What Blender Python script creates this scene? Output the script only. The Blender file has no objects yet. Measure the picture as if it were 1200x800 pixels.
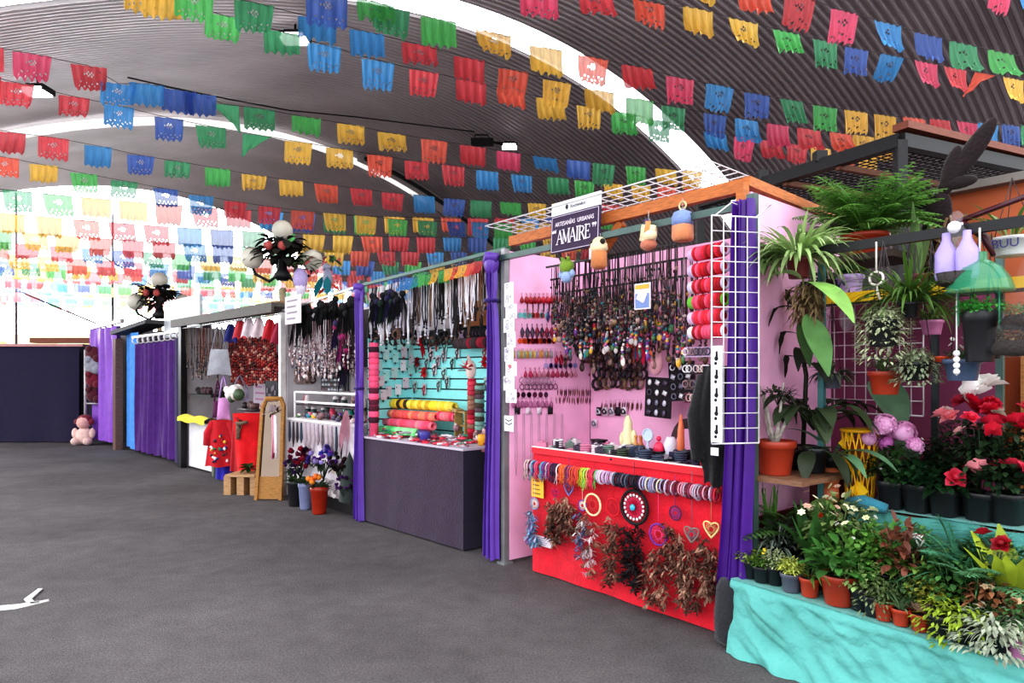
import bpy, math, random
from mathutils import Vector, Matrix, Euler
sc = bpy.context.scene
COL = sc.collection
R = random.Random(7)
PI = math.pi
sin, cos = math.sin, math.cos
V = Vector

# ------------------------------------------------------------------ colour and materials
def lin(c):
    c /= 255.0
    return c/12.92 if c <= .04045 else ((c+.055)/1.055)**2.4
def C(r, g, b): return (lin(r), lin(g), lin(b), 1.0)
def vary(c, k=.15):
    f = 1 + R.uniform(-k, k)
    return (min(1, c[0]*f), min(1, c[1]*f), min(1, c[2]*f), 1)
MATS = {}
def _new(name):
    m = bpy.data.materials.new(name); m.use_nodes = True
    nt = m.node_tree; nt.nodes.clear()
    out = nt.nodes.new('ShaderNodeOutputMaterial')
    return m, nt, out
def _lk(nt, a, b): nt.links.new(a, b)
def _mul(nt, col, fac):
    n = nt.nodes.new('ShaderNodeMix'); n.data_type = 'RGBA'; n.blend_type = 'MULTIPLY'
    n.inputs[0].default_value = 1.0
    _lk(nt, col, n.inputs[6]); _lk(nt, fac, n.inputs[7])
    return n.outputs[2]
def _noise(nt, scale, lo, hi, detail=4, coord='Object', stretch=None):
    t = nt.nodes.new('ShaderNodeTexCoord'); n = nt.nodes.new('ShaderNodeTexNoise')
    n.inputs['Scale'].default_value = scale; n.inputs['Detail'].default_value = detail
    if stretch:
        mp = nt.nodes.new('ShaderNodeMapping'); mp.inputs['Scale'].default_value = stretch
        _lk(nt, t.outputs[coord], mp.inputs[0]); _lk(nt, mp.outputs[0], n.inputs['Vector'])
    else: _lk(nt, t.outputs[coord], n.inputs['Vector'])
    mr = nt.nodes.new('ShaderNodeMapRange')
    mr.inputs[1].default_value = .3; mr.inputs[2].default_value = .7
    mr.inputs[3].default_value = lo; mr.inputs[4].default_value = hi
    _lk(nt, n.outputs['Fac'], mr.inputs[0])
    return mr.outputs[0]
def _island(nt, lo, hi):
    g = nt.nodes.new('ShaderNodeNewGeometry'); mr = nt.nodes.new('ShaderNodeMapRange')
    mr.inputs[3].default_value = lo; mr.inputs[4].default_value = hi
    _lk(nt, g.outputs['Random Per Island'], mr.inputs[0])
    return mr.outputs[0]
def mat(name, color=None, rough=.7, metal=0., noise=(.85, 1.1), scale=18., bump=0., bscale=60., trans=0., isl=None, spec=.4, emit=0., sheen=0., stretch=None):
    """procedural material: a fixed colour, or (color None) the colour of each object, broken up by noise"""
    if name in MATS: return MATS[name]
    m, nt, out = _new(name)
    bs = nt.nodes.new('ShaderNodeBsdfPrincipled')
    if color is None:
        oi = nt.nodes.new('ShaderNodeObjectInfo'); col = oi.outputs['Color']
    else:
        rgb = nt.nodes.new('ShaderNodeRGB'); rgb.outputs[0].default_value = color; col = rgb.outputs[0]
    if noise: col = _mul(nt, col, _noise(nt, scale, *noise, stretch=stretch))
    if isl: col = _mul(nt, col, _island(nt, *isl))
    _lk(nt, col, bs.inputs['Base Color'])
    bs.inputs['Roughness'].default_value = rough; bs.inputs['Metallic'].default_value = metal
    bs.inputs['Specular IOR Level'].default_value = spec
    if sheen: bs.inputs['Sheen Weight'].default_value = sheen
    if emit:
        _lk(nt, col, bs.inputs['Emission Color']); bs.inputs['Emission Strength'].default_value = emit
    if bump:
        h = _noise(nt, bscale, 0, 1)
        b = nt.nodes.new('ShaderNodeBump'); b.inputs['Strength'].default_value = bump; b.inputs['Distance'].default_value = .02
        _lk(nt, h, b.inputs['Height']); _lk(nt, b.outputs[0], bs.inputs['Normal'])
    sh = bs.outputs[0]
    if trans:
        tr = nt.nodes.new('ShaderNodeBsdfTranslucent'); _lk(nt, col, tr.inputs[0])
        mx = nt.nodes.new('ShaderNodeMixShader'); mx.inputs[0].default_value = trans
        _lk(nt, sh, mx.inputs[1]); _lk(nt, tr.outputs[0], mx.inputs[2]); sh = mx.outputs[0]
    _lk(nt, sh, out.inputs[0])
    MATS[name] = m
    return m
def palette(name, cols, rough=.45, metal=0., spec=.5):
    """every loose piece of a mesh (bead, thread, feather) takes one colour of the palette"""
    if name in MATS: return MATS[name]
    m, nt, out = _new(name)
    bs = nt.nodes.new('ShaderNodeBsdfPrincipled')
    g = nt.nodes.new('ShaderNodeNewGeometry'); oi = nt.nodes.new('ShaderNodeObjectInfo')
    ad = nt.nodes.new('ShaderNodeMath'); ad.operation = 'ADD'
    _lk(nt, g.outputs['Random Per Island'], ad.inputs[0]); _lk(nt, oi.outputs['Random'], ad.inputs[1])
    fr = nt.nodes.new('ShaderNodeMath'); fr.operation = 'FRACT'; _lk(nt, ad.outputs[0], fr.inputs[0])
    cr = nt.nodes.new('ShaderNodeValToRGB'); cr.color_ramp.interpolation = 'CONSTANT'
    el = cr.color_ramp.elements
    while len(el) < len(cols): el.new(.5)
    for i, c in enumerate(cols): el[i].position = i/len(cols); el[i].color = c
    _lk(nt, fr.outputs[0], cr.inputs[0])
    _lk(nt, _mul(nt, cr.outputs[0], _noise(nt, 30, .85, 1.1)), bs.inputs['Base Color'])
    bs.inputs['Roughness'].default_value = rough; bs.inputs['Metallic'].default_value = metal
    bs.inputs['Specular IOR Level'].default_value = spec
    _lk(nt, bs.outputs[0], out.inputs[0]); MATS[name] = m
    return m

# ------------------------------------------------------------------ mesh builder
def frame_of(d, up=V((0, 0, 1))):
    d = d.normalized()
    if abs(d.dot(up)) > .97: up = V((1, 0, 0)) if abs(d.x) < .9 else V((0, 1, 0))
    s = d.cross(up).normalized()
    return s, s.cross(d).normalized()
class MB:
    def __init__(s): s.v = []; s.f = []; s.mi = []
    def quad(s, a, b, c, d, m=0):
        k = len(s.v); s.v += [tuple(a), tuple(b), tuple(c), tuple(d)]; s.f.append((k, k+1, k+2, k+3)); s.mi.append(m); return s
    def box(s, cx, cy, cz, sx, sy, sz, rot=None, m=0):
        k = len(s.v); rot = Euler(rot).to_matrix() if rot else None
        for z in (-.5, .5):
            for x, y in ((-.5, -.5), (.5, -.5), (.5, .5), (-.5, .5)):
                p = V((x*sx, y*sy, z*sz))
                if rot: p = rot @ p
                s.v.append((p.x+cx, p.y+cy, p.z+cz))
        for q in ((0, 3, 2, 1), (4, 5, 6, 7), (0, 1, 5, 4), (1, 2, 6, 5), (2, 3, 7, 6), (3, 0, 4, 7)):
            s.f.append(tuple(k+i for i in q)); s.mi.append(m)
        return s
    def bar(s, a, b, w, h=None, m=0):
        a, b = V(a), V(b); h = h or w
        sd, up = frame_of(b-a); k = len(s.v)
        for p in (a, b):
            for i, j in ((-.5, -.5), (.5, -.5), (.5, .5), (-.5, .5)): s.v.append(tuple(p+sd*w*i+up*h*j))
        for q in ((0, 1, 2, 3), (7, 6, 5, 4), (0, 4, 5, 1), (1, 5, 6, 2), (2, 6, 7, 3), (3, 7, 4, 0)):
            s.f.append(tuple(k+i for i in q)); s.mi.append(m)
        return s
    def tube(s, pts, r, n=6, m=0, closed=False):
        pts = [V(p) for p in pts]; N = len(pts); k = len(s.v)
        rs = r if isinstance(r, (list, tuple)) else [r]*N
        pu = None
        for i, p in enumerate(pts):
            d = (pts[(i+1) % N]-pts[i-1]) if closed else (pts[min(i+1, N-1)]-pts[max(i-1, 0)])
            if d.length < 1e-9: d = V((0, 0, 1))
            if pu is None: sd, up = frame_of(d)
            else:
                d.normalize(); sd = d.cross(pu)
                if sd.length < 1e-6: sd, up = frame_of(d)
                else: sd.normalize(); up = sd.cross(d)
            pu = up
            for j in range(n):
                a = 2*PI*j/n; q = p+sd*cos(a)*rs[i]+up*sin(a)*rs[i]; s.v.append(tuple(q))
        for i in range(N if closed else N-1):
            i2 = (i+1) % N
            for j in range(n):
                j2 = (j+1) % n
                s.f.append((k+i*n+j, k+i*n+j2, k+i2*n+j2, k+i2*n+j)); s.mi.append(m)
        if not closed and n > 2:
            s.f.append(tuple(k+j for j in reversed(range(n)))); s.mi.append(m)
            s.f.append(tuple(k+(N-1)*n+j for j in range(n))); s.mi.append(m)
        return s
    def lathe(s, prof, n=16, m=0, c=(0, 0, 0), M=None, sq=0):
        k = len(s.v)
        for r, z in prof:
            for j in range(n):
                a = 2*PI*(j+.5)/n; x, y = r*cos(a), r*sin(a)
                if sq:
                    w = 1/max(abs(cos(a)), abs(sin(a))); w = 1+(w-1)*sq; x *= w; y *= w
                p = V((x, y, z))
                if M: p = M @ p
                s.v.append((p.x+c[0], p.y+c[1], p.z+c[2]))
        for i in range(len(prof)-1):
            for j in range(n):
                j2 = (j+1) % n; s.f.append((k+i*n+j, k+i*n+j2, k+(i+1)*n+j2, k+(i+1)*n+j)); s.mi.append(m)
        for i, rev in ((0, True), (len(prof)-1, False)):
            if prof[i][0] > 1e-4:
                q = [k+i*n+j for j in range(n)]; s.f.append(tuple(reversed(q)) if rev else tuple(q)); s.mi.append(m)
        return s
    def ball(s, c, rx, ry=None, rz=None, n=10, m=0, nz=6):
        ry = ry or rx; rz = rz or rx; k = len(s.v)
        for i in range(nz+1):
            t = PI*i/nz
            for j in range(n):
                a = 2*PI*j/n; s.v.append((c[0]+rx*sin(t)*cos(a), c[1]+ry*sin(t)*sin(a), c[2]+rz*cos(t)))
        for i in range(nz):
            for j in range(n):
                j2 = (j+1) % n; s.f.append((k+i*n+j, k+(i+1)*n+j, k+(i+1)*n+j2, k+i*n+j2)); s.mi.append(m)
        return s
    def ring(s, c, r, t, axis='y', n=14, q=5, m=0, rz=None):
        pts = []
        for i in range(n):
            a = 2*PI*i/n; x, z = r*cos(a), (rz or r)*sin(a)
            p = {'y': (x, 0, z), 'x': (0, x, z), 'z': (x, z, 0)}[axis]
            pts.append(V(p)+V(c))
        return s.tube(pts, t, q, m, closed=True)
    def grid(s, fn, nu, nv, m=0, skip=None):
        k = len(s.v)
        for j in range(nv+1):
            for i in range(nu+1): s.v.append(tuple(fn(i/nu, j/nv)))
        for j in range(nv):
            for i in range(nu):
                if skip and skip(i, j): continue
                a = k+j*(nu+1)+i; s.f.append((a, a+1, a+nu+2, a+nu+1)); s.mi.append(m)
        return s
    def disc(s, c, r, n=14, axis='y', m=0, rz=None):
        k = len(s.v)
        for i in range(n):
            a = 2*PI*i/n; x, z = r*cos(a), (rz or r)*sin(a)
            p = {'y': (x, 0, z), 'x': (0, x, z), 'z': (x, z, 0)}[axis]
            s.v.append((c[0]+p[0], c[1]+p[1], c[2]+p[2]))
        s.f.append(tuple(range(k, k+n))); s.mi.append(m); return s
    def leaf(s, b, d, L, W, droop=.3, n=4, fold=.25, m=0, shape=1.0, roll=0., twist=0.):
        """one curved leaf blade from b along d"""
        b = V(b); d = V(d).normalized(); k = len(s.v)
        p = b.copy()
        for i in range(n+1):
            t = i/n
            sd, up = frame_of(d)
            if roll: q = Matrix.Rotation(roll+twist*t, 3, d); sd = q @ sd; up = q @ up
            w = W*.5*(sin(PI*(t**shape)*.97+.03))
            s.v += [tuple(p-sd*w+up*w*fold), tuple(p), tuple(p+sd*w+up*w*fold)]
            d = (d-V((0, 0, 1))*droop/n*1.6).normalized()
            p = p+d*(L/n)
        for i in range(n):
            a = k+3*i
            s.f += [(a, a+1, a+4, a+3), (a+1, a+2, a+5, a+4)]; s.mi += [m, m]
        return s
    def mesh(s, name, mats, smooth=True):
        me = bpy.data.meshes.new(name); me.from_pydata(s.v, [], s.f)
        for m in (mats if isinstance(mats, (list, tuple)) else [mats]): me.materials.append(m)
        me.polygons.foreach_set('material_index', s.mi)
        if smooth: me.polygons.foreach_set('use_smooth', [True]*len(s.f))
        me.update(); return me

# ------------------------------------------------------------------ places and things
CAMZ = 1.6; F_ = 800.0; U0, V0 = 600.0, 440.0
class Frame:
    """a stall's own frame: x along its front, y into the stall, z up"""
    def __init__(s, A, B):
        s.O = V((A[0], A[1], 0)); d = V((B[0]-A[0], B[1]-A[1], 0)); s.L = d.length; s.e = d.normalized()
        s.n = V((-s.e.y, s.e.x, 0)); s.rz = math.atan2(s.e.y, s.e.x)
    def W(s, x, y, z=0): return s.O+s.e*x+s.n*y+V((0, 0, z))
    def pk(s, u, v, y=0):
        r = V(((u-U0)/F_, 1, (V0-v)/F_)); t = (y+s.O.dot(s.n))/(r.x*s.n.x+r.y*s.n.y)
        return (V((r.x*t, t, 0))-s.O).dot(s.e), CAMZ+r.z*t
    def pkx(s, u, v, x=0):
        r = V(((u-U0)/F_, 1, (V0-v)/F_)); t = (x+s.O.dot(s.e))/(r.x*s.e.x+r.y*s.e.y)
        return (V((r.x*t, t, 0))-s.O).dot(s.n), CAMZ+r.z*t
    def pkz(s, u, v, z):
        r = V(((u-U0)/F_, 1, (V0-v)/F_)); t = (z-CAMZ)/r.z; q = V((r.x*t, t, 0))-s.O
        return q.dot(s.e), q.dot(s.n)
WORLD = Frame((0, 0), (1, 0))
def tag(o, label=None, cat=None, group=None, kind=None):
    if label: o['label'] = label
    if cat: o['category'] = cat
    if group: o['group'] = group
    if kind: o['kind'] = kind
    return o
def place(o, F, x, y, z, rz=0., rx=0., ry=0., s=1.):
    o.location = F.W(x, y, z); o.rotation_euler = (rx, ry, F.rz+rz)
    o.scale = (s, s, s) if not isinstance(s, tuple) else s
    return o
def thing(name, label, cat, F, x, y, z, rz=0., group=None, rx=0., ry=0., s=1.):
    o = bpy.data.objects.new(name, None); COL.objects.link(o); o.empty_display_size = .1
    place(o, F, x, y, z, rz, rx, ry, s)
    return tag(o, label, cat, group)
def part(me, name, parent, mats=None, color=None, loc=None, rot=None, label=None, smooth=True, s=None, kind=None):
    if isinstance(me, MB): me = me.mesh(name, mats, smooth)
    o = bpy.data.objects.new(name, me); COL.objects.link(o); o.parent = parent
    if color: o.color = color
    if loc: o.location = loc
    if rot: o.rotation_euler = rot
    if s: o.scale = s if isinstance(s, tuple) else (s, s, s)
    if label: o['label'] = label
    if kind: o['kind'] = kind
    return o
def solo(me, name, label, cat, F, x, y, z, rz=0., mats=None, color=None, group=None, rx=0., ry=0., s=1., smooth=True, kind=None):
    if isinstance(me, MB): me = me.mesh(name, mats, smooth)
    o = bpy.data.objects.new(name, me); COL.objects.link(o)
    place(o, F, x, y, z, rz, rx, ry, s)
    if color: o.color = color
    return tag(o, label, cat, group, kind)
def struct(me, name, F, x=0, y=0, z=0, mats=None, color=None, smooth=False):
    if isinstance(me, MB): me = me.mesh(name, mats, smooth)
    o = bpy.data.objects.new(name, me); COL.objects.link(o); place(o, F, x, y, z)
    if color: o.color = color
    o['kind'] = 'structure'; return o
def dup(root, F, x, y, z, rz=0., label=None, group=None, s=1., rx=0., ry=0.):
    c = root.copy(); COL.objects.link(c); place(c, F, x, y, z, rz, rx, ry, s)
    if label: c['label'] = label
    if group: c['group'] = group
    for ch in list(root.children):
        k = ch.copy(); COL.objects.link(k); k.parent = c
        for g in list(ch.children):
            h = g.copy(); COL.objects.link(h); h.parent = k
    return c

# shared materials
CLOTH = mat('woven_cloth', None, .9, noise=(.8, 1.1), scale=9, bump=.25, bscale=45, sheen=.15)
VELVET = mat('satin_cloth', None, .38, noise=(.85, 1.1), scale=6, spec=.35)
PLAST = mat('glossy_plastic', None, .35, noise=(.9, 1.06), scale=14)
PAINT = mat('painted_board', None, .65, noise=(.9, 1.06), scale=5)
PAPER = mat('paper', None, .8, noise=(.92, 1.04), scale=25)
WOOD = mat('wood', None, .6, noise=(.65, 1.15), scale=7, stretch=(2, 2, 14))
METAL = mat('painted_metal', None, .4, metal=.3, noise=(.85, 1.08), scale=10)
THREAD = mat('thread', None, .85, noise=(.8, 1.1), scale=40)
LEAF = mat('leaf', None, .5, noise=(.75, 1.2), scale=8, trans=.3, isl=(.55, 1.35))
PETAL = mat('petal', None, .6, noise=(.9, 1.08), scale=20, trans=.3, isl=(.8, 1.15))
FEATHER = mat('feather', None, .9, noise=(.55, 1.25), scale=30, isl=(.45, 1.5))
SOIL = mat('potting_soil', C(42, 30, 24), .95, noise=(.5, 1.4), scale=60, bump=.6)
BARK = mat('bark', None, .9, noise=(.6, 1.3), scale=25, bump=.4)
# ================================================================== camera and daylight
cam = bpy.data.cameras.new('camera'); cam.lens = 24.0; cam.sensor_width = 36.0
cam.shift_y = 40.0/1200.0; cam.clip_end = 300; cam.clip_start = .05
co = bpy.data.objects.new('camera', cam); COL.objects.link(co)
co.location = (0, 0, CAMZ); co.rotation_euler = (PI/2, 0, 0); sc.camera = co
w = bpy.data.worlds.new('overcast_sky'); sc.world = w; w.use_nodes = True
nt = w.node_tree; bg = nt.nodes['Background']
tc = nt.nodes.new('ShaderNodeTexCoord'); nz = nt.nodes.new('ShaderNodeTexNoise'); nz.inputs['Scale'].default_value = 2.5
cr = nt.nodes.new('ShaderNodeValToRGB')
cr.color_ramp.elements[0].color = (.86, .92, 1, 1); cr.color_ramp.elements[1].color = (1, 1, 1, 1)
_lk(nt, tc.outputs['Generated'], nz.inputs['Vector']); _lk(nt, nz.outputs['Fac'], cr.inputs[0]); _lk(nt, cr.outputs[0], bg.inputs[0])
# brighter sky low down beyond the far end, where the sun stands behind thin cloud
dv = nt.nodes.new('ShaderNodeVectorMath'); dv.operation = 'DOT_PRODUCT'; dv.inputs[1].default_value = V((-.45, .88, .16)).normalized()
_lk(nt, tc.outputs['Generated'], dv.inputs[0]); ms = nt.nodes.new('ShaderNodeMapRange'); ms.interpolation_type = 'SMOOTHSTEP'
ms.inputs[1].default_value = .55; ms.inputs[2].default_value = .97; ms.inputs[3].default_value = 3.0; ms.inputs[4].default_value = 11.
_lk(nt, dv.outputs['Value'], ms.inputs[0]); _lk(nt, ms.outputs[0], bg.inputs[1])
sc.view_settings.view_transform = 'Standard'; sc.view_settings.look = 'None'
try: sc.view_settings.look = 'Medium High Contrast'
except Exception: pass; sc.view_settings.exposure = 0.0
try:
    sc.cycles.max_bounces = 7; sc.cycles.transparent_max_bounces = 10; sc.cycles.diffuse_bounces = 4
except Exception: pass

# ================================================================== floor
def asphalt():
    m, nt, out = _new('asphalt'); bs = nt.nodes.new('ShaderNodeBsdfPrincipled')
    rgb = nt.nodes.new('ShaderNodeRGB'); rgb.outputs[0].default_value = C(98, 93, 94)
    c = _mul(nt, rgb.outputs[0], _noise(nt, .8, .75, 1.15, 5)); c = _mul(nt, c, _noise(nt, 70, .7, 1.25, 3)); c = _mul(nt, c, _noise(nt, 6, .88, 1.1, 6))
    _lk(nt, c, bs.inputs['Base Color']); bs.inputs['Roughness'].default_value = .95; bs.inputs['Specular IOR Level'].default_value = .1
    b = nt.nodes.new('ShaderNodeBump'); b.inputs['Strength'].default_value = .5; b.inputs['Distance'].default_value = .01
    _lk(nt, _noise(nt, 120, 0, 1, 3), b.inputs['Height']); _lk(nt, b.outputs[0], bs.inputs['Normal'])
    _lk(nt, bs.outputs[0], out.inputs[0]); return m
fl = MB(); fl.grid(lambda a, b: (-60+110*a, -12+92*b, 0), 4, 4)
struct(fl, 'floor', WORLD, mats=asphalt())

# ================================================================== vaulted roof of corrugated sheet
AX = V((-.68394, .72954, 0)); PX = V((.72954, .68394, 0))
cA = (-.0311, .6144, 3.9025); cB = (-.0368, .6446, 4.4269)
def vault(d, s, drop=0.):
    k = (d-10.5)/8.715; k = max(-1.4, min(1.6, k))
    c = [a+(b-a)*k for a, b in zip(cA, cB)]
    p = AX*d+PX*s; return V((p.x, p.y, CAMZ+c[0]*s*s+c[1]*s+c[2]-drop))
def roof_mat():
    m, nt, out = _new('corrugated_sheet'); bs = nt.nodes.new('ShaderNodeBsdfPrincipled')
    rgb = nt.nodes.new('ShaderNodeRGB'); rgb.outputs[0].default_value = C(226, 220, 222)
    c = _mul(nt, rgb.outputs[0], _noise(nt, .5, .8, 1.12, 5))
    # light painted in: paler over the aisle side, darker over stalls, sheets browner there
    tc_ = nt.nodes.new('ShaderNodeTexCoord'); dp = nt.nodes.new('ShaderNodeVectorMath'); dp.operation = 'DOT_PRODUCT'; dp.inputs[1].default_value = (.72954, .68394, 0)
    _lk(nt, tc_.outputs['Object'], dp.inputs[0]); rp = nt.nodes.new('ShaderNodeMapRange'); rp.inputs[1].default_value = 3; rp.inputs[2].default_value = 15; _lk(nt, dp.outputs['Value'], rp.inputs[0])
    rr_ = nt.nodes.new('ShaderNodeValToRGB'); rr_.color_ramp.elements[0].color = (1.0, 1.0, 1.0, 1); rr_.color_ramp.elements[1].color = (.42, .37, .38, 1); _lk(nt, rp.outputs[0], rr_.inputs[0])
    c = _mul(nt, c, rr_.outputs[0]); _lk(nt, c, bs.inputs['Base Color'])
    bs.inputs['Roughness'].default_value = .5; bs.inputs['Metallic'].default_value = .25
    _lk(nt, bs.outputs[0], out.inputs[0]); return m
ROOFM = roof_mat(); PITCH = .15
def sheet(name, d0, d1, s0, s1):
    n = int((d1-d0)/PITCH); b = MB(); prof = ((0, 0), (.18, 0), (.34, .05), (.62, .05), (.8, 0)); ns = 44
    rows = [(d0+(i+q)*PITCH, h) for i in range(n) for q, h in prof]+[(d1, 0)]
    for d, h in rows:
        for j in range(ns+1): b.v.append(tuple(vault(d, s0+(s1-s0)*j/ns, h)))
    for i in range(len(rows)-1):
        for j in range(ns):
            a = i*(ns+1)+j; b.f.append((a, a+1, a+ns+2, a+ns+1)); b.mi.append(0)
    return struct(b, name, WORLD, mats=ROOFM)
S0, S1 = .2, 25.0
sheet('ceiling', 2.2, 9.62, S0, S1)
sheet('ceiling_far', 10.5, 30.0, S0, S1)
def skylight_mat():
    m, nt, out = _new('skylight_sheet'); t = nt.nodes.new('ShaderNodeBsdfTranslucent'); p = nt.nodes.new('ShaderNodeBsdfTransparent')
    rgb = nt.nodes.new('ShaderNodeRGB'); rgb.outputs[0].default_value = (.98, .98, .96, 1)
    _lk(nt, _mul(nt, rgb.outputs[0], _noise(nt, 2, .93, 1.0)), t.inputs[0])
    mx = nt.nodes.new('ShaderNodeMixShader'); mx.inputs[0].default_value = .45
    _lk(nt, t.outputs[0], mx.inputs[1]); _lk(nt, p.outputs[0], mx.inputs[2]); _lk(nt, mx.outputs[0], out.inputs[0]); return m
b = MB(); b.grid(lambda i, j: vault(9.6+.92*j, S0+(S1-S0)*i, -.03+.05*sin(j*18)), 44, 12)
struct(b, 'skylight', WORLD, mats=skylight_mat())
# white arched tube, given a glow to look lit, and the rib it runs into
WHITE = mat('white_paint', C(235, 232, 228), .5, noise=(.9, 1.03), scale=8)
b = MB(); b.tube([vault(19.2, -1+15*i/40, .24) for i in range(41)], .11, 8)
struct(b, 'arched_tube_trim', WORLD, mats=mat('white_tube_added_glow', C(254, 254, 252), .4, noise=(.96, 1.0), emit=.7), smooth=True)
b = MB()
for k in range(24):
    s_ = 11.2+9*k/24; b.bar(vault(19.0, s_, .16), vault(19.0, s_+.38, .16), .55, .18)
struct(b, 'roof_rib_beam', WORLD, mats=mat('rib_grey', C(150, 140, 138), .6))
b = MB(); b.tube([vault(18.66, 11.2+9.2*i/30, .26) for i in range(31)], .07, 6)
struct(b, 'roof_rib_edge_beam', WORLD, mats=mat('rib_black', C(24, 22, 22), .5), smooth=True)

# ---- floodlights under the vault
DARKM = mat('black_metal', C(30, 29, 31), .45, metal=.3, noise=(.8, 1.15))
LAMPM = mat('lamp_glow', C(255, 250, 255), .3, emit=6, noise=None)
def on_vault(u, v):
    """distance along the pixel's ray to the vault, by bisection"""
    r = V(((u-U0)/F_, 1, (V0-v)/F_)); lo, hi = 2., 40.
    for _ in range(40):
        t = (lo+hi)/2; p = r*t; p.z += CAMZ
        d = p.dot(V((AX.x, AX.y, 0))); s = p.dot(V((PX.x, PX.y, 0)))
        if p.z > vault(d, s).z: hi = t
        else: lo = t
    return r*lo+V((0, 0, CAMZ))
def floodlight(u, v, label, arm=(0, 0, .3), sc_=1.):
    p = on_vault(u, v)-V((0, 0, .32))
    t = thing('floodlight', label, 'floodlight', WORLD, p.x, p.y, p.z, group=None)
    h = MB(); h.box(0, 0, .02, .44*sc_, .3*sc_, .1*sc_); h.box(0, 0, .085*sc_, .3*sc_, .2*sc_, .05)
    part(h, 'housing', t, DARKM, smooth=False)
    l = MB(); l.box(0, -.03, -.045*sc_, .4*sc_, .26*sc_, .03); l.box(0, -.155*sc_, -.01, .34*sc_, .02, .07*sc_)
    part(l, 'lens', t, LAMPM, smooth=False)
    a = MB(); a.tube([(0, .05, .06), V(arm)*.5+V((0, 0, .04)), arm], .022, 6); part(a, 'bracket', t, DARKM)
    return t
floodlight(346, 25, 'white floodlight glowing under the vault beside the blue and green flags', sc_=1.15)
floodlight(44, 86, 'lit floodlight glowing through the red flags by the arched tube')
t = floodlight(597, 158, 'white floodlight at the end of a dark side arm under the grey vault', arm=(-.35, 0, .12))
a = MB(); a.box(-.75, 0, .12, .62, .24, .16); a.tube([(-.98, 0, .2), (-.95, 0, .32), (-.6, 0, .32), (-.55, 0, .2)], .02, 6); a.tube([(-.45, 0, .12), (-.2, 0, .05)], .03, 6)
part(a, 'ballast_box', t, DARKM, smooth=False)
c = MB(); c.tube([on_vault(u, v)-V((0, 0, .1)) for u, v in ((150, 85), (200, 97), (270, 112), (340, 125), (420, 133), (500, 143), (556, 150))], .018, 5)
solo(c, 'power_cable', 'thin black power cable running under the grey vault to the side arm floodlight', 'cable', WORLD, 0, 0, 0, mats=DARKM)

# ================================================================== garlands of cut paper flags
_GC = {'R': C(222, 28, 52), 'K': C(236, 52, 110), 'O': C(240, 84, 44), 'Y': C(248, 196, 52), 'G': C(66, 196, 84), 'E': C(18, 158, 96), 'B': C(20, 150, 220), 'N': C(28, 92, 186), 'T': C(30, 175, 175)}
GC = {k: tuple(q+(1-q)*.09 for q in c[:3])+(1,) for k, c in _GC.items()}
def flag_mat(nm='cut_paper_flag', trl=.7, tpw=.04):
    m, nt, out = _new(nm); oi = nt.nodes.new('ShaderNodeObjectInfo')
    c = _mul(nt, oi.outputs['Color'], _noise(nt, 9, .82, 1.12, 3, stretch=(5, 1, .5)))
    bs = nt.nodes.new('ShaderNodeBsdfPrincipled'); _lk(nt, c, bs.inputs['Base Color']); bs.inputs['Roughness'].default_value = .25; bs.inputs['Specular IOR Level'].default_value = .6
    tr = nt.nodes.new('ShaderNodeBsdfTranslucent'); _lk(nt, c, tr.inputs[0])
    mx = nt.nodes.new('ShaderNodeMixShader'); mx.inputs[0].default_value = trl
    _lk(nt, bs.outputs[0], mx.inputs[1]); _lk(nt, tr.outputs[0], mx.inputs[2])
    tp = nt.nodes.new('ShaderNodeBsdfTransparent'); m2 = nt.nodes.new('ShaderNodeMixShader'); m2.inputs[0].default_value = tpw
    _lk(nt, mx.outputs[0], m2.inputs[1]); _lk(nt, tp.outputs[0], m2.inputs[2])
    _lk(nt, m2.outputs[0], out.inputs[0]); return m
FLAGM = flag_mat(); FLAGM2 = flag_mat('haze_tinted_flag', .8, .04)
FW, FH = .40, .345
def flag_mesh(seed, curl, skew, cutty, fm=None):
    r = random.Random(seed); ph = r.uniform(0, 6); nw = r.uniform(3.2, 4.6); nu, nv = 24, 14
    ph2 = r.uniform(0, 6)
    def fn(a, t):
        edge = 1-.13*abs(cos(5*PI*a))*max(0, (t-.6)/.4)+.02*sin(9*a+ph2)
        z = -FH*t*edge
        x = (a-.5)*FW*(1-.09*t+.05*t*sin(ph))+skew*t*FW
        y = (.008+.020*t)*sin(2*PI*nw*a+ph)+curl*t*t*FH+.03*t*sin(3*a+ph2)
        return (x, y, z)
    def skip(i, j):
        if not cutty: return False
        if j in (9, 11) and i % 4 == (1 if j == 9 else 3) and 1 < i < 22: return True
        if 3 <= j <= 5 and abs(i-11.5)+abs(j-4)*2 < 4 and (i+j) % 2 == 0: return True
        return False
    return MB().grid(fn, nu, nv, skip=skip).mesh('flag', fm or FLAGM)
FLAGS = [flag_mesh(k, R.uniform(-.25, .3), R.uniform(-.06, .1), k % 4 != 3) for k in range(8)]
FARF = [flag_mesh(20+k, R.uniform(-.25, .3), R.uniform(-.06, .1), k == 0, FLAGM2) for k in range(5)]
FOLD = []
for sgn in (1, -1):       # a flag blown over, one corner caught on the string
    b = MB(); b.grid(lambda a, t, q=sgn: ((a-.5)*FW*(1-.5*t)+q*.12*t, .05*sin(9*a)*t+.1*t, -FH*t*(.35+.6*(a if q > 0 else 1-a))), 16, 10); FOLD.append(b.mesh('flag', FLAGM))
STRING = mat('string', C(66, 58, 60), .8, noise=(.8, 1.1))
SA = V((-.328, .9446, 0)); SP = V((.9446, .328, 0))
def on_plane(u, v, d):
    r = V(((u-U0)/F_, 1, (V0-v)/F_)); t = d/(SA.x*r.x+SA.y); return r*t+V((0, 0, CAMZ))
lerp_ = lambda a, b, t: a+(b-a)*t
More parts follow.
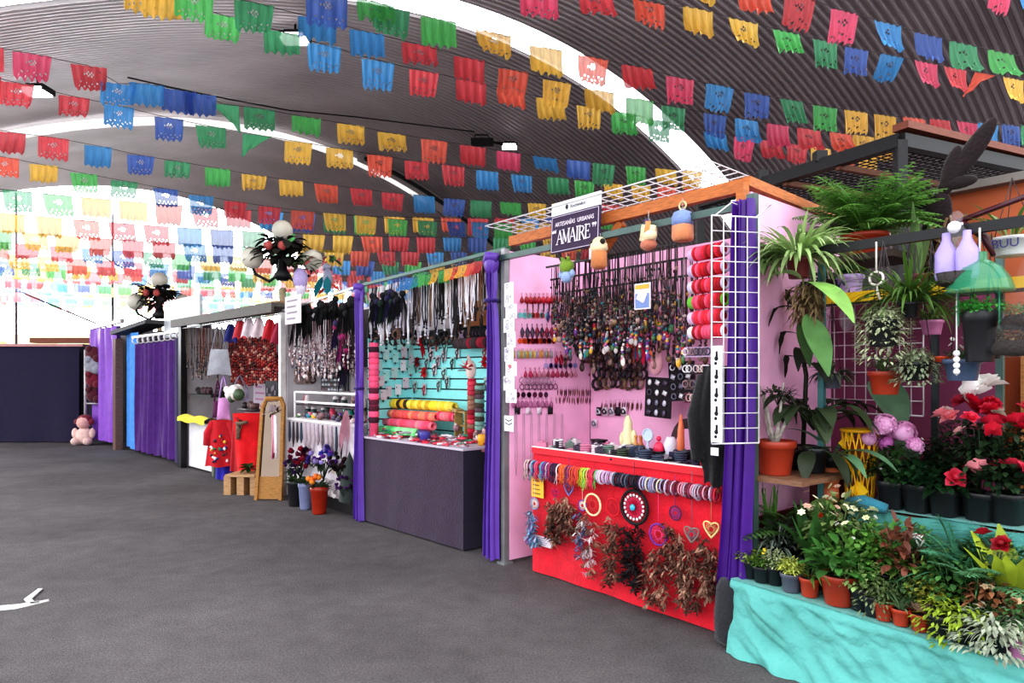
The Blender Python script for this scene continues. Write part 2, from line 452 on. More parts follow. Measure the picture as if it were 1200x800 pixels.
def lerp_knots(k, u):
    if u <= k[0][0]: i = 0
    elif u >= k[-1][0]: i = len(k)-2
    else: i = max(j for j in range(len(k)-1) if k[j][0] <= u)
    (a, b), (c, e) = k[i], k[i+1]; return b+(e-b)*(u-a)/(c-a)
def hang_flag(parent, org, p, tang, col, sc_=1., fold=False, far=0.):
    me = R.choice(FOLD) if fold else R.choice(FARF if far else FLAGS)
    sw = R.gauss(0, .13)
    o = part(me, 'flag', parent, color=tuple(lerp_(q, .95, far) for q in vary(col, .12)[:3])+(1,) if far else vary(col, .12), s=(R.uniform(.95, 1.05)*sc_, 1, R.uniform(.92, 1.06)*sc_))  # far flags paled towards white, painting haze into their colour
    z = (V((0, 0, -1))*cos(sw)+SA*sin(sw)).normalized()*-1
    x = (tang-z*tang.dot(z)).normalized(); y = z.cross(x)
    M = Matrix((x, y, z)).transposed().to_4x4()
    o.matrix_local = Matrix.Translation(p-org) @ M @ Matrix.Diagonal((*o.scale, 1))
    return o
def garland(label, flags, knots, d, ext=(0, 0), folds=()):
    """flags: (where, colour letter); knots: how the string sags"""
    fs = [(float(q[:-1]), q[-1]) for q in flags.split()]
    us = [knots[0][0]-ext[0]]+[k[0] for k in knots]+[knots[-1][0]+ext[1]]
    us = sorted(set(us+[u for u, _ in fs]))
    pts = [on_plane(u, lerp_knots(knots, u), d) for u in us]
    org = pts[len(pts)//2]
    t = thing('papel_picado_garland', label, 'garland', WORLD, org.x, org.y, org.z, group='papel picado garlands under the vault')
    part(MB().tube([p-org for p in pts], .0045, 4), 'string', t, STRING)
    for i, (u, c) in enumerate(fs):
        v = lerp_knots(knots, u); p = on_plane(u, v, d); q = on_plane(u+3, lerp_knots(knots, u+3), d); q0 = on_plane(u-3, lerp_knots(knots, u-3), d)
        hang_flag(t, org, p-V((0, 0, .003)), (q-q0).normalized(), GC[c], fold=i in folds)
    return t
garland('short end of a flag string at the upper corner, pink then blue', '1115K 1172K 1208B', [(1090, -34), (1115, -28), (1172, -17), (1230, -6)], 5.6)
garland('topmost long flag string over the plant stall, yellow, orange, red, pink, blue', '818Y 885O 938R 990K 1040B 1088N 1129E 1173G 1215Y', [(770, -42), (818, -33), (885, -20), (938, -5), (990, 13), (1040, 27), (1088, 41), (1129, 51), (1173, 61), (1240, 74)], 5.8)
garland('flag string second from the top over the plant stall, two yellows then green', '566R 632K 698R 760O 818Y 871Y 921G 967E 1004N 1046B 1085K 1119R 1155O 1187Y 1214Y', [(540, -36), (632, -17), (698, -9), (760, 2), (818, 10), (871, 24), (921, 37), (967, 48), (1004, 57), (1046, 65), (1085, 73), (1119, 80), (1155, 86), (1187, 92), (1240, 100)], 6.6, folds=(12,))
garland('flag string crossing in front of the white skylight, two greens then two yellows', '383N 440G 458E 514G 578Y 640Y 695O 747R 797K 844B 887N 927E 967G 1003Y 1037Y 1071O 1102R 1133K 1158B 1184N 1206E', [(330, -22), (383, -8), (440, 2), (458, 9), (514, 22), (578, 38), (640, 56), (695, 67), (747, 78), (797, 91), (844, 100), (887, 110), (927, 117), (967, 125), (1003, 130), (1037, 135), (1071, 138), (1102, 140), (1133, 143), (1158, 145), (1230, 149)], 7.2)
garland('flag string below the skylight string, tall red and orange flags in its middle', '172Y 228G 298E 372B 430B 491R 550R 602O 653Y 702Y 750G 789E 838N 875B 912K 948R 985O 1012Y 1040Y', [(150, -24), (228, -11), (298, 3), (372, 22), (430, 37), (491, 52), (550, 68), (602, 82), (653, 95), (702, 106), (750, 116), (789, 125), (838, 134), (875, 140), (912, 146), (948, 151), (985, 156), (1060, 164)], 8.0)
garland('flag string overlapping just under the tall red flags, yellow end by the floodlight', '190Y 262G 330E 380B 443B 497R 552R 598O 645Y 690Y 731G 772E 838B 873K 903R 934R 962Y 992O 1018Y', [(160, -16), (190, -7), (262, 18), (330, 37), (382, 53), (443, 71), (497, 83), (552, 95), (600, 106), (645, 116), (690, 125), (731, 132), (772, 141), (838, 156), (873, 161), (903, 165), (934, 169), (962, 173), (1050, 180)], 8.7)
garland('flag string with two lit red flags and paired blues above the white arched tube', '-18R 38K 104R 139B 172B 210N 234N 262E 304E 359G 411Y 459Y 509O 554R 596K 638B 678N 708E 745G 780Y 812Y', [(-40, 47), (-18, 53), (38, 63), (104, 77), (139, 98), (172, 98), (234, 110), (262, 122), (304, 127), (359, 137), (411, 146), (459, 156), (509, 164), (554, 171), (596, 178), (638, 184), (678, 188), (708, 192), (745, 195), (780, 198), (840, 202)], 10.0, folds=(7,))
garland('flag string just below the white arched tube, red then blue then green flags', '-20R 20R 87R 140B 198N 247E 302E 350Y 398Y 445O 488R 531R 571B 611B 654E 685G 718Y 751Y 782O 812R', [(-40, 82), (20, 97), (87, 113), (140, 124), (198, 138), (247, 148), (302, 158), (350, 166), (398, 174), (445, 182), (488, 189), (531, 194), (571, 200), (611, 205), (654, 208), (685, 212), (718, 215), (751, 217), (840, 221)], 11.1, folds=(6,))
garland('flag string hanging clear against the plain grey vault, two reds then two blues', '-35K 13R 63R 115B 165N 208E 255G 298Y 341Y 382O 423R 460R 497B 533N 564E 598G 629Y 657Y 688O 716R', [(-60, 140), (13, 155), (63, 161), (115, 171), (165, 182), (208, 189), (255, 197), (298, 205), (341, 211), (382, 216), (423, 221), (460, 226), (497, 229), (533, 233), (564, 235), (598, 237), (629, 238), (740, 240)], 12.2)
garland('flag string at the bright edge of the vault, two yellows then green and blue', '-42O 5O 51Y 98G 146E 194N 236B 276R 316R 355O 392Y 429Y 466G 501E 534N 563B 590G 616Y 642Y 668O', [(-60, 172), (5, 184), (51, 193), (98, 203), (146, 212), (194, 221), (236, 229), (276, 236), (316, 242), (355, 247), (392, 250), (429, 253), (466, 257), (501, 259), (534, 260), (590, 261), (700, 262)], 13.3)
# the strings further down the market, against the bright sky
CYC = 'BNEGYYORR'
FARL = ['first', 'second', 'third', 'fourth', 'fifth', 'sixth', 'seventh', 'eighth', 'ninth', 'tenth', 'eleventh', 'twelfth']
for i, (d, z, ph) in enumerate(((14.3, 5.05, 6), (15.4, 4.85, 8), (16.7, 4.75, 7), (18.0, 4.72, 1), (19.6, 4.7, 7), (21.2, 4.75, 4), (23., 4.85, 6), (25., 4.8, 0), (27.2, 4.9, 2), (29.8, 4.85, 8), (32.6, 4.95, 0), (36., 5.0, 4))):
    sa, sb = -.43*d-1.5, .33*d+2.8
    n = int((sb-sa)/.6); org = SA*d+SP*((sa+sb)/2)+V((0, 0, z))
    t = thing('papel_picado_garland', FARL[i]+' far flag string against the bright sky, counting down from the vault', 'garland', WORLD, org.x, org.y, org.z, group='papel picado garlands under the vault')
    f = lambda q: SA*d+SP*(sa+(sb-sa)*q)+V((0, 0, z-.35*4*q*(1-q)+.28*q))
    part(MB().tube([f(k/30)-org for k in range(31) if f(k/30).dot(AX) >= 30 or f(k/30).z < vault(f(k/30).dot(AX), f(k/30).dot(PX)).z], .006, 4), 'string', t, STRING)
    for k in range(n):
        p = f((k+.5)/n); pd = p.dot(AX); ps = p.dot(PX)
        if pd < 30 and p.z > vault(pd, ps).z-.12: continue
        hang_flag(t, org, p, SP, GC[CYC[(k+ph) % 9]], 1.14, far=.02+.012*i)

# ================================================================== lamp posts, thin poles, far things
GLOBE = mat('frosted_globe', C(226, 220, 205), .35, noise=(.9, 1.04), scale=4)
LEAFDARK = mat('dark_leaf', C(34, 34, 28), .7, isl=(.5, 1.3))
def lamp_post(u, Y, vtop, label, hang):
    x = (u-U0)/F_*Y; zt = CAMZ+(V0-vtop)/F_*Y
    t = thing('lamp_post', label, 'lamp post', WORLD, x, Y, 0)
    b = MB(); b.lathe([(.09, 0), (.09, .3), (.055, .4), (.055, zt-1.25)], 10); part(b, 'pole', t, mat('pole_beige', C(176, 158, 128), .6))
    h = MB(); z0 = zt-.62
    h.lathe([(.09, -.5), (.16, -.42), (.08, -.3), (.06, -.05), (.2, .05), (.22, .12), (.06, .2)], 10, c=(0, 0, z0))
    for k in range(2):
        a = k*PI+.2; h.tube([(0, 0, z0-.35), (.22*cos(a), .22*sin(a), z0-.52), (.45*cos(a), .45*sin(a), z0-.4), (.5*cos(a), .5*sin(a), z0-.28)], .03, 6)
    part(h, 'bracket', t, DARKM)
    g = MB(); g.ball((0, 0, 0), .18, n=14, nz=9); gm = g.mesh('globe', GLOBE)
    part(gm, 'globe', t, loc=(0, 0, zt-.24))
    for k in range(2):
        a = k*PI+.2; part(gm, 'globe', t, loc=(.5*cos(a), .5*sin(a), z0-.12), s=1.05)
    f = MB()
    for k in range(110):
        a = R.uniform(0, 2*PI); q = R.uniform(.05, .36)
        f.leaf((q*cos(a), q*sin(a), z0+R.uniform(-.2, .22)), (cos(a), sin(a), R.uniform(-.5, 1.1)), R.uniform(.2, .36), .15, .5)
    part(f, 'leaf_wreath', t, LEAFDARK)
    fl = MB()
    for q in (-.12, .12): part(MB().ball((q, -.36, z0+.05), .08, n=7, nz=5), 'paper_rose', t, PETAL, color=C(225, 110, 105))
    if hang:
        f = MB()
        for k in range(40):
            f.leaf((.25+R.uniform(0, .75), -.2+R.uniform(-.15, .15), z0-.2+R.uniform(-.15, .12)), (R.uniform(-1, 1), R.uniform(-1, 1), R.uniform(-.6, .8)), .2, .08, .3)
        part(f, 'flower_spray', t, palette('spray', [C(60, 110, 60), C(90, 140, 70), C(220, 90, 100), C(240, 235, 225), C(60, 90, 60)]))
        f = MB(); f.ball((.38, -.2, z0-.5), .13, .13, .2, n=9); f.lathe([(0, z0-.86), (.09, z0-.7), (.1, z0-.6)], 8, c=(.38, -.2, 0))
        part(f, 'hanging_bell_flower', t, palette('bells', [C(190, 170, 220), C(160, 90, 180), C(235, 225, 245)]))
lamp_post(331, 12.0, 254, 'tall candelabra lamp post with white globes and a flower spray behind the mirror stall', True)
lamp_post(187, 15.6, 316, 'smaller looking candelabra lamp post with white globes behind the purple curtain stall', False)
for u, v, Y, lb in ((19, 226, 26, 'thin dark pole standing among the far flags by the picture edge'), (132, 250, 26, 'thin dark pole behind the pale purple curtain, nearer the globes'), (223, 300, 27, 'thin pinkish pole right behind the smaller lamp post')):
    z = CAMZ+(V0-v)/F_*Y; b = MB().lathe([(.06, 0), (.045, 2), (.035, z)], 7)
    solo(b, 'sky_pole', lb, 'pole', WORLD, (u-U0)/F_*Y, Y, 0, mats=mat('pole_dark', C(80, 62, 70), .6))
WC = [((0, 376), (14, 388), 24), ((22, 341), (113, 379), 24), ((120, 300), (205, 350), 24), ((290, 305), (312, 328), 22)]
for (a, b_, Y), lb in zip(WC[1:3], ('thin dark guy wire slanting down behind the wall of dark cloth', 'thin dark guy wire slanting down beside the small globe lamp')):
    P = [V(((u-U0)/F_*Y, Y, CAMZ+(V0-v)/F_*Y)) for u, v in (a, b_)]
    solo(MB().tube(P, .03, 5), 'guy_wire', lb, 'wire', WORLD, 0, 0, 0, mats=DARKM)
b = MB(); b.box(-34, 46, 2.2, 34, 1, 4.4)
for k in range(9): b.box(-48+k*3.4, 45.3, 3.1, 1.3, .5, 1.5, m=1); b.box(-48+k*3.4, 45.3, 1.2, 1.3, .5, 1.2, m=1)
solo(b, 'far_building', 'pale cream low building far away beyond the dark cloth wall', 'building', WORLD, 0, 0, 0, mats=[mat('cream_wall', C(246, 232, 196), .8), mat('peach_panel', C(240, 200, 150), .8)], smooth=False)
# white chalk arrow on the asphalt
b = MB(); Fq = WORLD
def gp(u, v):
    Y = F_*CAMZ/(v-V0); return ((u-U0)/F_*Y, Y)
P = [gp(-60, 718), gp(20, 711), gp(46, 706)]; hw = .03
b.tube([(x, y, .002) for x, y in P], [.06, .055, .035], 6); b.tube([(*gp(57, 704), .003), (*gp(38, 708), .003), (*gp(33, 703), .01), (*gp(48, 691), .012)], [.022, .03, .026, .018], 6)
b.v = [(x, y, min(z, .012)) if z > 0 else (x, y, .001) for x, y, z in b.v]
solo(b, 'floor_ribbon', 'white flattened ribbon with a forked end lying on the grey floor', 'ribbon', WORLD, 0, 0, 0, mats=WHITE)
# ================================================================== the line of stalls
Q0 = (1.30, 4.155); Q1 = (-.06, 5.82); Q2 = (-1.70, 7.62); Q3 = (-3.06, 9.14); Q4 = (-5.76, 11.96); Q5 = (-7.96, 14.2); Q6 = (-9.2, 15.9); Q7 = (-10.2, 16.5)
FA = Frame(Q1, Q0); FB = Frame(Q2, Q1); FC = Frame(Q3, Q2); FD = Frame(Q4, Q3); FE = Frame(Q5, Q4)
PURPLE = C(98, 62, 160); LILAC = C(140, 88, 190); PINK = C(250, 186, 222); REDC = C(208, 16, 42); TEAL = C(96, 205, 205); NAVY = C(38, 26, 62)
GREYM = C(96, 112, 112)
def lerp(a, b, t): return a+(b-a)*t
def curtain_mesh(w, z0, z1, pleats, amp, wf=lambda t: 1., cf=lambda t: 0., seed=0, nu=None, nv=28):
    """hanging cloth: wf(t) narrows it, cf(t) shifts its middle; t runs 0 at the top to 1 at the hem"""
    r = random.Random(seed); ph = r.uniform(0, 6); nu = nu or int(pleats*7)
    def fn(a, t):
        q = wf(t); x = cf(t)+(a-.5)*w*q
        y = amp*(1.2-q*.4)*(sin(2*PI*pleats*a+ph+.6*sin(3*t+ph))+.35*sin(2*PI*pleats*2.3*a+1+t*2))
        z = z1+(z0-z1)*t+(.012*sin(2*PI*pleats*a) if t > .98 else 0)
        return (x+.25*amp*sin(4*PI*pleats*a+1), y, z)
    return MB().grid(fn, nu, nv)
def cloth_front(x0, x1, z0, z1, seed=0, amp=.012, nu=60, nv=20):
    r = random.Random(seed); k = [(r.uniform(2, 9), r.uniform(-3, 3), r.uniform(0, 6), r.uniform(.3, 1)) for _ in range(5)]
    def fn(a, t):
        y = sum(q*sin(f*2*PI*a*.5+g*t+p) for f, g, p, q in k)/2.5*amp*(.3+t)
        return (lerp(x0, x1, a), y, lerp(z1, z0, t))
    return MB().grid(fn, nu, nv)
def box_part(parent, name, x0, x1, y0, y1, z0, z1, m, color=None):
    b = MB(); b.box((x0+x1)/2, (y0+y1)/2, (z0+z1)/2, abs(x1-x0), abs(y1-y0), abs(z1-z0)); return part(b, name, parent, m, color, smooth=False)
def bar_thing(F, a, b_, w, name, label, cat, m, color, h=None):
    return solo(MB().bar(F.W(*a), F.W(*b_), w, h), name, label, cat, WORLD, 0, 0, 0, mats=m, color=color, smooth=False)
def mesh_panel(w, h, nx, nz, r=.004):
    b = MB()
    for i in range(nx+1): b.tube([(w*i/nx, 0, 0), (w*i/nx, 0, h)], r*(1.5 if i in (0, nx) else 1), 4)
    for j in range(nz+1): b.tube([(0, 0, h*j/nz), (w, 0, h*j/nz)], r*(1.5 if j in (0, nz) else 1), 4)
    return b
WIRE = mat('white_wire', C(232, 226, 230), .4, noise=(.9, 1.03), scale=6)

# ------------------------------------------------------------------ small goods shared by the stalls
PAL_DARK = palette('dark_beads', [C(30, 22, 24), C(52, 30, 26), C(24, 24, 30), C(90, 60, 44), C(40, 34, 34), C(150, 120, 110), C(26, 20, 22), C(70, 24, 34), C(28, 40, 44), C(120, 90, 60)], .35)
PAL_MIX = palette('mixed_beads', [C(200, 40, 60), C(240, 230, 220), C(40, 30, 36), C(40, 140, 160), C(230, 180, 60), C(120, 60, 150), C(70, 120, 70), C(220, 120, 150), C(60, 50, 60), C(200, 190, 190)], .35)
PAL_LIGHT = palette('light_beads', [C(226, 214, 214), C(190, 150, 150), C(120, 90, 90), C(70, 60, 90), C(210, 190, 190), C(150, 110, 120), C(230, 225, 225), C(60, 40, 44)], .35)
PAL_RED = palette('red_beads', [C(140, 18, 16), C(100, 10, 12), C(170, 40, 24), C(70, 10, 10), C(210, 150, 130), C(120, 20, 16), C(150, 26, 20)], .3)
def necklace_meshes(L, wd, seed, pal):
    r = random.Random(seed); c = MB()
    pts = []
    for i in range(13):
        a = i/12; x = (a-.5)*wd*(1-.15*sin(PI*a)); z = -L*.82*sin(PI*a)**.55 if 0 < a < 1 else 0
        pts.append((x+r.uniform(-.003, .003), r.uniform(-.008, .008), z))
    c.tube(pts, .0042, 4)
    p = MB(); z = -L*.83
    for k in range(r.randint(4, 6)):
        p.ball((r.uniform(-.008, .008), -.006, z-.006-.016*k), r.uniform(.011, .015), n=6, nz=4)
    p.ball((0, -.008, z-.016*k-.028), r.uniform(.018, .028), .01, r.uniform(.024, .036), n=8, nz=5)
    for k in range(10):
        i = r.randint(1, 11); c.ball((pts[i][0], pts[i][1]-.004, pts[i][2]), r.uniform(.008, .013), n=5, m=1, nz=4)
    return c.mesh('cord', [THREAD, pal]), p.mesh('pendant', pal)
def hang_necklaces(F, xs, y, z, L, label, group, cols, pal, wd=.05, jit=.02, sets=4, seed=1):
    protos = []
    for k in range(sets):
        cm, pm = necklace_meshes(L*(.8+.1*k), wd, seed*10+k, pal)
        protos.append((cm, pm))
    for i, x in enumerate(xs):
        cm, pm = R.choice(protos)
        t = thing('necklace', label, 'necklace', F, x, y+R.uniform(-jit, jit), z+R.uniform(-.01, .01), rz=R.uniform(-.35, .35), group=group, s=R.uniform(.9, 1.12))
        part(cm, 'cord', t, color=R.choice(cols)); part(pm, 'pendant', t)
def earring_meshes():
    out = {}
    for kind in ('drop', 'diamond', 'disc', 'feather', 'hoop', 'bar'):
        b = MB()
        for sx in (-1, 1):
            x = sx*.021; b.tube([(x, 0, 0), (x+.004, 0, .008), (x, 0, .014)], .0016, 3)
            if kind == 'drop': b.lathe([(0, -.05), (.012, -.038), (.01, -.024), (0, -.002)], 7, c=(x, 0, 0))
            elif kind == 'diamond': b.lathe([(0, -.075), (.015, -.036), (0, -.002)], 4, c=(x, 0, 0))
            elif kind == 'disc': b.disc((x, -.002, -.022), .017, 9); b.disc((x, -.004, -.022), .008, 6)
            elif kind == 'feather': b.leaf((x, 0, -.002), (0, -.1, -1), .09, .022, 0, n=3)
            elif kind == 'hoop': b.ring((x, 0, -.02), .016, .0028, n=9, q=4)
            else: b.box(x, 0, -.022, .012, .006, .042)
        out[kind] = b.mesh('earring_pair', PLAST)
    return out
EAR = earring_meshes()
CARD = MB().box(0, 0, 0, .075, .003, .1).mesh('card', PAPER)
def dream_catcher(F, x, y, z, label, r, hoopc, featherc, nf, fl, webc=C(230, 225, 215), discs=None, heart=False, string=.2, spread=1.0):
    t = thing('dream_catcher', label, 'dream catcher', F, x, y, z)
    b = MB(); b.tube([(0, 0, r), (0, 0, r+string)], .0025, 4); part(b, 'hanging_string', t, THREAD, color=webc)
    pts = []
    for i in range(24):
        a = 2*PI*i/24
        if heart: pts.append((r*.95*sin(a)**3*1.05, 0, r*(.85*cos(a)-.35*cos(2*a)-.12*cos(3*a)+.1)))
        else: pts.append((r*sin(a), 0, r*cos(a)))
    part(MB().tube(pts, r*.1, 6, closed=True), 'hoop', t, THREAD, color=hoopc)
    b = MB(); n = 8
    for q in (0, .5):
        for k in range(n):
            a = 2*PI*(k+q)/n; a2 = 2*PI*(k+3+q)/n; e = .82 if heart else .95
            b.tube([(r*e*sin(a), 0, r*e*cos(a)), (r*e*sin(a2), 0, r*e*cos(a2))], .0018, 3)
    part(b, 'web', t, THREAD, color=webc)
    if discs:
        b = MB()
        for k in range(18): a = 2*PI*k/18; b.ball((r*.72*sin(a), -.006, r*.72*cos(a)), r*.1, r*.05, n=6, nz=4)
        part(b, 'bead_ring', t, PLAST, color=discs[0])
        b = MB(); b.disc((0, -.004, 0), r*.62, 20)
        for k in range(14): a = 2*PI*k/14; b.leaf((0, -.008, 0), (sin(a), -.05, cos(a)), r*.58, r*.17, 0, n=2)
        part(b, 'woven_disc', t, PETAL, color=discs[1])
        b = MB(); b.ball((0, -.02, 0), r*.2, r*.1, r*.2, n=9); part(b, 'centre_bead', t, PLAST, color=discs[2])
    # feathers hang on threads below the hoop
    me = []
    for k in range(3):
        b = MB(); b.tube([(0, 0, 0), (0, 0, -.02)], .0015, 3)
        for q in range(13):
            a = R.uniform(0, 2*PI); b.leaf((0, 0, -.008*q), (.75*cos(a), .75*sin(a), -.6+.05*q), R.uniform(.05, .11), R.uniform(.016, .03), R.uniform(-.2, .4), n=4, fold=.45)
        me.append(b.mesh('feather', FEATHER))
    nf = int(nf*1.5)
    for k in range(nf):
        q = (k+.5)/nf; px = (R.uniform(-1, 1))*r*spread; pz = -r*.85-fl*q**.85+R.uniform(-.02, .02)
        o = part(R.choice(me), 'feather', t, color=vary(R.choice(featherc), .25), loc=(px, R.uniform(-.045, -.01), pz), rot=(R.uniform(-.1, .3), R.uniform(-.5, .5), R.uniform(0, 6)), s=R.uniform(.42, .72))
    return t

# ================================================================== pink stall with the jewellery (nearest)
LA = FA.L
LP = FA.pk(884, 500, 0)[0]
GRN = C(72, 92, 88)
b = MB(); b.box(0, 0, 1.34, .05, .05, 2.68); b.box(0, 0, .01, .1, .1, .02)
solo(b, 'stall_post', 'grey metal post at the outer corner of the pink stall, covered in white cards', 'post', FA, .0, 0, 0, mats=METAL, color=C(140, 140, 142), smooth=False)
b = MB(); b.box(0, 0, 1.33, .05, .05, 2.66); b.box(0, 0, .012, .1, .1, .024)
solo(b, 'stall_post', 'green grey metal post between the pink stall and the plant stall', 'post', FA, LP, -.02, 0, mats=METAL, color=GRN, smooth=False)
bar_thing(FA, (-.05, -.03, 2.60), (LP, -.03, 2.60), .045, 'front_rail', 'green grey metal rail across the front of the pink stall under the sign', 'rail', METAL, GRN)
ORG = C(190, 108, 52)
bar_thing(FA, (.0, .07, 2.75), (2.25, .07, 2.75), .06, 'roof_beam', 'orange brown wooden beam along the front top of the pink stall', 'beam', WOOD, ORG, .08)
bar_thing(FA, (2.27, .03, 2.76), (2.23, 1.28, 2.72), .05, 'roof_beam', 'orange brown wooden beam running back above the outer pink board', 'beam', WOOD, ORG, .06)
b = MB(); b.box(0, 0, 0, .05, .06, .24); solo(b, 'beam_bracket', 'short orange wooden upright joining the beams above the purple drape', 'bracket', FA, 2.265, .0, 2.62, mats=WOOD, color=ORG, smooth=False)
b = MB(); b.bar((0, 0, 0), (.22, 0, .2), .05, .06); solo(b, 'beam_brace', 'short slanted orange wooden brace beside the purple name sign', 'brace', FA, 1.02, .09, 2.5, mats=WOOD, color=ORG, smooth=False)
def wall_board(F, x0, y0, x1, y1, z0, z1, label, color, m=PAINT, th=.02, name='partition_board'):
    b = MB(); b.bar((x0, y0, (z0+z1)/2), (x1, y1, (z0+z1)/2), th, z1-z0); return solo(b, name, label, 'panel', F, 0, 0, 0, mats=m, color=color, smooth=False)
wall_board(FA, .02, .03, .02, 1.0, .03, 2.66, 'inner pink side board of the jewellery stall, hung with small earrings', PINK)
wall_board(FA, .03, 1.02, 2.2, 1.02, .0, 2.66, 'pink back board of the jewellery stall behind the counter', PINK)
wall_board(FA, 2.28, .05, 2.22, 1.3, .75, 2.70, 'outer pink side board of the jewellery stall, facing the plants', PINK)
wall_board(FA, 2.285, .06, 2.225, 1.28, .02, .74, 'dark red brown board under the outer pink side board', C(84, 34, 30), WOOD)
b = MB(); b.box(0, 0, 0, .0, 0, 0)
# white wire mesh roof, its rim a little higher than the beam
b = MB(); zt = 2.88
for i in range(19): x = -.2+2.3*i/18; b.tube([(x, -.06, zt+.02), (x, .5, zt-.0)], .0042, 4)
for j in range(7): y = -.06+.56*j/6; b.tube([(-.2, y, zt+.02-.02*j/6), (2.1, y, zt+.02-.02*j/6)], .0042 if j else .006, 4)
solo(b, 'mesh_roof', 'white wire mesh lying over the top of the pink stall', 'mesh panel', FA, 0, 0, 0, mats=WIRE)
# the name sign
x0, z0 = FA.pk(645, 297, -.07); x1, z1 = FA.pk(702, 283, -.07)
sw, zb = x1-x0, 2.535
t = thing('name_sign', 'dark purple name sign with white lettering and a white header on the pink stall rail', 'sign', FA, (x0+x1)/2, -.075, zb, rx=-.04)
h1 = .29
b = MB(); b.box(0, .012, h1/2, sw, .015, h1); part(b, 'board', t, PAINT, C(50, 26, 62), smooth=False)
b = MB()
for a, c_, e, f in ((-1, -1, 1, -1), (-1, 1, 1, 1), (-1, -1, -1, 1), (1, -1, 1, 1)): b.bar((a*(sw/2-.012), .003, h1/2+c_*(h1/2-.012)), (e*(sw/2-.012), .003, h1/2+f*(h1/2-.012)), .0035)
part(b, 'border_line', t, PAPER, C(225, 210, 230), smooth=False)
b = MB(); b.box(0, .012, h1+.05, sw*1.0, .013, .1); part(b, 'header_strip', t, PAPER, C(240, 238, 240), smooth=False)
def text(s, parent, loc, size, m, color, sx=1., ext=.001, rot=(PI/2, 0, 0), name='lettering', font_sp=1.0):
    cu = bpy.data.curves.new(name, 'FONT'); cu.body = s; cu.size = size; cu.align_x = 'CENTER'; cu.align_y = 'CENTER'; cu.extrude = ext; cu.space_character = font_sp
    cu.materials.append(m); tmp = bpy.data.objects.new(name, cu); COL.objects.link(tmp); bpy.context.view_layer.update()
    me = bpy.data.meshes.new_from_object(tmp.evaluated_get(bpy.context.evaluated_depsgraph_get())); bpy.data.objects.remove(tmp); bpy.data.curves.remove(cu)
    o = bpy.data.objects.new(name, me); COL.objects.link(o); o.parent = parent; o.location = loc; o.rotation_euler = rot; o.scale = (sx, 1, 1); o.color = color
    return o
WT = C(240, 228, 240)
text('ARTESANÍAS  URBANAS', t, (.0, -.002, h1*.74), .047, PAPER, WT, .82)
text('Xochimilco', t, (.03, .003, h1+.045), .04, PAPER, C(90, 84, 96), .9)
b = MB(); b.lathe([(0, -.022), (.014, -.006), (.01, .012), (0, .02)], 7, c=(-.085, .003, h1+.047)); part(b, 'emblem', t, PAPER, C(60, 56, 64))
def serif_word(parent, word, cx, cz, H, color):
    st = {'A': [((0, 0), (.36, 1), .07), ((.36, 1), (.72, 0), .15), ((.17, .36), (.56, .36), .07)], 'M': [((.06, 0), (.06, 1), .07), ((.06, 1), (.42, .08), .14), ((.42, .08), (.78, 1), .07), ((.78, 1), (.78, 0), .15)],
          'I': [((.18, 0), (.18, 1), .15)], 'R': [((.1, 0), (.1, 1), .15), ((.1, .96), (.46, .94), .07), ((.46, .94), (.58, .76), .13), ((.58, .76), (.46, .54), .13), ((.46, .54), (.1, .52), .07), ((.34, .52), (.7, 0), .14)],
          'E': [((.1, 0), (.1, 1), .15), ((.1, .965), (.58, .965), .07), ((.1, .52), (.44, .52), .07), ((.1, .035), (.6, .035), .07), ((.57, .97), (.57, .74), .06), ((.6, .03), (.6, .28), .06), ((.44, .42), (.44, .62), .05)]}
    sf = {'A': [(0, 0), (.72, 0)], 'M': [(.06, 0), (.78, 0), (.02, 1), (.8, 1)], 'I': [(.18, 0), (.18, 1)], 'R': [(.1, 0), (.06, 1), (.72, 0)], 'E': [(.08, 0), (.08, 1)]}
    wd = {'A': .78, 'M': .92, 'I': .4, 'R': .76, 'E': .72}; sxk = .78
    tot = sum(wd[c] for c in word)*sxk*H; x = cx-tot/2; 
    for c in word:
        b = MB()
        for (a, d), (e, f), w in st[c]: b.bar((a*H*sxk, 0, d*H), (e*H*sxk, 0, f*H), .003, w*H*.9) if False else _stroke(b, a*H*sxk, d*H, e*H*sxk, f*H, w*H*.85)
        for a, d in sf[c]: _stroke(b, a*H*sxk-.12*H, d*H, a*H*sxk+.12*H, d*H, .055*H)
        part(b, 'letter', parent, PAPER, color, loc=(x, -.003, cz-H/2), smooth=False); x += wd[c]*sxk*H
def _stroke(b, x0, z0, x1, z1, w):
    d = V((x1-x0, 0, z1-z0)).normalized(); n = V((-d.z, 0, d.x))*w/2; a = V((x0, 0, z0)); e = V((x1, 0, z1))
    b.quad(a-n, a+n, e+n, e-n)
serif_word(t, 'AMAIRE', 0, h1*.40, .105, WT)
for sx, q in ((-1, 0), (1, 0)):
    b = MB()
    for k in range(2):
        X = sx*(.212)+k*.022-.011; zq = h1*.55
        b.lathe([(0, -.012), (.009, -.006), (.009, .006), (0, .012)], 7, c=(X, -.003, zq)); _stroke(b, X+sx*.0, zq, X-.006*sx, zq+.02*(-1 if sx > 0 else 1), .007)
    part(b, 'quotation_mark', t, PAPER, WT)
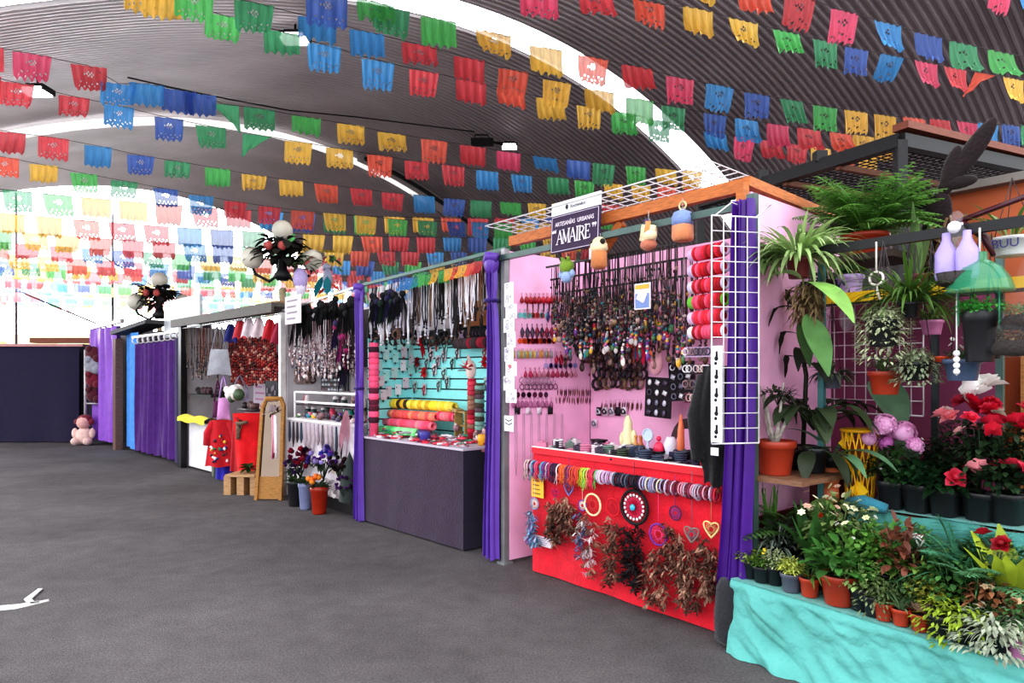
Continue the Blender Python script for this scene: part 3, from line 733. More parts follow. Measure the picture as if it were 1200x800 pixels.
# red covered counter
xl = FA.pk(625, 600, .03)[0]; xr = FA.pk(846, 640, .03)[0]; ZC = .965
t = thing('market_counter', 'red cloth covered counter of the pink stall with dream catchers hanging in front', 'counter', FA, 0, .03, 0)
b = cloth_front(xl, xr, .01, ZC, 3, .01); part(b, 'front_cloth', t, CLOTH, REDC)
b = MB(); b.quad((xl, 0, .01), (xl, .55, .01), (xl, .55, ZC), (xl, 0, ZC)); part(b, 'side_cloth', t, CLOTH, C(190, 20, 40), smooth=False); b = MB(); b.quad((xr, 0, .01), (xr, .55, .01), (xr, .55, ZC), (xr, 0, ZC)); part(b, 'end_cloth', t, CLOTH, C(190, 20, 40), smooth=False)
b = MB(); b.box((xl+xr)/2, .3, ZC+.012, xr-xl, .6, .024); part(b, 'table_top', t, PAINT, C(205, 40, 60), smooth=False)
b = MB(); b.box((xl+xr)/2, -.008, ZC+.03, xr-xl, .016, .05); part(b, 'front_lip', t, PAINT, C(208, 30, 46), smooth=False)
b = MB(); b.box((xl+xr)/2, -.008, ZC+.058, xr-xl, .02, .008); part(b, 'white_edge', t, PAINT, C(240, 225, 222), smooth=False)
# bar with woven bracelets
zbar = ZC-.065; ybar = -.04
bar_thing(FA, (xl-.01, ybar, zbar), (xr+.03, ybar, zbar), .02, 'bracelet_bar', 'thin bar across the red counter front carrying woven bracelets', 'bar', WOOD, C(120, 60, 40))
def bracelet_mesh(seed, tail):
    r = random.Random(seed); b = MB(); b.ring((0, 0, -.03), .034, .0062, 'x', 12, 4, rz=.042)
    if tail:
        for k in range(4): b.tube([(r.uniform(-.01, .01), -.03+r.uniform(-.01, .01), -.05), (r.uniform(-.02, .02), -.03+r.uniform(-.015, .01), -.09), (r.uniform(-.03, .03), -.03+r.uniform(-.02, .02), -.1-r.uniform(.01, .04))], .0025, 3)
    return b.mesh('woven_bracelet', THREAD)
BRT = [bracelet_mesh(k, True) for k in range(4)]; BRN = [bracelet_mesh(k, False) for k in range(3)]
zones = [(.0, .22, [C(210, 60, 90), C(60, 170, 190), C(230, 200, 200), C(120, 60, 130), C(60, 190, 200), C(60, 40, 70), C(230, 120, 150)], BRT, 'many coloured woven bracelet with loose ends on the red counter bar'),
         (.22, .34, [C(220, 120, 60), C(230, 90, 60), C(200, 60, 80), C(120, 60, 120)], BRT, 'orange and red woven bracelet with loose ends on the red counter bar'),
         (.34, .44, [C(160, 200, 60), C(230, 160, 120), C(90, 170, 90), C(240, 200, 60), C(220, 60, 90)], BRT, 'green and yellow woven bracelet with loose ends on the red counter bar'),
         (.44, .53, [C(206, 176, 210), C(190, 150, 190), C(225, 200, 220)], BRN, 'pale lilac woven bracelet on the red counter bar'),
         (.53, .66, [C(28, 26, 44), C(40, 40, 60), C(90, 100, 120), C(24, 20, 30)], BRN, 'dark navy woven bracelet on the red counter bar'),
         (.66, .78, [C(170, 150, 200), C(150, 150, 190), C(40, 30, 60), C(200, 180, 210), C(220, 210, 180)], BRN, 'lavender grey woven bracelet on the red counter bar'),
         (.78, 1.0, [C(220, 60, 100), C(200, 40, 60), C(150, 60, 90), C(230, 150, 170), C(120, 40, 60), C(190, 170, 190)], BRN, 'red and pink woven bracelet on the red counter bar')]
nb = 96
for i in range(nb):
    q = (i+.5)/nb; zn = next(z for z in zones if z[0] <= q <= z[1])
    solo(R.choice(zn[3]), 'woven_bracelet', zn[4], 'bracelet', FA, lerp(xl+.01, xr+.02, q), ybar, zbar+.006, rz=R.uniform(-.2, .2), color=vary(R.choice(zn[2]), .2), group='woven bracelets on the red counter bar', s=R.uniform(.9, 1.15))
# dream catchers on the red cloth
BRN_ = [C(112, 76, 62), C(142, 100, 84), C(88, 58, 48), C(168, 128, 108)]
def dcp(u, v): x, z = FA.pk(u, v, -.02); return x, z
for (u, v, lab, r, hc, fc, nf, fl_, kw) in (
    (627, 590, 'pale blue feathered dream catcher at the pink end of the red counter', .045, C(110, 150, 190), [C(120, 170, 200), C(170, 190, 220), C(150, 120, 180), C(90, 140, 170)], 18, .26, dict(spread=1.0)),
    (651, 578, 'small magenta heart dream catcher with thick brown feathers', .042, C(190, 20, 90), BRN_, 34, .3, dict(heart=True, spread=1.9, webc=C(160, 30, 90))),
    (667, 573, 'small blue and white shield dream catcher above brown feathers', .05, C(120, 130, 190), BRN_, 26, .26, dict(heart=True, spread=1.2, webc=C(60, 60, 110))),
    (683, 592, 'violet dream catcher with grey and white feathers', .04, C(90, 50, 160), [C(150, 140, 150), C(220, 215, 215), C(100, 110, 150), C(110, 90, 60)], 16, .3, dict(spread=1.1)),
    (695, 591, 'cream ring dream catcher with open web and a pink tail feather', .078, C(240, 214, 170), [C(225, 200, 205), C(200, 180, 180), C(150, 110, 90), C(230, 170, 190)], 14, .42, dict(spread=.6, webc=C(210, 60, 60))),
    (719, 594, 'red round dream catcher with long brown feathers', .062, C(205, 20, 40), BRN_, 30, .44, dict(spread=1.0, webc=C(200, 30, 50))),
    (744, 594, 'large black dream catcher with a red and turquoise woven centre', .115, C(26, 20, 24), [C(22, 20, 22), C(34, 30, 32), C(16, 14, 16)], 46, .42, dict(spread=.8, discs=(C(225, 205, 210), C(200, 40, 80), C(60, 170, 200)), webc=C(60, 40, 50))),
    (772, 626, 'purple and pink round dream catcher with brown feathers', .07, C(110, 50, 150), BRN_, 30, .4, dict(spread=1.2, webc=C(235, 70, 130))),
    (792, 601, 'small dark purple dream catcher high above brown feathers', .045, C(80, 30, 80), BRN_, 26, .36, dict(spread=1.4, webc=C(120, 60, 130))),
    (811, 626, 'grey stone heart dream catcher on a long cream string', .055, C(128, 118, 112), BRN_, 28, .38, dict(heart=True, string=.35, spread=1.2, webc=C(90, 110, 120))),
    (834, 620, 'yellow and white double heart dream catcher beside the purple drape', .055, C(230, 205, 140), BRN_, 30, .34, dict(heart=True, string=.25, spread=1.0, webc=C(190, 150, 100)))):
    x, z = dcp(u, v); dream_catcher(FA, x, -.025, z, lab, r, hc, fc, nf, fl_, **kw)
def note(F, u0, v0, u1, v1, y, label, color, ink, name='paper_note'):
    x0, za = F.pk(u0, v0, y); x1, zb_ = F.pk(u1, v1, y); w, h = abs(x1-x0), abs(za-zb_)
    t = thing(name, label, 'paper note', F, (x0+x1)/2, y, (za+zb_)/2)
    b = MB(); b.box(0, 0, 0, w, .003, h); part(b, 'sheet', t, PAPER, color, smooth=False)
    b = MB()
    for k in range(4):
        z = h*(.32-.21*k); b.bar((-w*.36, -.003, z), (w*R.uniform(.1, .36), -.003, z), .002, h*.06)
    part(b, 'handwriting', t, PAPER, ink, smooth=False); return t
note(FA, 623, 558, 637, 584, .0, 'yellow handwritten price note pinned to the red counter', C(235, 180, 60), C(140, 90, 40))
note(FA, 627, 626, 647, 643, .0, 'white paper note pinned low on the red counter', C(222, 208, 220), C(150, 140, 160))
# purple drape over the right post and its black foot
b = curtain_mesh(.2, .30, 2.62, 2.6, .03, lambda t: .55+.25*sin(PI*min(1, t*1.25))+(.5*max(0, t-.5)/.5), lambda t: -.075*t*t, 5, 46, 40)
t = thing('stall_drape', 'purple satin drape wrapped down the post beside the red counter', 'drape', FA, FA.pk(871, 400, -.09)[0], -.09, 0); part(b, 'cloth', t, VELVET, C(74, 30, 126))
b = MB(); b.lathe([(.05, .02), (.075, .05), (.078, .2), (.065, .36), (.05, .4)], 12, sq=.4)
solo(b, 'post_weight', 'black weighted foot under the purple drape at the red counter', 'weight', FA, FA.pk(855, 720, -.09)[0], -.09, 0, mats=CLOTH, color=C(36, 36, 42))
# upright wire panel with the white strip
pw = .29; X0, Z0 = FA.pk(834, 520, -.36); _, Z1 = FA.pk(830, 253, -.36)
ang = math.radians(62)
t = thing('wire_grid', 'white upright wire grid panel in front of the purple drape', 'wire panel', FA, X0, -.36, Z0, rz=ang); part(mesh_panel(pw, Z1-Z0, 4, 15, .0032), 'grid', t, WIRE)
b = MB()
for gx in (.02, pw-.02):
    b.tube([(gx, 0, Z1-Z0), (gx+.33*sin(ang)*.5, .33*cos(ang)*.5, Z1-Z0+.1), (gx+(.33-gx*sin(ang))*sin(ang), (.33-gx*sin(ang))*cos(ang), 2.58-Z0)], .004, 4)
part(b, 'hanging_wire', t, WIRE)
x_, z0s = FA.pk(841, 518, -.37); _, z1s = FA.pk(841, 405, -.37)
t = thing('sign_strip', 'tall narrow white strip with black marks on the wire grid panel', 'strip', FA, x_, -.38, z0s, rz=.15); hh = z1s-z0s
b = MB(); b.box(0, 0, hh/2, .066, .004, hh); part(b, 'card', t, PAPER, C(243, 243, 246), smooth=False)
b = MB()
for k in range(5):
    z = hh*(.08+.19*k); b.ball((0, -.004, z+.015), .012, .002, .014, n=6, nz=4); b.box(.002, -.004, z+.04, .012, .002, .03); b.ball((-.004, -.004, z-.012), .009, .002, .01, n=6, nz=4)
part(b, 'black_mark', t, PAPER, C(20, 20, 22))
# black bag at the counter end
xk, _ = FA.pk(832, 500, -.06); b = MB()
for sg in (-1, 1): b.grid(lambda a, q, g=sg: ((a-.5)*(.13+.12*sin(PI*min(1, q*1.1))), g*(.03+.04*sin(PI*a))+.012*sin(14*a+5*q), lerp(1.66, .93, q)+.02*sin(8*a)*(q > .9)), 16, 18)
b.tube([(-.07, 0, 1.6), (-.12, -.02, 1.35), (-.1, -.05, 1.08)], [.04, .05, .04], 8); b.tube([(0, 0, 1.64), (0, .03, 1.75)], .012, 5)
solo(b, 'draped_jacket', 'black cloth jacket hanging at the end of the red counter behind the wire grid', 'jacket', FA, xk, .0, 0, rz=.5, mats=CLOTH, color=C(18, 16, 20))
note(FA, 833, 524, 842, 534, -.1, 'small white price tag against the black cloth at the counter end', C(240, 240, 240), C(200, 200, 200))
# rolls of red bracelets
def bracelet_roll(F, x, y, z, L, r, tube, cols, label, rz=0., rx=0., ry=0., vertical=False, nb=9, group=None, name='bracelet_roll', hole=C(120, 110, 130)):
    t = thing(name, label, 'bracelet roll', F, x, y, z, rz=rz, rx=rx, ry=ry, group=group)
    M = Matrix.Rotation(PI/2, 4, 'Y') if not vertical else Matrix.Identity(4)
    b = MB(); b.lathe([(r*.62, 0), (r, 0), (r, L), (r*.62, L), (r*.62, L*.9)], 14, M=M); part(b, 'tube', t, PAPER, tube)
    b = MB(); b.lathe([(0, .012), (r*.62, .012)], 12, M=M); part(b, 'tube_end', t, PAPER, hole)
    me = MB().lathe([(r*1.0, 0), (r*1.16, L/nb*.12), (r*1.16, L/nb*.66), (r*1.0, L/nb*.78)], 14, M=M).mesh('bracelet', THREAD)
    for k in range(nb):
        o = L*(.14+.82*k/nb); c = R.choice(cols); part(me, 'bracelet', t, color=vary(c, .2), loc=(0, 0, o) if vertical else (o, 0, 0))
    return t
REDS = [C(190, 24, 40), C(215, 40, 60), C(160, 16, 30), C(225, 80, 110)]
for i, (v, tc, hc, w) in enumerate(((299, C(225, 190, 225), C(90, 60, 110), 'topmost roll, with lilac paper ends'), (318, C(215, 190, 225), C(110, 90, 150), 'second roll from the top'), (337, C(220, 205, 230), C(90, 90, 130), 'third roll from the top'), (355, C(110, 190, 60), C(50, 140, 30), 'roll with a green end'), (373, C(220, 190, 220), C(110, 90, 150), 'roll under the green ended one'), (390, C(235, 230, 240), C(110, 130, 170), 'lowest roll with a white end'))):
    x, z = FA.pk(810, v, .02); bracelet_roll(FA, x, .02, z, .28, .04, tc, REDS, 'red bracelet roll by the purple drape, '+w, rz=-.12, hole=hc)
for k, (v, lab) in enumerate(((412, 'upper narrow rack of pale bangles under the red bracelet rolls'), (432, 'dark rack of silver bangles under the pale one'), (450, 'third rack of small silver pieces by the black cloth'), (466, 'lowest dark red rack by the black cloth'))):
    x, z = FA.pk(815, v, .1); t = thing('bangle_rack', lab, 'rack', FA, x, .1, z)
    box_part(t, 'tray', -.08, .12, -.01, .02, -.035, .03, PAINT, (C(200, 170, 205), C(40, 26, 34), C(90, 70, 76), C(110, 30, 60))[k])
    b = MB()
    for q in range(7): b.ring((-.065+.028*q, -.02, 0), .022, .005, n=10, q=4)
    part(b, 'bangle', t, PAL_LIGHT)
# things dangling from the front rail
def dangler(u, v, label, kind):
    x, z = FA.pk(u, v, -.06); t = thing('hanging_plush', label, 'hanging toy', FA, x, -.06, z)
    b = MB(); b.tube([(0, 0, .1), (0, 0, .17)], .003, 4); b.ring((0, 0, .1), .014, .003); part(b, 'hanging_ring', t, THREAD, C(170, 170, 170))
    if kind == 'frog':
        b = MB(); b.ball((0, 0, .04), .065, .05, .055); b.ball((-.03, -.02, .09), .02); b.ball((.03, -.02, .09), .02); part(b, 'head', t, CLOTH, C(120, 150, 50))
        b = MB(); b.ball((0, 0, -.04), .05, .04, .05); b.ball((-.06, 0, -.02), .022, .02, .03); b.ball((.06, 0, -.02), .022, .02, .03); part(b, 'body', t, CLOTH, C(150, 170, 210))
        b = MB(); b.ball((-.03, -.038, .092), .009, n=6); b.ball((.03, -.038, .092), .009, n=6); part(b, 'eye', t, PLAST, C(20, 24, 16))
    elif kind == 'cream':
        b = MB(); b.lathe([(.03, .06), (.06, .04), (.065, 0), (.05, -.02)], 12); b.ball((0, 0, .05), .055, .045, .04); part(b, 'head', t, CLOTH, C(238, 214, 170))
        b = MB(); b.lathe([(.04, -.14), (.058, -.12), (.056, -.02), (.04, 0)], 12); part(b, 'body', t, CLOTH, C(205, 130, 80))
        [part(MB().ball((q, -.02, .047), .02, .02, .022), 'ear', t, CLOTH, C(34, 30, 26)) for q in (-.05, .052)]
        b = MB(); b.box(-.075, .01, -.02, .05, .02, .08); part(b, 'cuff', t, CLOTH, C(226, 232, 236))
    elif kind == 'house':
        b = MB(); b.box(0, 0, .02, .1, .05, .11, (0, .2, 0)); b.ball((.03, -.02, .0), .05, .04, .035); part(b, 'body', t, CLOTH, C(242, 224, 180))
        b = MB(); b.ball((0, 0, -.055), .06, .05, .04); part(b, 'base', t, CLOTH, C(196, 120, 96)); b = MB(); b.box(.015, -.03, .05, .03, .02, .09, (0, .2, 0)); part(b, 'roof_patch', t, CLOTH, C(220, 150, 90))
        b = MB(); b.ball((-.015, 0, .1), .02, n=6); part(b, 'bow', t, CLOTH, C(80, 50, 110))
    else:
        b = MB(); b.lathe([(.05, -.1), (.058, -.08), (.056, .0)], 12, sq=.5); part(b, 'lower_body', t, CLOTH, C(206, 132, 92)); b = MB(); b.lathe([(.056, 0), (.058, .05), (.045, .085), (.01, .1)], 12, sq=.5); part(b, 'upper_body', t, CLOTH, C(130, 150, 200))
        b = MB(); b.ring((0, 0, .125), .026, .006); part(b, 'key_ring', t, METAL, C(220, 200, 150))
dangler(664, 318, 'green hanging toy with pale blue body under the name sign', 'frog')
dangler(702, 292, 'cream and tan hanging toy at the end of the name sign', 'cream')
dangler(760, 277, 'cream and brick hanging toy under the orange beam', 'house')
dangler(800, 264, 'blue and orange hanging pouch toy under the orange beam', 'pouch')
x, z = FA.pk(753, 347, .05); t = thing('picture_card', 'small white edged picture card hung amid the dark necklaces', 'picture card', FA, x, .05, z)
box_part(t, 'card', -.07, .07, -.003, .003, -.09, .09, PAPER, C(225, 222, 235)); box_part(t, 'picture', -.06, .06, -.007, -.004, -.08, .02, PAPER, C(120, 140, 190)); b = MB(); b.box(0, -.009, .0, .075, .003, .075, (0, .5, 0)); part(b, 'pale_square', t, PAPER, C(225, 205, 225), smooth=False); box_part(t, 'top_band', -.06, .06, -.007, -.004, .05, .08, PAPER, C(225, 170, 70))
# necklaces: rods across the stall, three deep
DARKC = [C(24, 20, 24), C(40, 30, 32), C(18, 18, 22), C(64, 44, 40), C(90, 70, 70), C(30, 40, 46), C(130, 120, 126)]
for y, z, n, a0, a1, L, lb, pal in ((.18, 2.5, 34, 645, 800, .52, 'dark cord necklace on the front rod of the pink stall', PAL_DARK), (.42, 2.44, 34, 650, 815, .62, 'dark cord necklace on the middle rod of the pink stall', PAL_MIX), (.68, 2.36, 34, 655, 830, .66, 'dark cord necklace on the back rod of the pink stall', PAL_DARK)):
    xa, xb = FA.pk(a0, 300, y)[0], FA.pk(a1, 300, y)[0]
    bar_thing(FA, (xa-.05, y, z), (min(xb+.05, LA-.02), y, z), .015, 'necklace_rod', lb.replace('dark cord necklace on the', 'thin dark')+' holding necklaces', 'rod', METAL, C(60, 60, 60))
    hang_necklaces(FA, [lerp(xa, xb, (i+.5)/n) for i in range(n)], y, z, L, lb, 'dark necklaces in the pink stall', DARKC, pal, .05, .02, seed=int(y*100))
# a wall of dark leather pieces on the back board, rows of loops
LOOP = MB().ring((0, 0, 0), .036, .011, n=10, q=5).ball((0, -.012, -.036), .018, .01, .014, n=6, nz=4).mesh('leather_bracelet', PAL_DARK)
DANG = MB().tube([(0, 0, .05), (0, 0, 0)], .003, 3).ball((0, 0, -.015), .016, .012, .022, n=7).ball((0, 0, .02), .009, n=5, nz=4).ball((0, 0, -.05), .011, .009, .016, n=6, nz=4).mesh('bead_charm', PAL_MIX)
def put(F, u, v, yb, xs=.03):
    """a spot on the back board, or on the inner side board where that comes first"""
    x, z = F.pk(u, v, yb)
    if x > xs+.03: return x, yb, z, 0.
    y, z = F.pkx(u, v, xs); return xs+.012, y, z, -PI/2
def wall_rows(F, rows, me, name, label, cat, group, y=1.0, uz=True, cols=None, s=1., jit=.2):
    for v, ua, ub, n in rows:
        for i in range(n):
            u = lerp(ua, ub, (i+.5)/n); x, y_, z, rz_ = put(F, u, v+R.uniform(-1, 1), y-.015)
            solo(me, name, label, cat, F, x, y_, z, rz=rz_+R.uniform(-jit, jit), color=vary(R.choice(cols), .2) if cols else None, group=group, s=s*R.uniform(.85, 1.15), ry=R.uniform(-.15, .15))
wall_rows(FA, [(408, 674, 758, 13), (418, 680, 756, 12), (427, 694, 756, 10), (438, 696, 756, 10), (449, 696, 752, 9)], LOOP, 'leather_bracelet', 'dark leather bracelet on the pink back board of the jewellery stall', 'bracelet', 'leather bracelets on the pink back board', s=1.15)
wall_rows(FA, [(352, 665, 705, 8), (362, 665, 706, 8), (373, 665, 706, 8), (384, 665, 702, 8), (392, 667, 700, 7)], LOOP, 'leather_bracelet', 'dark woven bracelet in the tall block beside the earrings', 'bracelet', 'woven bracelets in a block on the pink board', s=.95)
wall_rows(FA, [(352, 706, 800, 15), (364, 704, 790, 15), (377, 702, 790, 15), (390, 700, 785, 13)], DANG, 'bead_charm', 'many coloured bead charm hanging below the dark necklaces', 'charm', 'bead charms in the pink stall', y=.9, s=1.5)
wall_rows(FA, [(455, 652, 692, 8), (464, 650, 692, 8), (470, 705, 752, 9)], EAR['feather'], 'earring_pair', 'brown leather earring pair low on the pink back board', 'earrings', 'brown earrings on the pink back board', cols=[C(110, 60, 60), C(130, 80, 76), C(90, 50, 60)], s=.9)
for v, ua, ub, n, lab in ((480, 600, 690, 7, 'black and white ear cuff card low on the pink board'), (482, 698, 735, 5, 'black pouch card on the pink back board above the counter'), (496, 648, 702, 5, 'grey stone brooch card on the pink back board above the counter')):
    for i in range(n):
        u = lerp(ua, ub, (i+.5)/n)
        if u < 652: y_, z = FA.pkx(u, v, .04); x_, y__, rz = .04, y_, -PI/2
        else: x_, z = FA.pk(u, v, .98); y__, rz = .98, 0
        t = thing('jewellery_card', lab, 'jewellery card', FA, x_, y__, z, rz=rz, group=lab.split(' card')[0]+' cards'); part(CARD, 'card', t, color=C(236, 220, 232) if i % 3 else C(40, 34, 40), s=.8)
        b = MB(); b.ring((-.01, -.006, 0), .02, .007, n=10, q=4); b.ball((.016, -.006, -.008), .012, .005, .016, n=6, nz=4); part(b, 'ornament', t, PLAST, R.choice([C(24, 20, 26), C(200, 200, 210), C(34, 30, 40), C(110, 110, 130)]))
# earrings on the inner pink side board, row under row
SIDE = [(346, 612, 656, 9, 'drop', [C(150, 20, 30), C(190, 30, 50)], 'small red drop earrings at the top of the pink side board'),
        (352, 618, 650, 5, 'feather', [C(90, 20, 30), C(60, 20, 30)], 'long dark red earrings below the top row'),
        (365, 610, 640, 6, 'disc', [C(230, 120, 110), C(240, 240, 245), C(120, 200, 200), C(200, 60, 70)], 'small mixed disc earrings on the pink side board'),
        (364, 642, 664, 4, 'diamond', [C(190, 20, 50), C(210, 40, 70), C(70, 50, 110)], 'red and violet diamond earrings on the pink side board'),
        (382, 612, 652, 7, 'diamond', [C(80, 60, 80), C(60, 50, 70), C(150, 30, 60)], 'plum diamond earrings on the pink side board'),
        (395, 610, 648, 8, 'disc', [C(60, 20, 40), C(150, 30, 40), C(220, 80, 40), C(50, 50, 60)], 'dark disc earrings along a rod on the pink side board'),
        (411, 603, 650, 10, 'bar', [C(200, 190, 120), C(170, 190, 180), C(220, 160, 60), C(190, 140, 170)], 'pale bar earrings on the pink side board'),
        (414, 652, 662, 2, 'diamond', [C(170, 20, 60)], 'crimson diamond earrings beside the pale bars'),
        (424, 640, 674, 6, 'disc', [C(130, 130, 190), C(170, 150, 200)], 'lilac disc earrings on the pink side board'),
        (433, 616, 690, 14, 'drop', [C(170, 40, 80), C(120, 40, 60), C(190, 120, 140)], 'tiny wine coloured drop earrings on the pink side board'),
        (441, 612, 645, 8, 'hoop', [C(200, 170, 190), C(180, 130, 160)], 'tiny silver hoop earrings on the pink side board'),
        (449, 612, 650, 8, 'hoop', [C(170, 130, 150), C(120, 70, 100)], 'lower tiny hoop earrings on the pink side board'),
        (458, 600, 640, 6, 'disc', [C(60, 30, 50), C(120, 50, 80)], 'few dark stud earrings low on the pink side board'),
        (468, 602, 645, 9, 'drop', [C(180, 110, 150), C(160, 90, 130)], 'faint mauve drop earrings low on the pink side board')]
for v, ua, ub, n, kind, cols, lab in SIDE:
    for i in range(n):
        u = lerp(ua, ub, (i+.5)/n)
        if u < 676: y_, z = FA.pkx(u, v, .035); o = (.04, y_, z, -PI/2)
        else: x_, z = FA.pk(u, v, 1.0); o = (x_, .99, z, 0)
        solo(EAR[kind], 'earring_pair', lab, 'earrings', FA, o[0], o[1], o[2], rz=o[3], color=vary(R.choice(cols), .2), group=lab, s=1.5)
for i in range(7):
    y_, z = FA.pkx(604+i*9, 500, .035); b = MB(); L = R.uniform(.35, .5); b.tube([(-.008, 0, .12), (-.012, 0, -L*.6), (0, 0, -L), (.012, 0, -L*.6), (.008, 0, .12)], .003, 4)
    solo(b, 'thin_chain', 'thin pale chain hanging low on the pink side board', 'chain', FA, .045, y_, z, rz=-PI/2, mats=METAL, color=C(190, 160, 180), group='thin chains on the pink side board')
# white cards clipped to the outer post
for k, (v, h, lab) in enumerate(((345, .2, 'topmost white earring card on the grey post'), (365, .12, 'second white earring card on the grey post'), (381, .12, 'third white earring card on the grey post'), (398, .13, 'fourth white earring card on the grey post'), (415, .12, 'fifth white earring card on the grey post'), (432, .12, 'white card with a red mark on the grey post'), (449, .12, 'pale card under the red marked one on the grey post'), (464, .11, 'second lowest white card on the grey post'), (496, .13, 'lowest white card with two black strokes on the grey post'))):
    x, z = FA.pk(597+(k % 2)*3, v, -.04); t = thing('earring_card', lab, 'earring card', FA, x, -.045-.004*(k % 2), z, rz=R.uniform(-.1, .1)); w_ = .13
    box_part(t, 'card', -w_/2, w_/2, -.002, .002, -h/2, h/2, PAPER, C(238, 232, 240)); b = MB()
    if k == 8:
        for q in (.025, -.005): b.tube([(-.045, -.004, q+.01), (0, -.004, q-.006), (.045, -.004, q+.01)], .004, 4)
    else:
        for q in range(4): b.ring((R.uniform(-.045, .045), -.004, R.uniform(-h*.35, h*.35)), R.uniform(.01, .02), .0025, n=9, q=4)
    part(b, 'ornament', t, PLAST, C(200, 40, 60) if k == 5 else C(60, 50, 66) if k == 8 else C(150, 140, 156))
# black jewellery boards
for (u0, v0, u1, v1, lab, tilt) in ((756, 442, 786, 490, 'black jewellery board with silver pieces, the lower of the pair', .05), (784, 424, 814, 470, 'black jewellery board with silver pieces, the upper of the pair', -.06)):
    xa, za = FA.pk(u0, v0, .75); xb, zb_ = FA.pk(u1, v1, .75); w_, h = xb-xa, za-zb_
    t = thing('jewellery_board', lab, 'display board', FA, (xa+xb)/2, .75, (za+zb_)/2, ry=tilt); box_part(t, 'board', -w_/2, w_/2, 0, .015, -h/2, h/2, CLOTH, C(26, 18, 26))
    for j in range(4):
        for i in range(3):
            b = MB(); k = R.randint(0, 2)
            if k == 0: b.ring((0, 0, 0), .022, .006, n=10, q=4)
            elif k == 1: b.ball((0, 0, 0), .02, .008, .026, n=7)
            else: b.box(0, 0, 0, .04, .006, .035, (0, .4, 0))
            part(b, 'silver_piece', t, METAL, R.choice([C(200, 200, 215), C(120, 120, 140), C(230, 230, 235), C(90, 80, 100)]), loc=(w_*(i-1)*.3, -.012, h*(.37-.25*j)))
b = MB()
for k in range(26): a = R.uniform(-1, 1); b.leaf((a*.05, 0, R.uniform(-.03, .03)), (a, -.2, -1.2), R.uniform(.1, .2), .05, .1)
x, z = FA.pk(748, 398, .6); solo(b, 'feather_ornament', 'pink, blue and orange feather ornament hanging at the middle of the stall', 'ornament', FA, x, .6, z, mats=palette('bright_feathers', [C(225, 40, 90), C(70, 150, 220), C(240, 110, 60), C(230, 60, 110), C(40, 30, 60)]))
b = MB(); b.ball((0, 0, 0), .07, .035, .1, n=12, nz=8); b.leaf((-.05, -.02, .06), (-.3, 0, 1), .08, .04, 0); b.leaf((.05, -.02, .06), (.3, 0, 1), .08, .04, 0); b.ball((0, -.04, -.01), .018, .02, .03, n=7)
x, z = FA.pk(770, 425, .72); solo(b, 'carved_mask', 'pale pink carved mask hanging over the black jewellery boards', 'mask', FA, x, .7, z, mats=PLAST, color=C(228, 170, 180))
# things on the red counter
def on_counter(u, v): x, y = FA.pkz(u, v, ZC+.03); return x, min(max(y, .06), .56)
for i in range(130):
    u = R.uniform(634, 832); x, y = FA.pkz(u, R.uniform(516, 548), ZC+.03); x = min(max(x, xl+.06), xr-.06); y = R.uniform(.07, .5); k = R.random(); q = (x-xl)/(xr-xl)
    c = R.choice([C(225, 210, 215), C(200, 120, 150), C(110, 130, 120), C(230, 225, 230), C(60, 50, 70)] if q < .4 else [C(36, 34, 60), C(60, 70, 90), C(30, 26, 34), C(50, 60, 44), C(150, 140, 150)] if q < .85 else [C(170, 30, 60), C(60, 60, 50), C(40, 36, 40)])
    b = MB(); p = 'light' if q < .4 else 'dark'
    if k < .45:
        for z in range(R.randint(1, 5)): b.ring((0, 0, .012+.016*z), .04, .008, 'z', 12, 5)
        solo(b, 'bangle', p+' bangle lying among the goods on the red counter', 'bangle', FA, x, y, ZC+.024, mats=PLAST, color=c, group=p+' bangles on the red counter')
    elif k < .8:
        b.tube([(-.06, 0, .01), (-.02, .02, .014), (.03, -.015, .012), (.07, .01, .01)], .01, 5); b.tube([(-.06, .02, .01), (0, -.01, .03), (.06, .02, .012)], .009, 5)
        solo(b, 'cord_bracelet', p+' cord bracelet lying on the red counter', 'bracelet', FA, x, y, ZC+.024, rz=R.uniform(0, 3), mats=PLAST, color=c, group=p+' cord bracelets on the red counter')
    else:
        b.box(0, 0, .035, .08, .06, .07); b.ball((0, 0, .075), .02, .02, .012, n=7)
        solo(b, 'trinket_box', p+' small trinket box on the red counter', 'box', FA, x, y, ZC+.024, rz=R.uniform(0, 3), mats=PLAST, color=c, group=p+' trinket boxes on the red counter', smooth=False)
def counter_item(u, v, name, label, cat, b, m, color, s=1.):
    x, z = FA.pk(u, v, .45); return solo(b, name, label, cat, FA, x, .45, ZC+.024, mats=m, color=color, s=s)
b = MB(); b.lathe([(.05, 0), (.055, .04), (.035, .08), (.045, .12), (.028, .17), (.03, .2), (.012, .25)], 10); b.ball((-.05, 0, .09), .02, .02, .05, n=7); b.ball((.05, 0, .11), .02, .02, .05, n=7); counter_item(736, 510, 'carved_figurine', 'pale yellow carved figurine standing on the red counter', 'figurine', b, PLAST, C(225, 215, 170), 1.2)
for u, c, lb in ((751, C(190, 100, 40), 'amber glass bottle on the red counter'), (745, C(206, 140, 70), 'honey coloured little bottle beside the amber one')):
    counter_item(u, 515, 'glass_bottle', lb, 'bottle', MB().lathe([(.026, 0), (.028, .07), (.012, .1), (.012, .13), (.016, .135), (.016, .15)], 10), PLAST, c)
b = MB(); b.ring((0, 0, .16), .045, .008); b.disc((0, 0, .16), .042, 16); b.lathe([(.04, 0), (.03, .02), (.01, .04), (.01, .11)], 8); counter_item(759, 505, 'round_clock', 'small round pale clock on a foot behind the amber bottle', 'clock', b, PLAST, C(190, 205, 225))
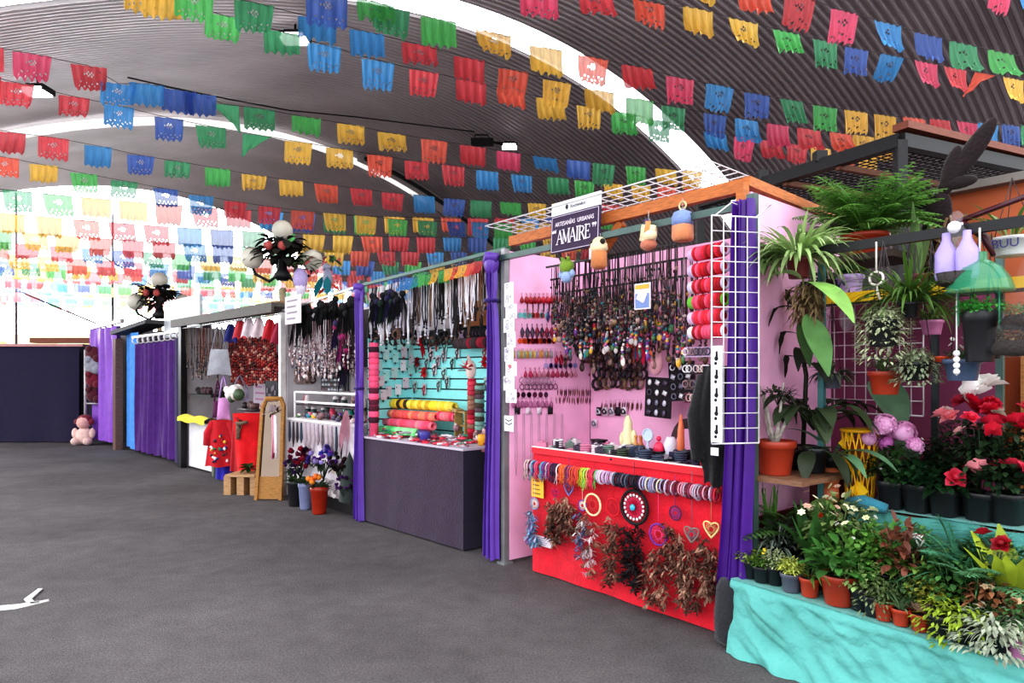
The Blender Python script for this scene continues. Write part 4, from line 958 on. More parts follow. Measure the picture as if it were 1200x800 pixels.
b = MB(); b.ball((0, 0, .06), .045, .035, .06); b.ball((0, 0, .14), .02, n=7); counter_item(772, 512, 'pink_figurine', 'hot pink rounded figurine on the red counter', 'figurine', b, PLAST, C(235, 50, 90))
b = MB(); b.lathe([(.02, 0), (.028, .1), (.024, .22), (.006, .33)], 9); b.box(0, 0, .005, .09, .08, .02); counter_item(798, 505, 'tall_horn', 'tall orange horn shaped ornament on the red counter', 'ornament', b, PLAST, C(225, 120, 80))
b = MB(); b.grid(lambda a, t: (.16*cos(PI*a), .05+.02*t, .3*sin(PI*a)**.8), 16, 2); b.grid(lambda a, t: (.16*cos(PI*a)*(1-.3*t), .05, .3*sin(PI*a)**.8*(1-.25*t)), 16, 2); counter_item(800, 500, 'arched_stand', 'dark arched jewellery stand behind the orange horn', 'stand', b, PAINT, C(50, 20, 28))
b = MB(); b.lathe([(.05, 0), (.04, .05), (.055, .1), (.03, .16)], 10); counter_item(786, 512, 'white_figurine', 'milky white figurine beside the orange horn', 'figurine', b, PLAST, C(220, 215, 230))
b = mesh_panel(.16, .32, 4, 7, .003)
x, z = FA.pk(815, 505, .4); solo(b, 'wire_stand', 'small bronze wire earring stand at the end of the red counter', 'stand', FA, x, .4, ZC+.024, mats=METAL, color=C(150, 120, 90))
b = MB(); b.box(0, 0, .04, .11, .07, .08); b.box(0, 0, .085, .12, .08, .012); counter_item(702, 520, 'jewellery_box', 'black jewellery box on the red counter', 'box', b, PLAST, C(34, 24, 28))
# ================================================================== turquoise stall with the dark counter
LB = FB.L
TEALC = C(150, 236, 236)
def slatwall(F, x0, y0, x1, y1, z0, z1, label, color, pitch=.115):
    t = thing('slatwall', label, 'display wall', F, 0, 0, 0); b = MB(); n = int((z1-z0)/pitch)
    b.bar((x0, y0, (z0+z1)/2), (x1, y1, (z0+z1)/2), .012, z1-z0); part(b, 'groove_board', t, PAINT, C(30, 50, 56), smooth=False)
    d = (V((x1-x0, y1-y0, 0))).normalized(); off = V((d.y, -d.x, 0))*.012
    b = MB()
    for k in range(n):
        z = z0+pitch*(k+.5); b.bar(V((x0, y0, z))+off, V((x1, y1, z))+off, .014, pitch-.016)
    part(b, 'slat', t, PAINT, color, smooth=False); return t
slatwall(FB, .02, .70, LB-.02, .70, .3, 2.12, 'turquoise slatted back wall of the stall with the dark counter', TEALC)
slatwall(FB, .0, .1, .0, .69, .3, 2.12, 'turquoise slatted side wall beside the pink striped upright roll', TEALC)
wall_board(FB, .02, .73, LB-.02, .73, 2.1, 2.68, 'pale board above the turquoise slatted back wall', C(225, 215, 220))
wall_board(FB, .95, .66, LB-.03, .66, 2.12, 2.38, 'brown wooden board above the dark bracelet rolls', C(176, 110, 62), WOOD)
b = MB(); b.box(0, 0, 0, .1, .04, .55); solo(b, 'wooden_upright', 'dark brown wooden upright amid the hanging cords', 'upright', FB, .98, .62, 2.35, mats=WOOD, color=C(70, 40, 26), smooth=False)
bar_thing(FB, (.9, .5, 2.27), (LB-.05, .5, 2.27), .03, 'support_bar', 'dark bar crossing behind the cords of the turquoise stall', 'bar', METAL, C(50, 60, 56))
bar_thing(FB, (-.05, 0, 2.60), (LB+.02, 0, 2.68), .03, 'front_rail', 'dark green rail across the top front of the turquoise stall', 'rail', METAL, C(70, 96, 88))
for x, lb in ((.02, 'dark metal post between the black hat stall and the turquoise stall'), (LB-.06, 'dark metal post behind the purple drape of the turquoise stall')):
    b = MB(); b.box(0, 0, 1.33, .05, .05, 2.66); solo(b, 'stall_post', lb, 'post', FB, x, .0, 0, mats=METAL, color=C(60, 60, 66), smooth=False)
# counter
xl = .06; xr = FB.pk(543, 600, -.04)[0]; ZB = .92
t = thing('market_counter', 'dark purple cloth covered counter of the turquoise stall', 'counter', FB, 0, -.04, 0)
part(cloth_front(xl, xr, .02, ZB, 11, .008), 'front_cloth', t, CLOTH, C(50, 33, 56))
b = MB(); b.grid(lambda a, k: (xr+.006*sin(7*a), a*.62, lerp(ZB, .02, k)), 12, 8); part(b, 'side_cloth', t, CLOTH, C(32, 26, 46)); b = MB(); b.quad((xl, 0, .02), (xl, .6, .02), (xl, .6, ZB), (xl, 0, ZB)); part(b, 'end_cloth', t, CLOTH, C(42, 34, 60))
b = MB(); b.box((xl+xr)/2, .31, ZB+.008, xr-xl+.02, .64, .02); part(b, 'table_top', t, PAINT, C(190, 178, 190), smooth=False)
b = MB(); b.bar((xr+.02, .3, ZB), (LB-.1, .45, ZB), .45, .02); solo(b, 'corner_shelf', 'small pale shelf filling the corner behind the dark counter', 'shelf', FB, 0, 0, 0, mats=PAINT, color=C(120, 60, 70), smooth=False)
# purple drapes
def drape(F, u, v0, v1, v2, w, label, top='knot', color=PURPLE, y=-.08):
    x, zt = F.pk(u, v0, y); _, zk = F.pk(u, v1, y); _, zb = F.pk(u, v2, y)
    t = thing('stall_drape', label, 'drape', F, x, y, 0)
    kt = (zt-zk)/(zt-zb)
    b = curtain_mesh(w, zb, zt, 2.5, .03, lambda q: .55+.5*abs(q-kt)/max(kt, 1-kt)-.25*math.exp(-((q-kt)/.03)**2), lambda q: .02*sin(5*q), int(u), 40, 60)
    part(b, 'cloth', t, VELVET, color)
    b = MB(); b.ring((0, 0, zk), w*.32, .016, 'z', 12, 6); part(b, 'tie_band', t, CLOTH, C(50, 26, 110))
    b = MB(); b.ball((0, 0, zt-.02), w*.5, .06, .1, n=10); b.tube([(-w*.4, 0, zt), (0, -.04, zt+.04), (w*.5, 0, zt+.02)], .04, 8); part(b, 'knot', t, VELVET, color)
    return t
drape(FB, 421, 340, 455, 610, .14, 'purple drape tied to the post left of the turquoise stall')
drape(FB, 576, 306, 352, 655, .16, 'purple drape tied to the post right of the turquoise stall')
# cords on the front rail
MONO = [C(22, 20, 24), C(225, 220, 228), C(190, 180, 190), C(30, 26, 30), C(235, 232, 236), C(110, 80, 60), C(205, 200, 215)]
def cord_mesh(seed, L):
    r = random.Random(seed); b = MB()
    for sx in (-1, 1): b.tube([(sx*.016+r.uniform(-.004, .004), r.uniform(-.005, .005), -L*k/6) for k in range(6)]+[(0, 0, -L)], .0075, 4)
    b.ball((0, 0, -L-.015), .012, n=6, nz=4); return b.mesh('hanging_strand', THREAD)
CORDS = [cord_mesh(k, .4+.05*k) for k in range(4)]
for i in range(96):
    x = lerp(.12, LB-.22, (i+.5)/96); y = R.choice((.06, .12, .2))
    solo(R.choice(CORDS), 'hanging_strand', 'black or white cord hanging from the rail of the turquoise stall', 'cord', FB, x, y, 2.56+.07*x/LB, rz=R.uniform(-.4, .4), color=R.choice(MONO), group='black and white cords of the turquoise stall', s=R.uniform(.85, 1.15))
wall_rows(FB, [(393, 436, 570, 22), (399, 436, 570, 20)], LOOP, 'leather_bracelet', 'dark leather bracelet along the top of the turquoise wall', 'bracelet', 'leather bracelets along the top of the turquoise wall', y=.66, s=1.3)
# small cards on the slats
for i, (u, v) in enumerate([(452, 415), (463, 418), (473, 412), (482, 409), (452, 440), (462, 436), (472, 428), (481, 432), (488, 428), (498, 436), (455, 458), (466, 456), (475, 448), (486, 452), (497, 455), (505, 415), (513, 422), (520, 416), (509, 432), (520, 436), (530, 424), (536, 412), (568, 412), (574, 430), (570, 448), (447, 405), (457, 404), (468, 403), (478, 402), (503, 404), (512, 403), (521, 404), (444, 428), (446, 446), (449, 462), (500, 424), (482, 421), (524, 446), (514, 450)]):
    x, y, z, rz_ = put(FB, u, v, .665, .04); t = thing('accessory_card', 'small accessory card clipped to the turquoise slats', 'accessory card', FB, x, y, z, rz=rz_+R.uniform(-.15, .15), group='accessory cards on the turquoise slats', s=1.15)
    c = R.choice([C(226, 222, 226), C(160, 214, 208), C(206, 190, 198), C(170, 200, 196)]); box_part(t, 'card', -.035, .035, -.002, .002, -.055, .05, PAPER, c)
    b = MB(); b.ring((0, -.008, -.01), .022, .006, n=9, q=4); b.ball((0, -.008, -.05), .014, .008, .03, n=6, nz=4); b.ball((.02, -.006, .02), .012, n=6, nz=4); part(b, 'ornament', t, PLAST, R.choice([C(60, 50, 60), C(170, 30, 50), C(60, 90, 90), C(90, 70, 80), C(40, 36, 40)]))
for u, v, c, lb in ((493, 399, C(220, 30, 50), 'red bow hanging at the top of the turquoise slats'), (497, 436, C(205, 40, 44), 'red flower brooch on the turquoise slats'), (489, 424, C(130, 20, 40), 'dark red flower brooch on the turquoise slats'), (568, 424, C(200, 30, 40), 'red and white knitted figure by the purple drape')):
    x, z = FB.pk(u, v, .64); b = MB()
    for k in range(6): b.leaf((0, 0, 0), (cos(k*1.05), -.4, sin(k*1.05)), .075, .06, .1)
    b.ball((0, -.02, 0), .025, n=7)
    if 'bow' in lb: b.leaf((0, 0, 0), (.2, 0, -1), .22, .04, 0); b.leaf((0, 0, 0), (.5, 0, -1), .2, .04, 0)
    solo(b, 'fabric_flower', lb, 'brooch', FB, x, .64, z, mats=PETAL, color=c)
# rolls of bracelets
def rollp(F, u, v, y, u2, r, tube, cols, label, nb, hole=C(120, 110, 130)):
    x, z = F.pk(u, v, y); x2, _ = F.pk(u2, v, y); return bracelet_roll(F, x, y, z, x2-x, r, tube, cols, label, nb=nb, hole=hole)
YB = .42
rollp(FB, 450, 472, YB, 533, .048, C(240, 215, 80), [C(235, 205, 50), C(225, 180, 40), C(245, 225, 90), C(60, 50, 30)], 'yellow bracelet roll, topmost of the lying stack on the dark counter', 16)
rollp(FB, 452, 484, YB-.04, 512, .044, C(235, 130, 110), [C(240, 110, 90), C(240, 140, 110), C(230, 90, 90)], 'coral bracelet roll under the yellow one', 13)
rollp(FB, 450, 494, YB-.1, 508, .044, C(240, 120, 140), [C(240, 80, 110), C(235, 100, 130), C(240, 140, 150)], 'pink bracelet roll under the coral one', 13)
rollp(FB, 446, 503, YB-.16, 490, .044, C(120, 215, 130), [C(110, 215, 130), C(150, 230, 160), C(90, 200, 120)], 'mint green roll lowest on the dark counter', 10)
rollp(FB, 512, 487, YB, 534, .044, C(235, 120, 140), [C(230, 60, 90), C(240, 120, 130)], 'short coral roll end beside the lying stack', 5)
rollp(FB, 534, 403, .5, 572, .05, C(60, 44, 52), [C(60, 40, 46), C(70, 54, 58), C(150, 30, 50)], 'dark bracelet roll lying high by the purple drape', 8, C(130, 170, 190))
rollp(FB, 542, 392, .6, 574, .045, C(190, 160, 190), [C(190, 160, 200), C(40, 30, 40)], 'lilac and black roll just above the dark roll', 7)
x, z = FB.pk(437, 512, .05); _, z2 = FB.pk(437, 398, .05)
bracelet_roll(FB, x+.02, .05, max(z, ZB+.02), z2-z-.05, .05, C(240, 90, 130), [C(240, 90, 130), C(240, 80, 120), C(60, 20, 40), C(90, 24, 50), C(240, 100, 140), C(225, 210, 215), C(240, 90, 130)], 'tall upright pink and maroon bracelet roll beside the purple drape', vertical=True, nb=13)
for u, v1, v2, c, lb in ((553, 512, 440, [C(170, 20, 50), C(130, 20, 40), C(200, 60, 80), C(150, 110, 90)], 'upright red bracelet tower in the middle of the dark counter'), (562, 508, 445, [C(70, 60, 50), C(90, 70, 80), C(120, 160, 150)], 'upright dark bracelet tower beside the red tower')):
    x, z = FB.pk(u, v1, .4); _, z2 = FB.pk(u, v2, .4); bracelet_roll(FB, x, .4, ZB+.02, z2-ZB-.05, .042, c[0], c, lb, vertical=True, nb=11)
b = MB()
for k in range(12): b.leaf((R.uniform(-.05, .05), 0, 0), (R.uniform(-.9, .6), -.3, R.uniform(.2, 1)), R.uniform(.12, .22), .05, .3)
b.ball((0, 0, .02), .06, .05, .1, n=9)
x, z = FB.pk(552, 436, .42); solo(b, 'ribbon_bunch', 'bunch of red and pink ribbons on top of the red bracelet tower', 'ribbons', FB, x, .42, z, mats=palette('red_ribbons', [C(215, 30, 70), C(240, 80, 120), C(160, 20, 50), C(225, 200, 190), C(200, 30, 60)]))
b = MB(); b.box(0, 0, .14, .16, .1, .012); b.box(-.08, 0, 0, .012, .1, .3); b.box(.08, 0, 0, .012, .1, .3); b.box(0, 0, 0, .16, .1, .01); b.box(-.13, -.02, .17, .18, .1, .03, (0, .25, .1))
x, z = FB.pk(543, 465, .45); solo(b, 'wooden_stand', 'small golden wooden stand left of the red bracelet tower', 'stand', FB, x, .45, ZB+.17, mats=WOOD, color=C(176, 140, 84), smooth=False)
for k in range(4):
    b = MB(); b.box(0, 0, .03, .26, .2, .055); solo(b, 'wooden_tray', ('lowest', 'second', 'third', 'topmost')[k]+' reddish brown tray of the stack by the purple drape', 'tray', FB, LB-.24, .44, ZB+.012+.06*k, mats=WOOD, color=C(150, 66, 44), smooth=False)
b = MB(); b.lathe([(.05, 0), (.055, .08), (.05, .1)], 12)
for u, c, y, lb in ((495, C(50, 44, 110), .2, 'dark blue drum shaped tin in front of the coral roll'), (498, C(70, 64, 150), .1, 'blue and white drum shaped tin in front of the mint roll'), (566, C(230, 170, 50), .3, 'orange and red drum shaped tin near the purple drape')):
    x, _ = FB.pk(u, 500, y); solo(b, 'drum_tin', lb, 'tin', FB, x, y, ZB+.02, mats=PLAST, color=c)
for i in range(120):
    x = R.uniform(xl+.06, LB-.3); y = R.uniform(.0, .42)
    if x > xr-.06: y = R.uniform(.35, .5)
    c = R.choice([C(200, 30, 60), C(220, 70, 90), C(230, 222, 226), C(120, 30, 60), C(60, 140, 110), C(180, 170, 180), C(215, 60, 80)])
    b = MB()
    if i % 3 == 0: b.box(0, 0, .006, .1, .06, .012); b.ball((0, 0, .014), .02, .014, .008, n=7)
    elif i % 3 == 1: b.ring((0, 0, .012), .04, .01, 'z', 12, 5)
    else: b.tube([(-.07, 0, .01), (0, .02, .014), (.07, -.01, .01)], .012, 5); b.ball((.07, -.01, .014), .016, .016, .012, n=6)
    nm, lb = (('hair_clip', 'flat coloured hair clip lying on the dark counter'), ('bangle', 'coloured bangle lying on the dark counter'), ('cord_bracelet', 'coloured cord bracelet lying on the dark counter'))[i % 3]
    solo(b, nm, lb, nm.replace('_', ' '), FB, x, y, ZB+.02+(0 if y < .15 else R.choice((0, .02, .045))), rz=R.uniform(0, 3), rx=R.uniform(-.2, .3), mats=PLAST, color=c, group=lb)
for i in range(16):
    x = R.uniform(1.2, LB-.35); b = MB(); b.ball((0, 0, .03), .035, .03, .035, n=8); b.ball((.02, -.02, .06), .014, n=6)
    solo(b, 'beaded_ornament', 'small grey and lilac beaded ornament heaped on the dark counter', 'ornament', FB, x, R.uniform(.3, .45), ZB+.02+R.choice((0, .05, .1)), mats=PAL_LIGHT, group='beaded ornaments heaped on the dark counter', s=1.1)
# bunting along the rail
cols = 'BBTGGYGYOYOR'; x0, x1 = FB.pk(470, 330, -.03)[0], FB.pk(566, 310, -.03)[0]
t = thing('papel_picado_garland', 'short rainbow bunting tied right under the rail of the turquoise stall', 'garland', FB, (x0+x1)/2, -.03, 2.6)
part(MB().tube([((x0-x1)/2, 0, -.04), (0, 0, -.01), ((x1-x0)/2, 0, .03)], .004, 4), 'string', t, STRING)
for i, c in enumerate(cols):
    x = lerp(x0, x1, (i+.5)/len(cols))-(x0+x1)/2; part(R.choice(FLAGS), 'flag', t, color=vary(GC[c], .1), loc=(x, -.01*(i % 2), -.01+.03*x), s=((x1-x0)/len(cols)/FW*1.2, .5, .36))

# ================================================================== stall of black hats and white shelves
LC = FC.L
wall_board(FC, .02, 1.0, LC-.05, 1.0, .0, 2.55, 'white back board of the stall of black hanging pieces', C(222, 214, 220))
wall_board(FC, .04, .9, LC-.06, .9, 1.72, 2.5, 'dark backing board behind the pale beaded necklaces', C(60, 50, 54))
wall_board(FC, .0, .05, .0, 1.0, .0, 2.5, 'greyish side board by the white post', C(186, 180, 184))
b = MB(); b.box(0, 0, 1.22, .07, .07, 2.44); solo(b, 'stall_post', 'white post between the mirror and the black hanging pieces', 'post', FC, .03, -.03, 0, mats=METAL, color=C(214, 208, 206), smooth=False)
bar_thing(FC, (-.02, 0, 2.47), (LC, 0, 2.6), .025, 'front_rail', 'pale rail across the top of the stall of black hanging pieces', 'rail', METAL, C(205, 205, 205))
note(FC, 334, 348, 353, 378, -.08, 'white printed notice hung on the white post below the tall lamp', C(222, 210, 216), C(150, 140, 150), 'printed_notice')
def tassel_mesh(seed, L, w):
    r = random.Random(seed); b = MB(); b.ball((0, 0, 0), w*.5, n=7, nz=5)
    for k in range(9): a = r.uniform(0, 6.3); b.leaf((0, 0, 0), (.25*cos(a), .25*sin(a), -1), L*r.uniform(.7, 1), w*.4, .2, n=3)
    return b.mesh('tassel', FEATHER)
TAS = [tassel_mesh(k, .28+.05*k, .1) for k in range(3)]
for i in range(16):
    x, z = FB.pk(438+i*2.1, 346+R.uniform(-6, 12), .03); solo(R.choice(TAS), 'black_tassel', 'dark feathery tassel bunched on the rail at the drape end of the turquoise stall', 'tassel', FB, x, R.uniform(-.02, .06), z, color=R.choice([C(28, 26, 36), C(20, 40, 30), C(24, 22, 26), C(40, 34, 70)]), group='black tassels on the rail of the turquoise stall', s=.75)
for i in range(34):
    x = lerp(.1, LC-.25, (i+.5)/34); solo(R.choice(TAS), 'black_tassel', 'black feathery tassel hanging along the top of the white backed stall', 'tassel', FC, x, R.uniform(.02, .2), 2.42+.1*x/LC+R.uniform(-.1, .03), color=vary(C(26, 24, 26), .4), group='black tassels along the top of the white backed stall', s=R.uniform(.8, 1.2))
hang_necklaces(FC, [lerp(.1, LC-.3, (i+.5)/30) for i in range(30)]+[lerp(.12, LC-.32, (i+.3)/30) for i in range(30)], .1, 2.28, .5, 'pale beaded necklace under the black tassels', 'pale beaded necklaces under the black tassels', [C(200, 170, 175), C(120, 90, 96), C(225, 215, 220), C(70, 50, 56)], PAL_LIGHT, .06, .08, seed=50)
hang_necklaces(FC, [lerp(.1, LC-.4, (i+.5)/26) for i in range(26)]+[lerp(.14, LC-.3, (i+.2)/26) for i in range(26)], .16, 2.0, .36, 'short pale necklace in the lower line of the white backed stall', 'short pale necklaces in the white backed stall', [C(210, 180, 185), C(90, 70, 76), C(230, 222, 226)], PAL_LIGHT, .07, .06, seed=60)
for i in range(12):
    x, z = FC.pk(402+R.uniform(-6, 8), 352+R.uniform(0, 76), .1); solo(R.choice(TAS), 'dark_flower_tassel', 'deep purple or magenta tassel hung beside the purple drape', 'tassel', FC, x, .06, z, color=R.choice([C(60, 40, 90), C(150, 30, 90), C(40, 30, 60), C(170, 40, 110), C(30, 28, 34)]), group='purple tassels beside the purple drape', s=.9)
x0, z0 = FC.pk(376, 430, .22); x1, z1 = FC.pk(408, 458, .22)
t = thing('jewellery_board', 'black earring board above the white shelf rails', 'display board', FC, (x0+x1)/2, .22, (z0+z1)/2); w_, h_ = x1-x0, z0-z1; box_part(t, 'board', -w_/2, w_/2, 0, .015, -h_/2, h_/2, CLOTH, C(24, 24, 26))
for j in range(5):
    for i in range(8): part(EAR['drop'], 'earring', t, color=R.choice([C(190, 190, 200), C(120, 90, 90), C(160, 170, 170)]), loc=(w_*(i-3.5)/9, -.008, h_*(.42-.2*j)), s=.8)
for i in range(9):
    x, y, z, rz_ = put(FC, 348+(i % 5)*6, 436+(i//5)*9, .95); solo(LOOP, 'leather_bracelet', 'dark knotted bracelet on the white back board', 'bracelet', FC, x, y, z, rz=rz_, group='dark knotted bracelets on the white back board', s=1.1)
for z, y0, lb in ((FC.pk(380, 460, .1)[1], .08, 'upper white rail of the display shelf above the flower bouquets'), (FC.pk(380, 472, .1)[1], .08, 'lower white rail of the display shelf above the flower bouquets')):
    bar_thing(FC, (.18, y0, z), (LC-.1, y0, z), .025, 'shelf_rail', lb, 'rail', METAL, C(232, 226, 228))
z1_ = FC.pk(380, 460, .1)[1]; bar_thing(FC, (.18, .08, .9), (.18, .08, z1_), .025, 'shelf_upright', 'white upright at the end of the display shelf rails', 'upright', METAL, C(230, 225, 228))
ZC2 = FC.pk(370, 492, -.02)[1]
t = thing('market_counter', 'narrow white counter with a white front behind the flower bouquets', 'counter', FC, 0, 0, 0)
b = MB(); b.box(LC*.52, .3, ZC2-.02, LC*.9, .64, .03); part(b, 'table_top', t, PAINT, C(235, 228, 230), smooth=False)
part(cloth_front(.12, LC-.08, .16, ZC2-.04, 21, .012), 'front_cloth', t, CLOTH, C(214, 204, 210)); box_part(t, 'plinth', .1, LC-.06, .03, .5, 0.0, .16, PAINT, C(34, 30, 32))
for i in range(40):
    x = R.uniform(.14, LC-.18); y = R.uniform(.04, .5); b = MB(); b.ball((0, 0, .03), .04, .035, .03, n=7); b.box(.02, .01, .05, .05, .04, .04, (0, 0, R.uniform(0, 2)))
    solo(b, 'beaded_trinket', 'small pale beaded trinket lying on the narrow white counter', 'trinket', FC, x, y, ZC2-.005, mats=PAL_LIGHT if i % 4 else PAL_MIX, group='beaded trinkets on the narrow white counter', s=R.uniform(.8, 1.3))
for i in range(22):
    x = R.uniform(.24, LC-.2); b = MB(); b.box(0, 0, .05, .06, .05, .1); b.ball((0, 0, .11), .03, n=7)
    solo(b, 'small_figurine', 'small dark figurine on the shelf between the white rails', 'figurine', FC, x, .2, lerp(ZC2, z1_, R.choice((.0, .42))), mats=palette('figs', [C(40, 60, 56), C(60, 40, 50), C(200, 60, 90), C(30, 120, 110), C(120, 100, 90), C(220, 210, 212)]), group='small figurines between the white rails', s=1.1)
b = MB(); b.box(LC/2, .2, z1_-.17, LC-.3, .2, .015); solo(b, 'glass_shelf', 'thin dark shelf under the white rails', 'shelf', FC, 0, 0, 0, mats=PAINT, color=C(70, 60, 66), smooth=False)
for i in range(14):
    x = lerp(.2, LC-.2, (i+.5)/14); b = MB(); b.tube([(0, 0, 0), (.005, 0, -.2), (0, 0, -R.uniform(.25, .4))], [.012, .02, .006], 5)
    solo(b, 'hanging_scarf', 'thin dark scarf hanging on the white counter front', 'scarf', FC, x, -.03, ZC2-.05, mats=CLOTH, color=R.choice([C(110, 96, 104), C(60, 50, 58), C(160, 140, 150), C(60, 70, 90), C(190, 170, 180)]), group='thin scarves on the white counter front')
def bouquet(F, u, v, y, label, cols, r, n=26, name='flower_bouquet', leafc=C(46, 60, 40)):
    x, z = F.pk(u, v, y); z = max(z, .1); t = thing(name, label, 'bouquet', F, x, y, z)
    b = MB()
    for k in range(8): a = R.uniform(0, 6.3); b.tube([(0, 0, -r*1.3), (r*.5*cos(a), r*.5*sin(a), 0)], .006, 4)
    for k in range(20): a = R.uniform(0, 6.3); b.leaf((.3*r*cos(a), .3*r*sin(a), -.1*r), (cos(a), sin(a), R.uniform(-.6, .9)), r*.8, r*.3, .4)
    part(b, 'stem', t, LEAF, leafc)
    fm = MB()
    for k in range(9): a = k*2.4; fm.leaf((0, 0, 0), (cos(a), sin(a), .5+.1*k), .055, .05, -.5, n=3)
    fm = fm.mesh('flower', PETAL)
    for k in range(n):
        a, c_ = R.uniform(0, 6.3), R.uniform(-.5, 1); q = math.sqrt(max(0, 1-c_*c_))
        part(fm, 'flower', t, color=vary(R.choice(cols), .25), loc=(r*q*cos(a), r*q*sin(a)*.8, r*.9*c_), rot=(R.uniform(-.8, 1.4), R.uniform(-.6, .6), 0), s=r/.16*R.uniform(.9, 1.3))
    return t
DKP = [C(110, 24, 60), C(60, 20, 70), C(140, 20, 50), C(40, 20, 50)]
bouquet(FC, 352, 540, -.12, 'bouquet of dark wine red flowers nearest the mirror', DKP, .17)
bouquet(FC, 343, 550, -.16, 'small bouquet of deep violet flowers by the white post', [C(60, 30, 90), C(80, 40, 110)], .12, 16)
bouquet(FC, 379, 540, -.14, 'bouquet of blue and violet flowers with pale lilac ones', [C(60, 60, 160), C(110, 50, 150), C(170, 150, 210), C(60, 40, 120)], .17)
bouquet(FC, 398, 545, -.1, 'dark maroon bouquet beside the pale butterflies', [C(50, 20, 30), C(70, 24, 40), C(40, 24, 24)], .14, 18)
bouquet(FC, 403, 570, -.14, 'purple bouquet low by the purple drape', [C(90, 40, 110), C(60, 24, 70)], .11, 14)
for u, v, r, c, lb in ((378, 576, .1, C(150, 40, 20), 'rust red flower pot with orange and lime flowers below the blue bouquet'), (350, 575, .1, C(34, 32, 36), 'dark flower pot below the wine red bouquet'), (362, 582, .085, C(120, 126, 160), 'pale blue small pot beside the rust red pot')):
    x, z = FC.pk(u, v, -.16); t = thing('flower_pot', lb, 'flower pot', FC, x, -.2, 0); part(MB().lathe([(r*.75, .0), (r*.8, .02), (r, .26), (r*1.1, .27), (r*1.1, .32), (r*.9, .32), (r*.85, .28)], 12), 'pot', t, PLAST, c)
    b = MB()
    for k in range(22): a = R.uniform(0, 6.3); b.leaf((.03*cos(a), .03*sin(a), .3), (cos(a), sin(a), R.uniform(.3, 1.6)), .14, .05, .5)
    part(b, 'foliage', t, LEAF, C(60, 80, 50))
    if c[0] > .2:
        for k in range(7): part(MB().ball((0, 0, 0), .035, n=7, nz=5), 'flower', t, PETAL, R.choice([C(240, 120, 40), C(150, 200, 70), C(240, 150, 50)]), loc=(R.uniform(-.1, .1), R.uniform(-.12, 0), R.uniform(.36, .46)))
for u, v, c, lb in ((391, 549, C(236, 220, 210), 'upper cream butterfly on the white counter front'), (388, 568, C(230, 222, 226), 'middle white butterfly on the white counter front'), (391, 577, C(240, 232, 230), 'lowest white butterfly on the white counter front')):
    x, z = FC.pk(u, v, -.06); b = MB()
    for sx in (-1, 1): b.leaf((0, 0, .01), (sx, -.3, .7), .12, .08, 0); b.leaf((0, 0, -.01), (sx, -.3, -.6), .09, .06, 0)
    b.ball((0, -.01, 0), .012, .012, .05, n=6); solo(b, 'butterfly_ornament', lb, 'butterfly', FC, x, -.07, z, mats=PETAL, color=c)
b = MB()
for k in range(5): b.leaf((-.03+.015*k, 0, 0), (.1*(k-2), -.1, -1), R.uniform(.3, .5), .05, .1)
x, z = FC.pk(406, 480, -.06); solo(b, 'pink_scarf', 'pink and pale scarf hanging by the purple drape at the white counter', 'scarf', FC, x, -.06, z, mats=CLOTH, color=C(205, 150, 165))
x, z = FC.pk(408, 516, -.1); b = MB(); b.lathe([(0, -.3), (.12, -.26), (.1, 0), (.04, .2), (0, .3)], 10); solo(b, 'folded_umbrella', 'dark green grey folded shape leaning by the purple drape', 'umbrella', FC, x-.06, -.05, .45, mats=CLOTH, color=C(52, 60, 58))
# the figure ornament on top of the rail
x, z = FC.pk(384, 336, 0)
t = thing('parrot_ornament', 'teal and grey carved bird ornament hanging beside the tall lamp, red tail', 'ornament', FC, x, 0, z)
b = MB(); b.ball((0, 0, .1), .06, .06, .12, n=10); b.ball((-.03, 0, .24), .05, n=9); b.leaf((-.07, 0, .24), (-1, 0, -.3), .06, .03, .8); part(b, 'body', t, PLAST, C(120, 120, 140))
b = MB(); b.leaf((-.02, -.04, .14), (-.5, -.2, -1), .3, .12, 0); b.leaf((.05, -.03, .12), (.4, -.2, -1), .26, .1, 0); part(b, 'wing', t, PETAL, C(20, 110, 120))
b = MB(); b.leaf((.06, 0, .04), (1, 0, -.5), .26, .07, 0); b.leaf((-.06, 0, .0), (-1, 0, -.4), .2, .05, 0); part(b, 'tail', t, PETAL, C(200, 60, 40))
b = MB()
for k in range(9): a = k*.7; b.leaf((0, 0, .42), (cos(a), sin(a), .3), .1, .06, .3)
b.tube([(0, 0, .28), (0, 0, .42)], .008, 5); part(b, 'flower_crown', t, PETAL, C(220, 190, 60))

# ================================================================== stall with white boards, bags and the mirror
LD = FD.L
wall_board(FD, .05, 1.05, LD-.05, 1.05, 0, 2.45, 'pale back board of the bag and mirror stall', C(176, 164, 172))
wall_board(FD, .02, .02, .02, 1.05, 0, 2.45, 'pale end board of the bag and mirror stall beside the curtain on rings', C(170, 164, 168))
xa = FD.pk(246, 500, .0)[0]; za = FD.pk(232, 492, .04)[1]
wall_board(FD, .2, .04, xa, .04, .04, za-.04, 'white lower front board under the yellow cloth', C(216, 212, 216))
b = MB(); b.box(0, 0, 1.24, .14, .1, 2.48); solo(b, 'stall_post', 'black post between the curtain on rings and the bag stall', 'post', FD, .06, -.03, 0, mats=METAL, color=C(26, 24, 26), smooth=False)
b = MB(); b.box(0, 0, 0, LD+.1, .5, .05); b.box(0, -.27, -.04, LD+.1, .04, .13); solo(b, 'awning_board', 'dark weathered board roofing the bag and mirror stall', 'board', FD, LD/2, .1, 2.54, mats=WOOD, color=C(82, 76, 70), smooth=False)
b = MB(); b.box(0, 0, 0, LD*.5, .5, .04); solo(b, 'awning_board', 'tan weathered board lying on top of the dark one', 'board', FD, LD*.7, .25, 2.6, mats=WOOD, color=C(150, 112, 70), smooth=False)
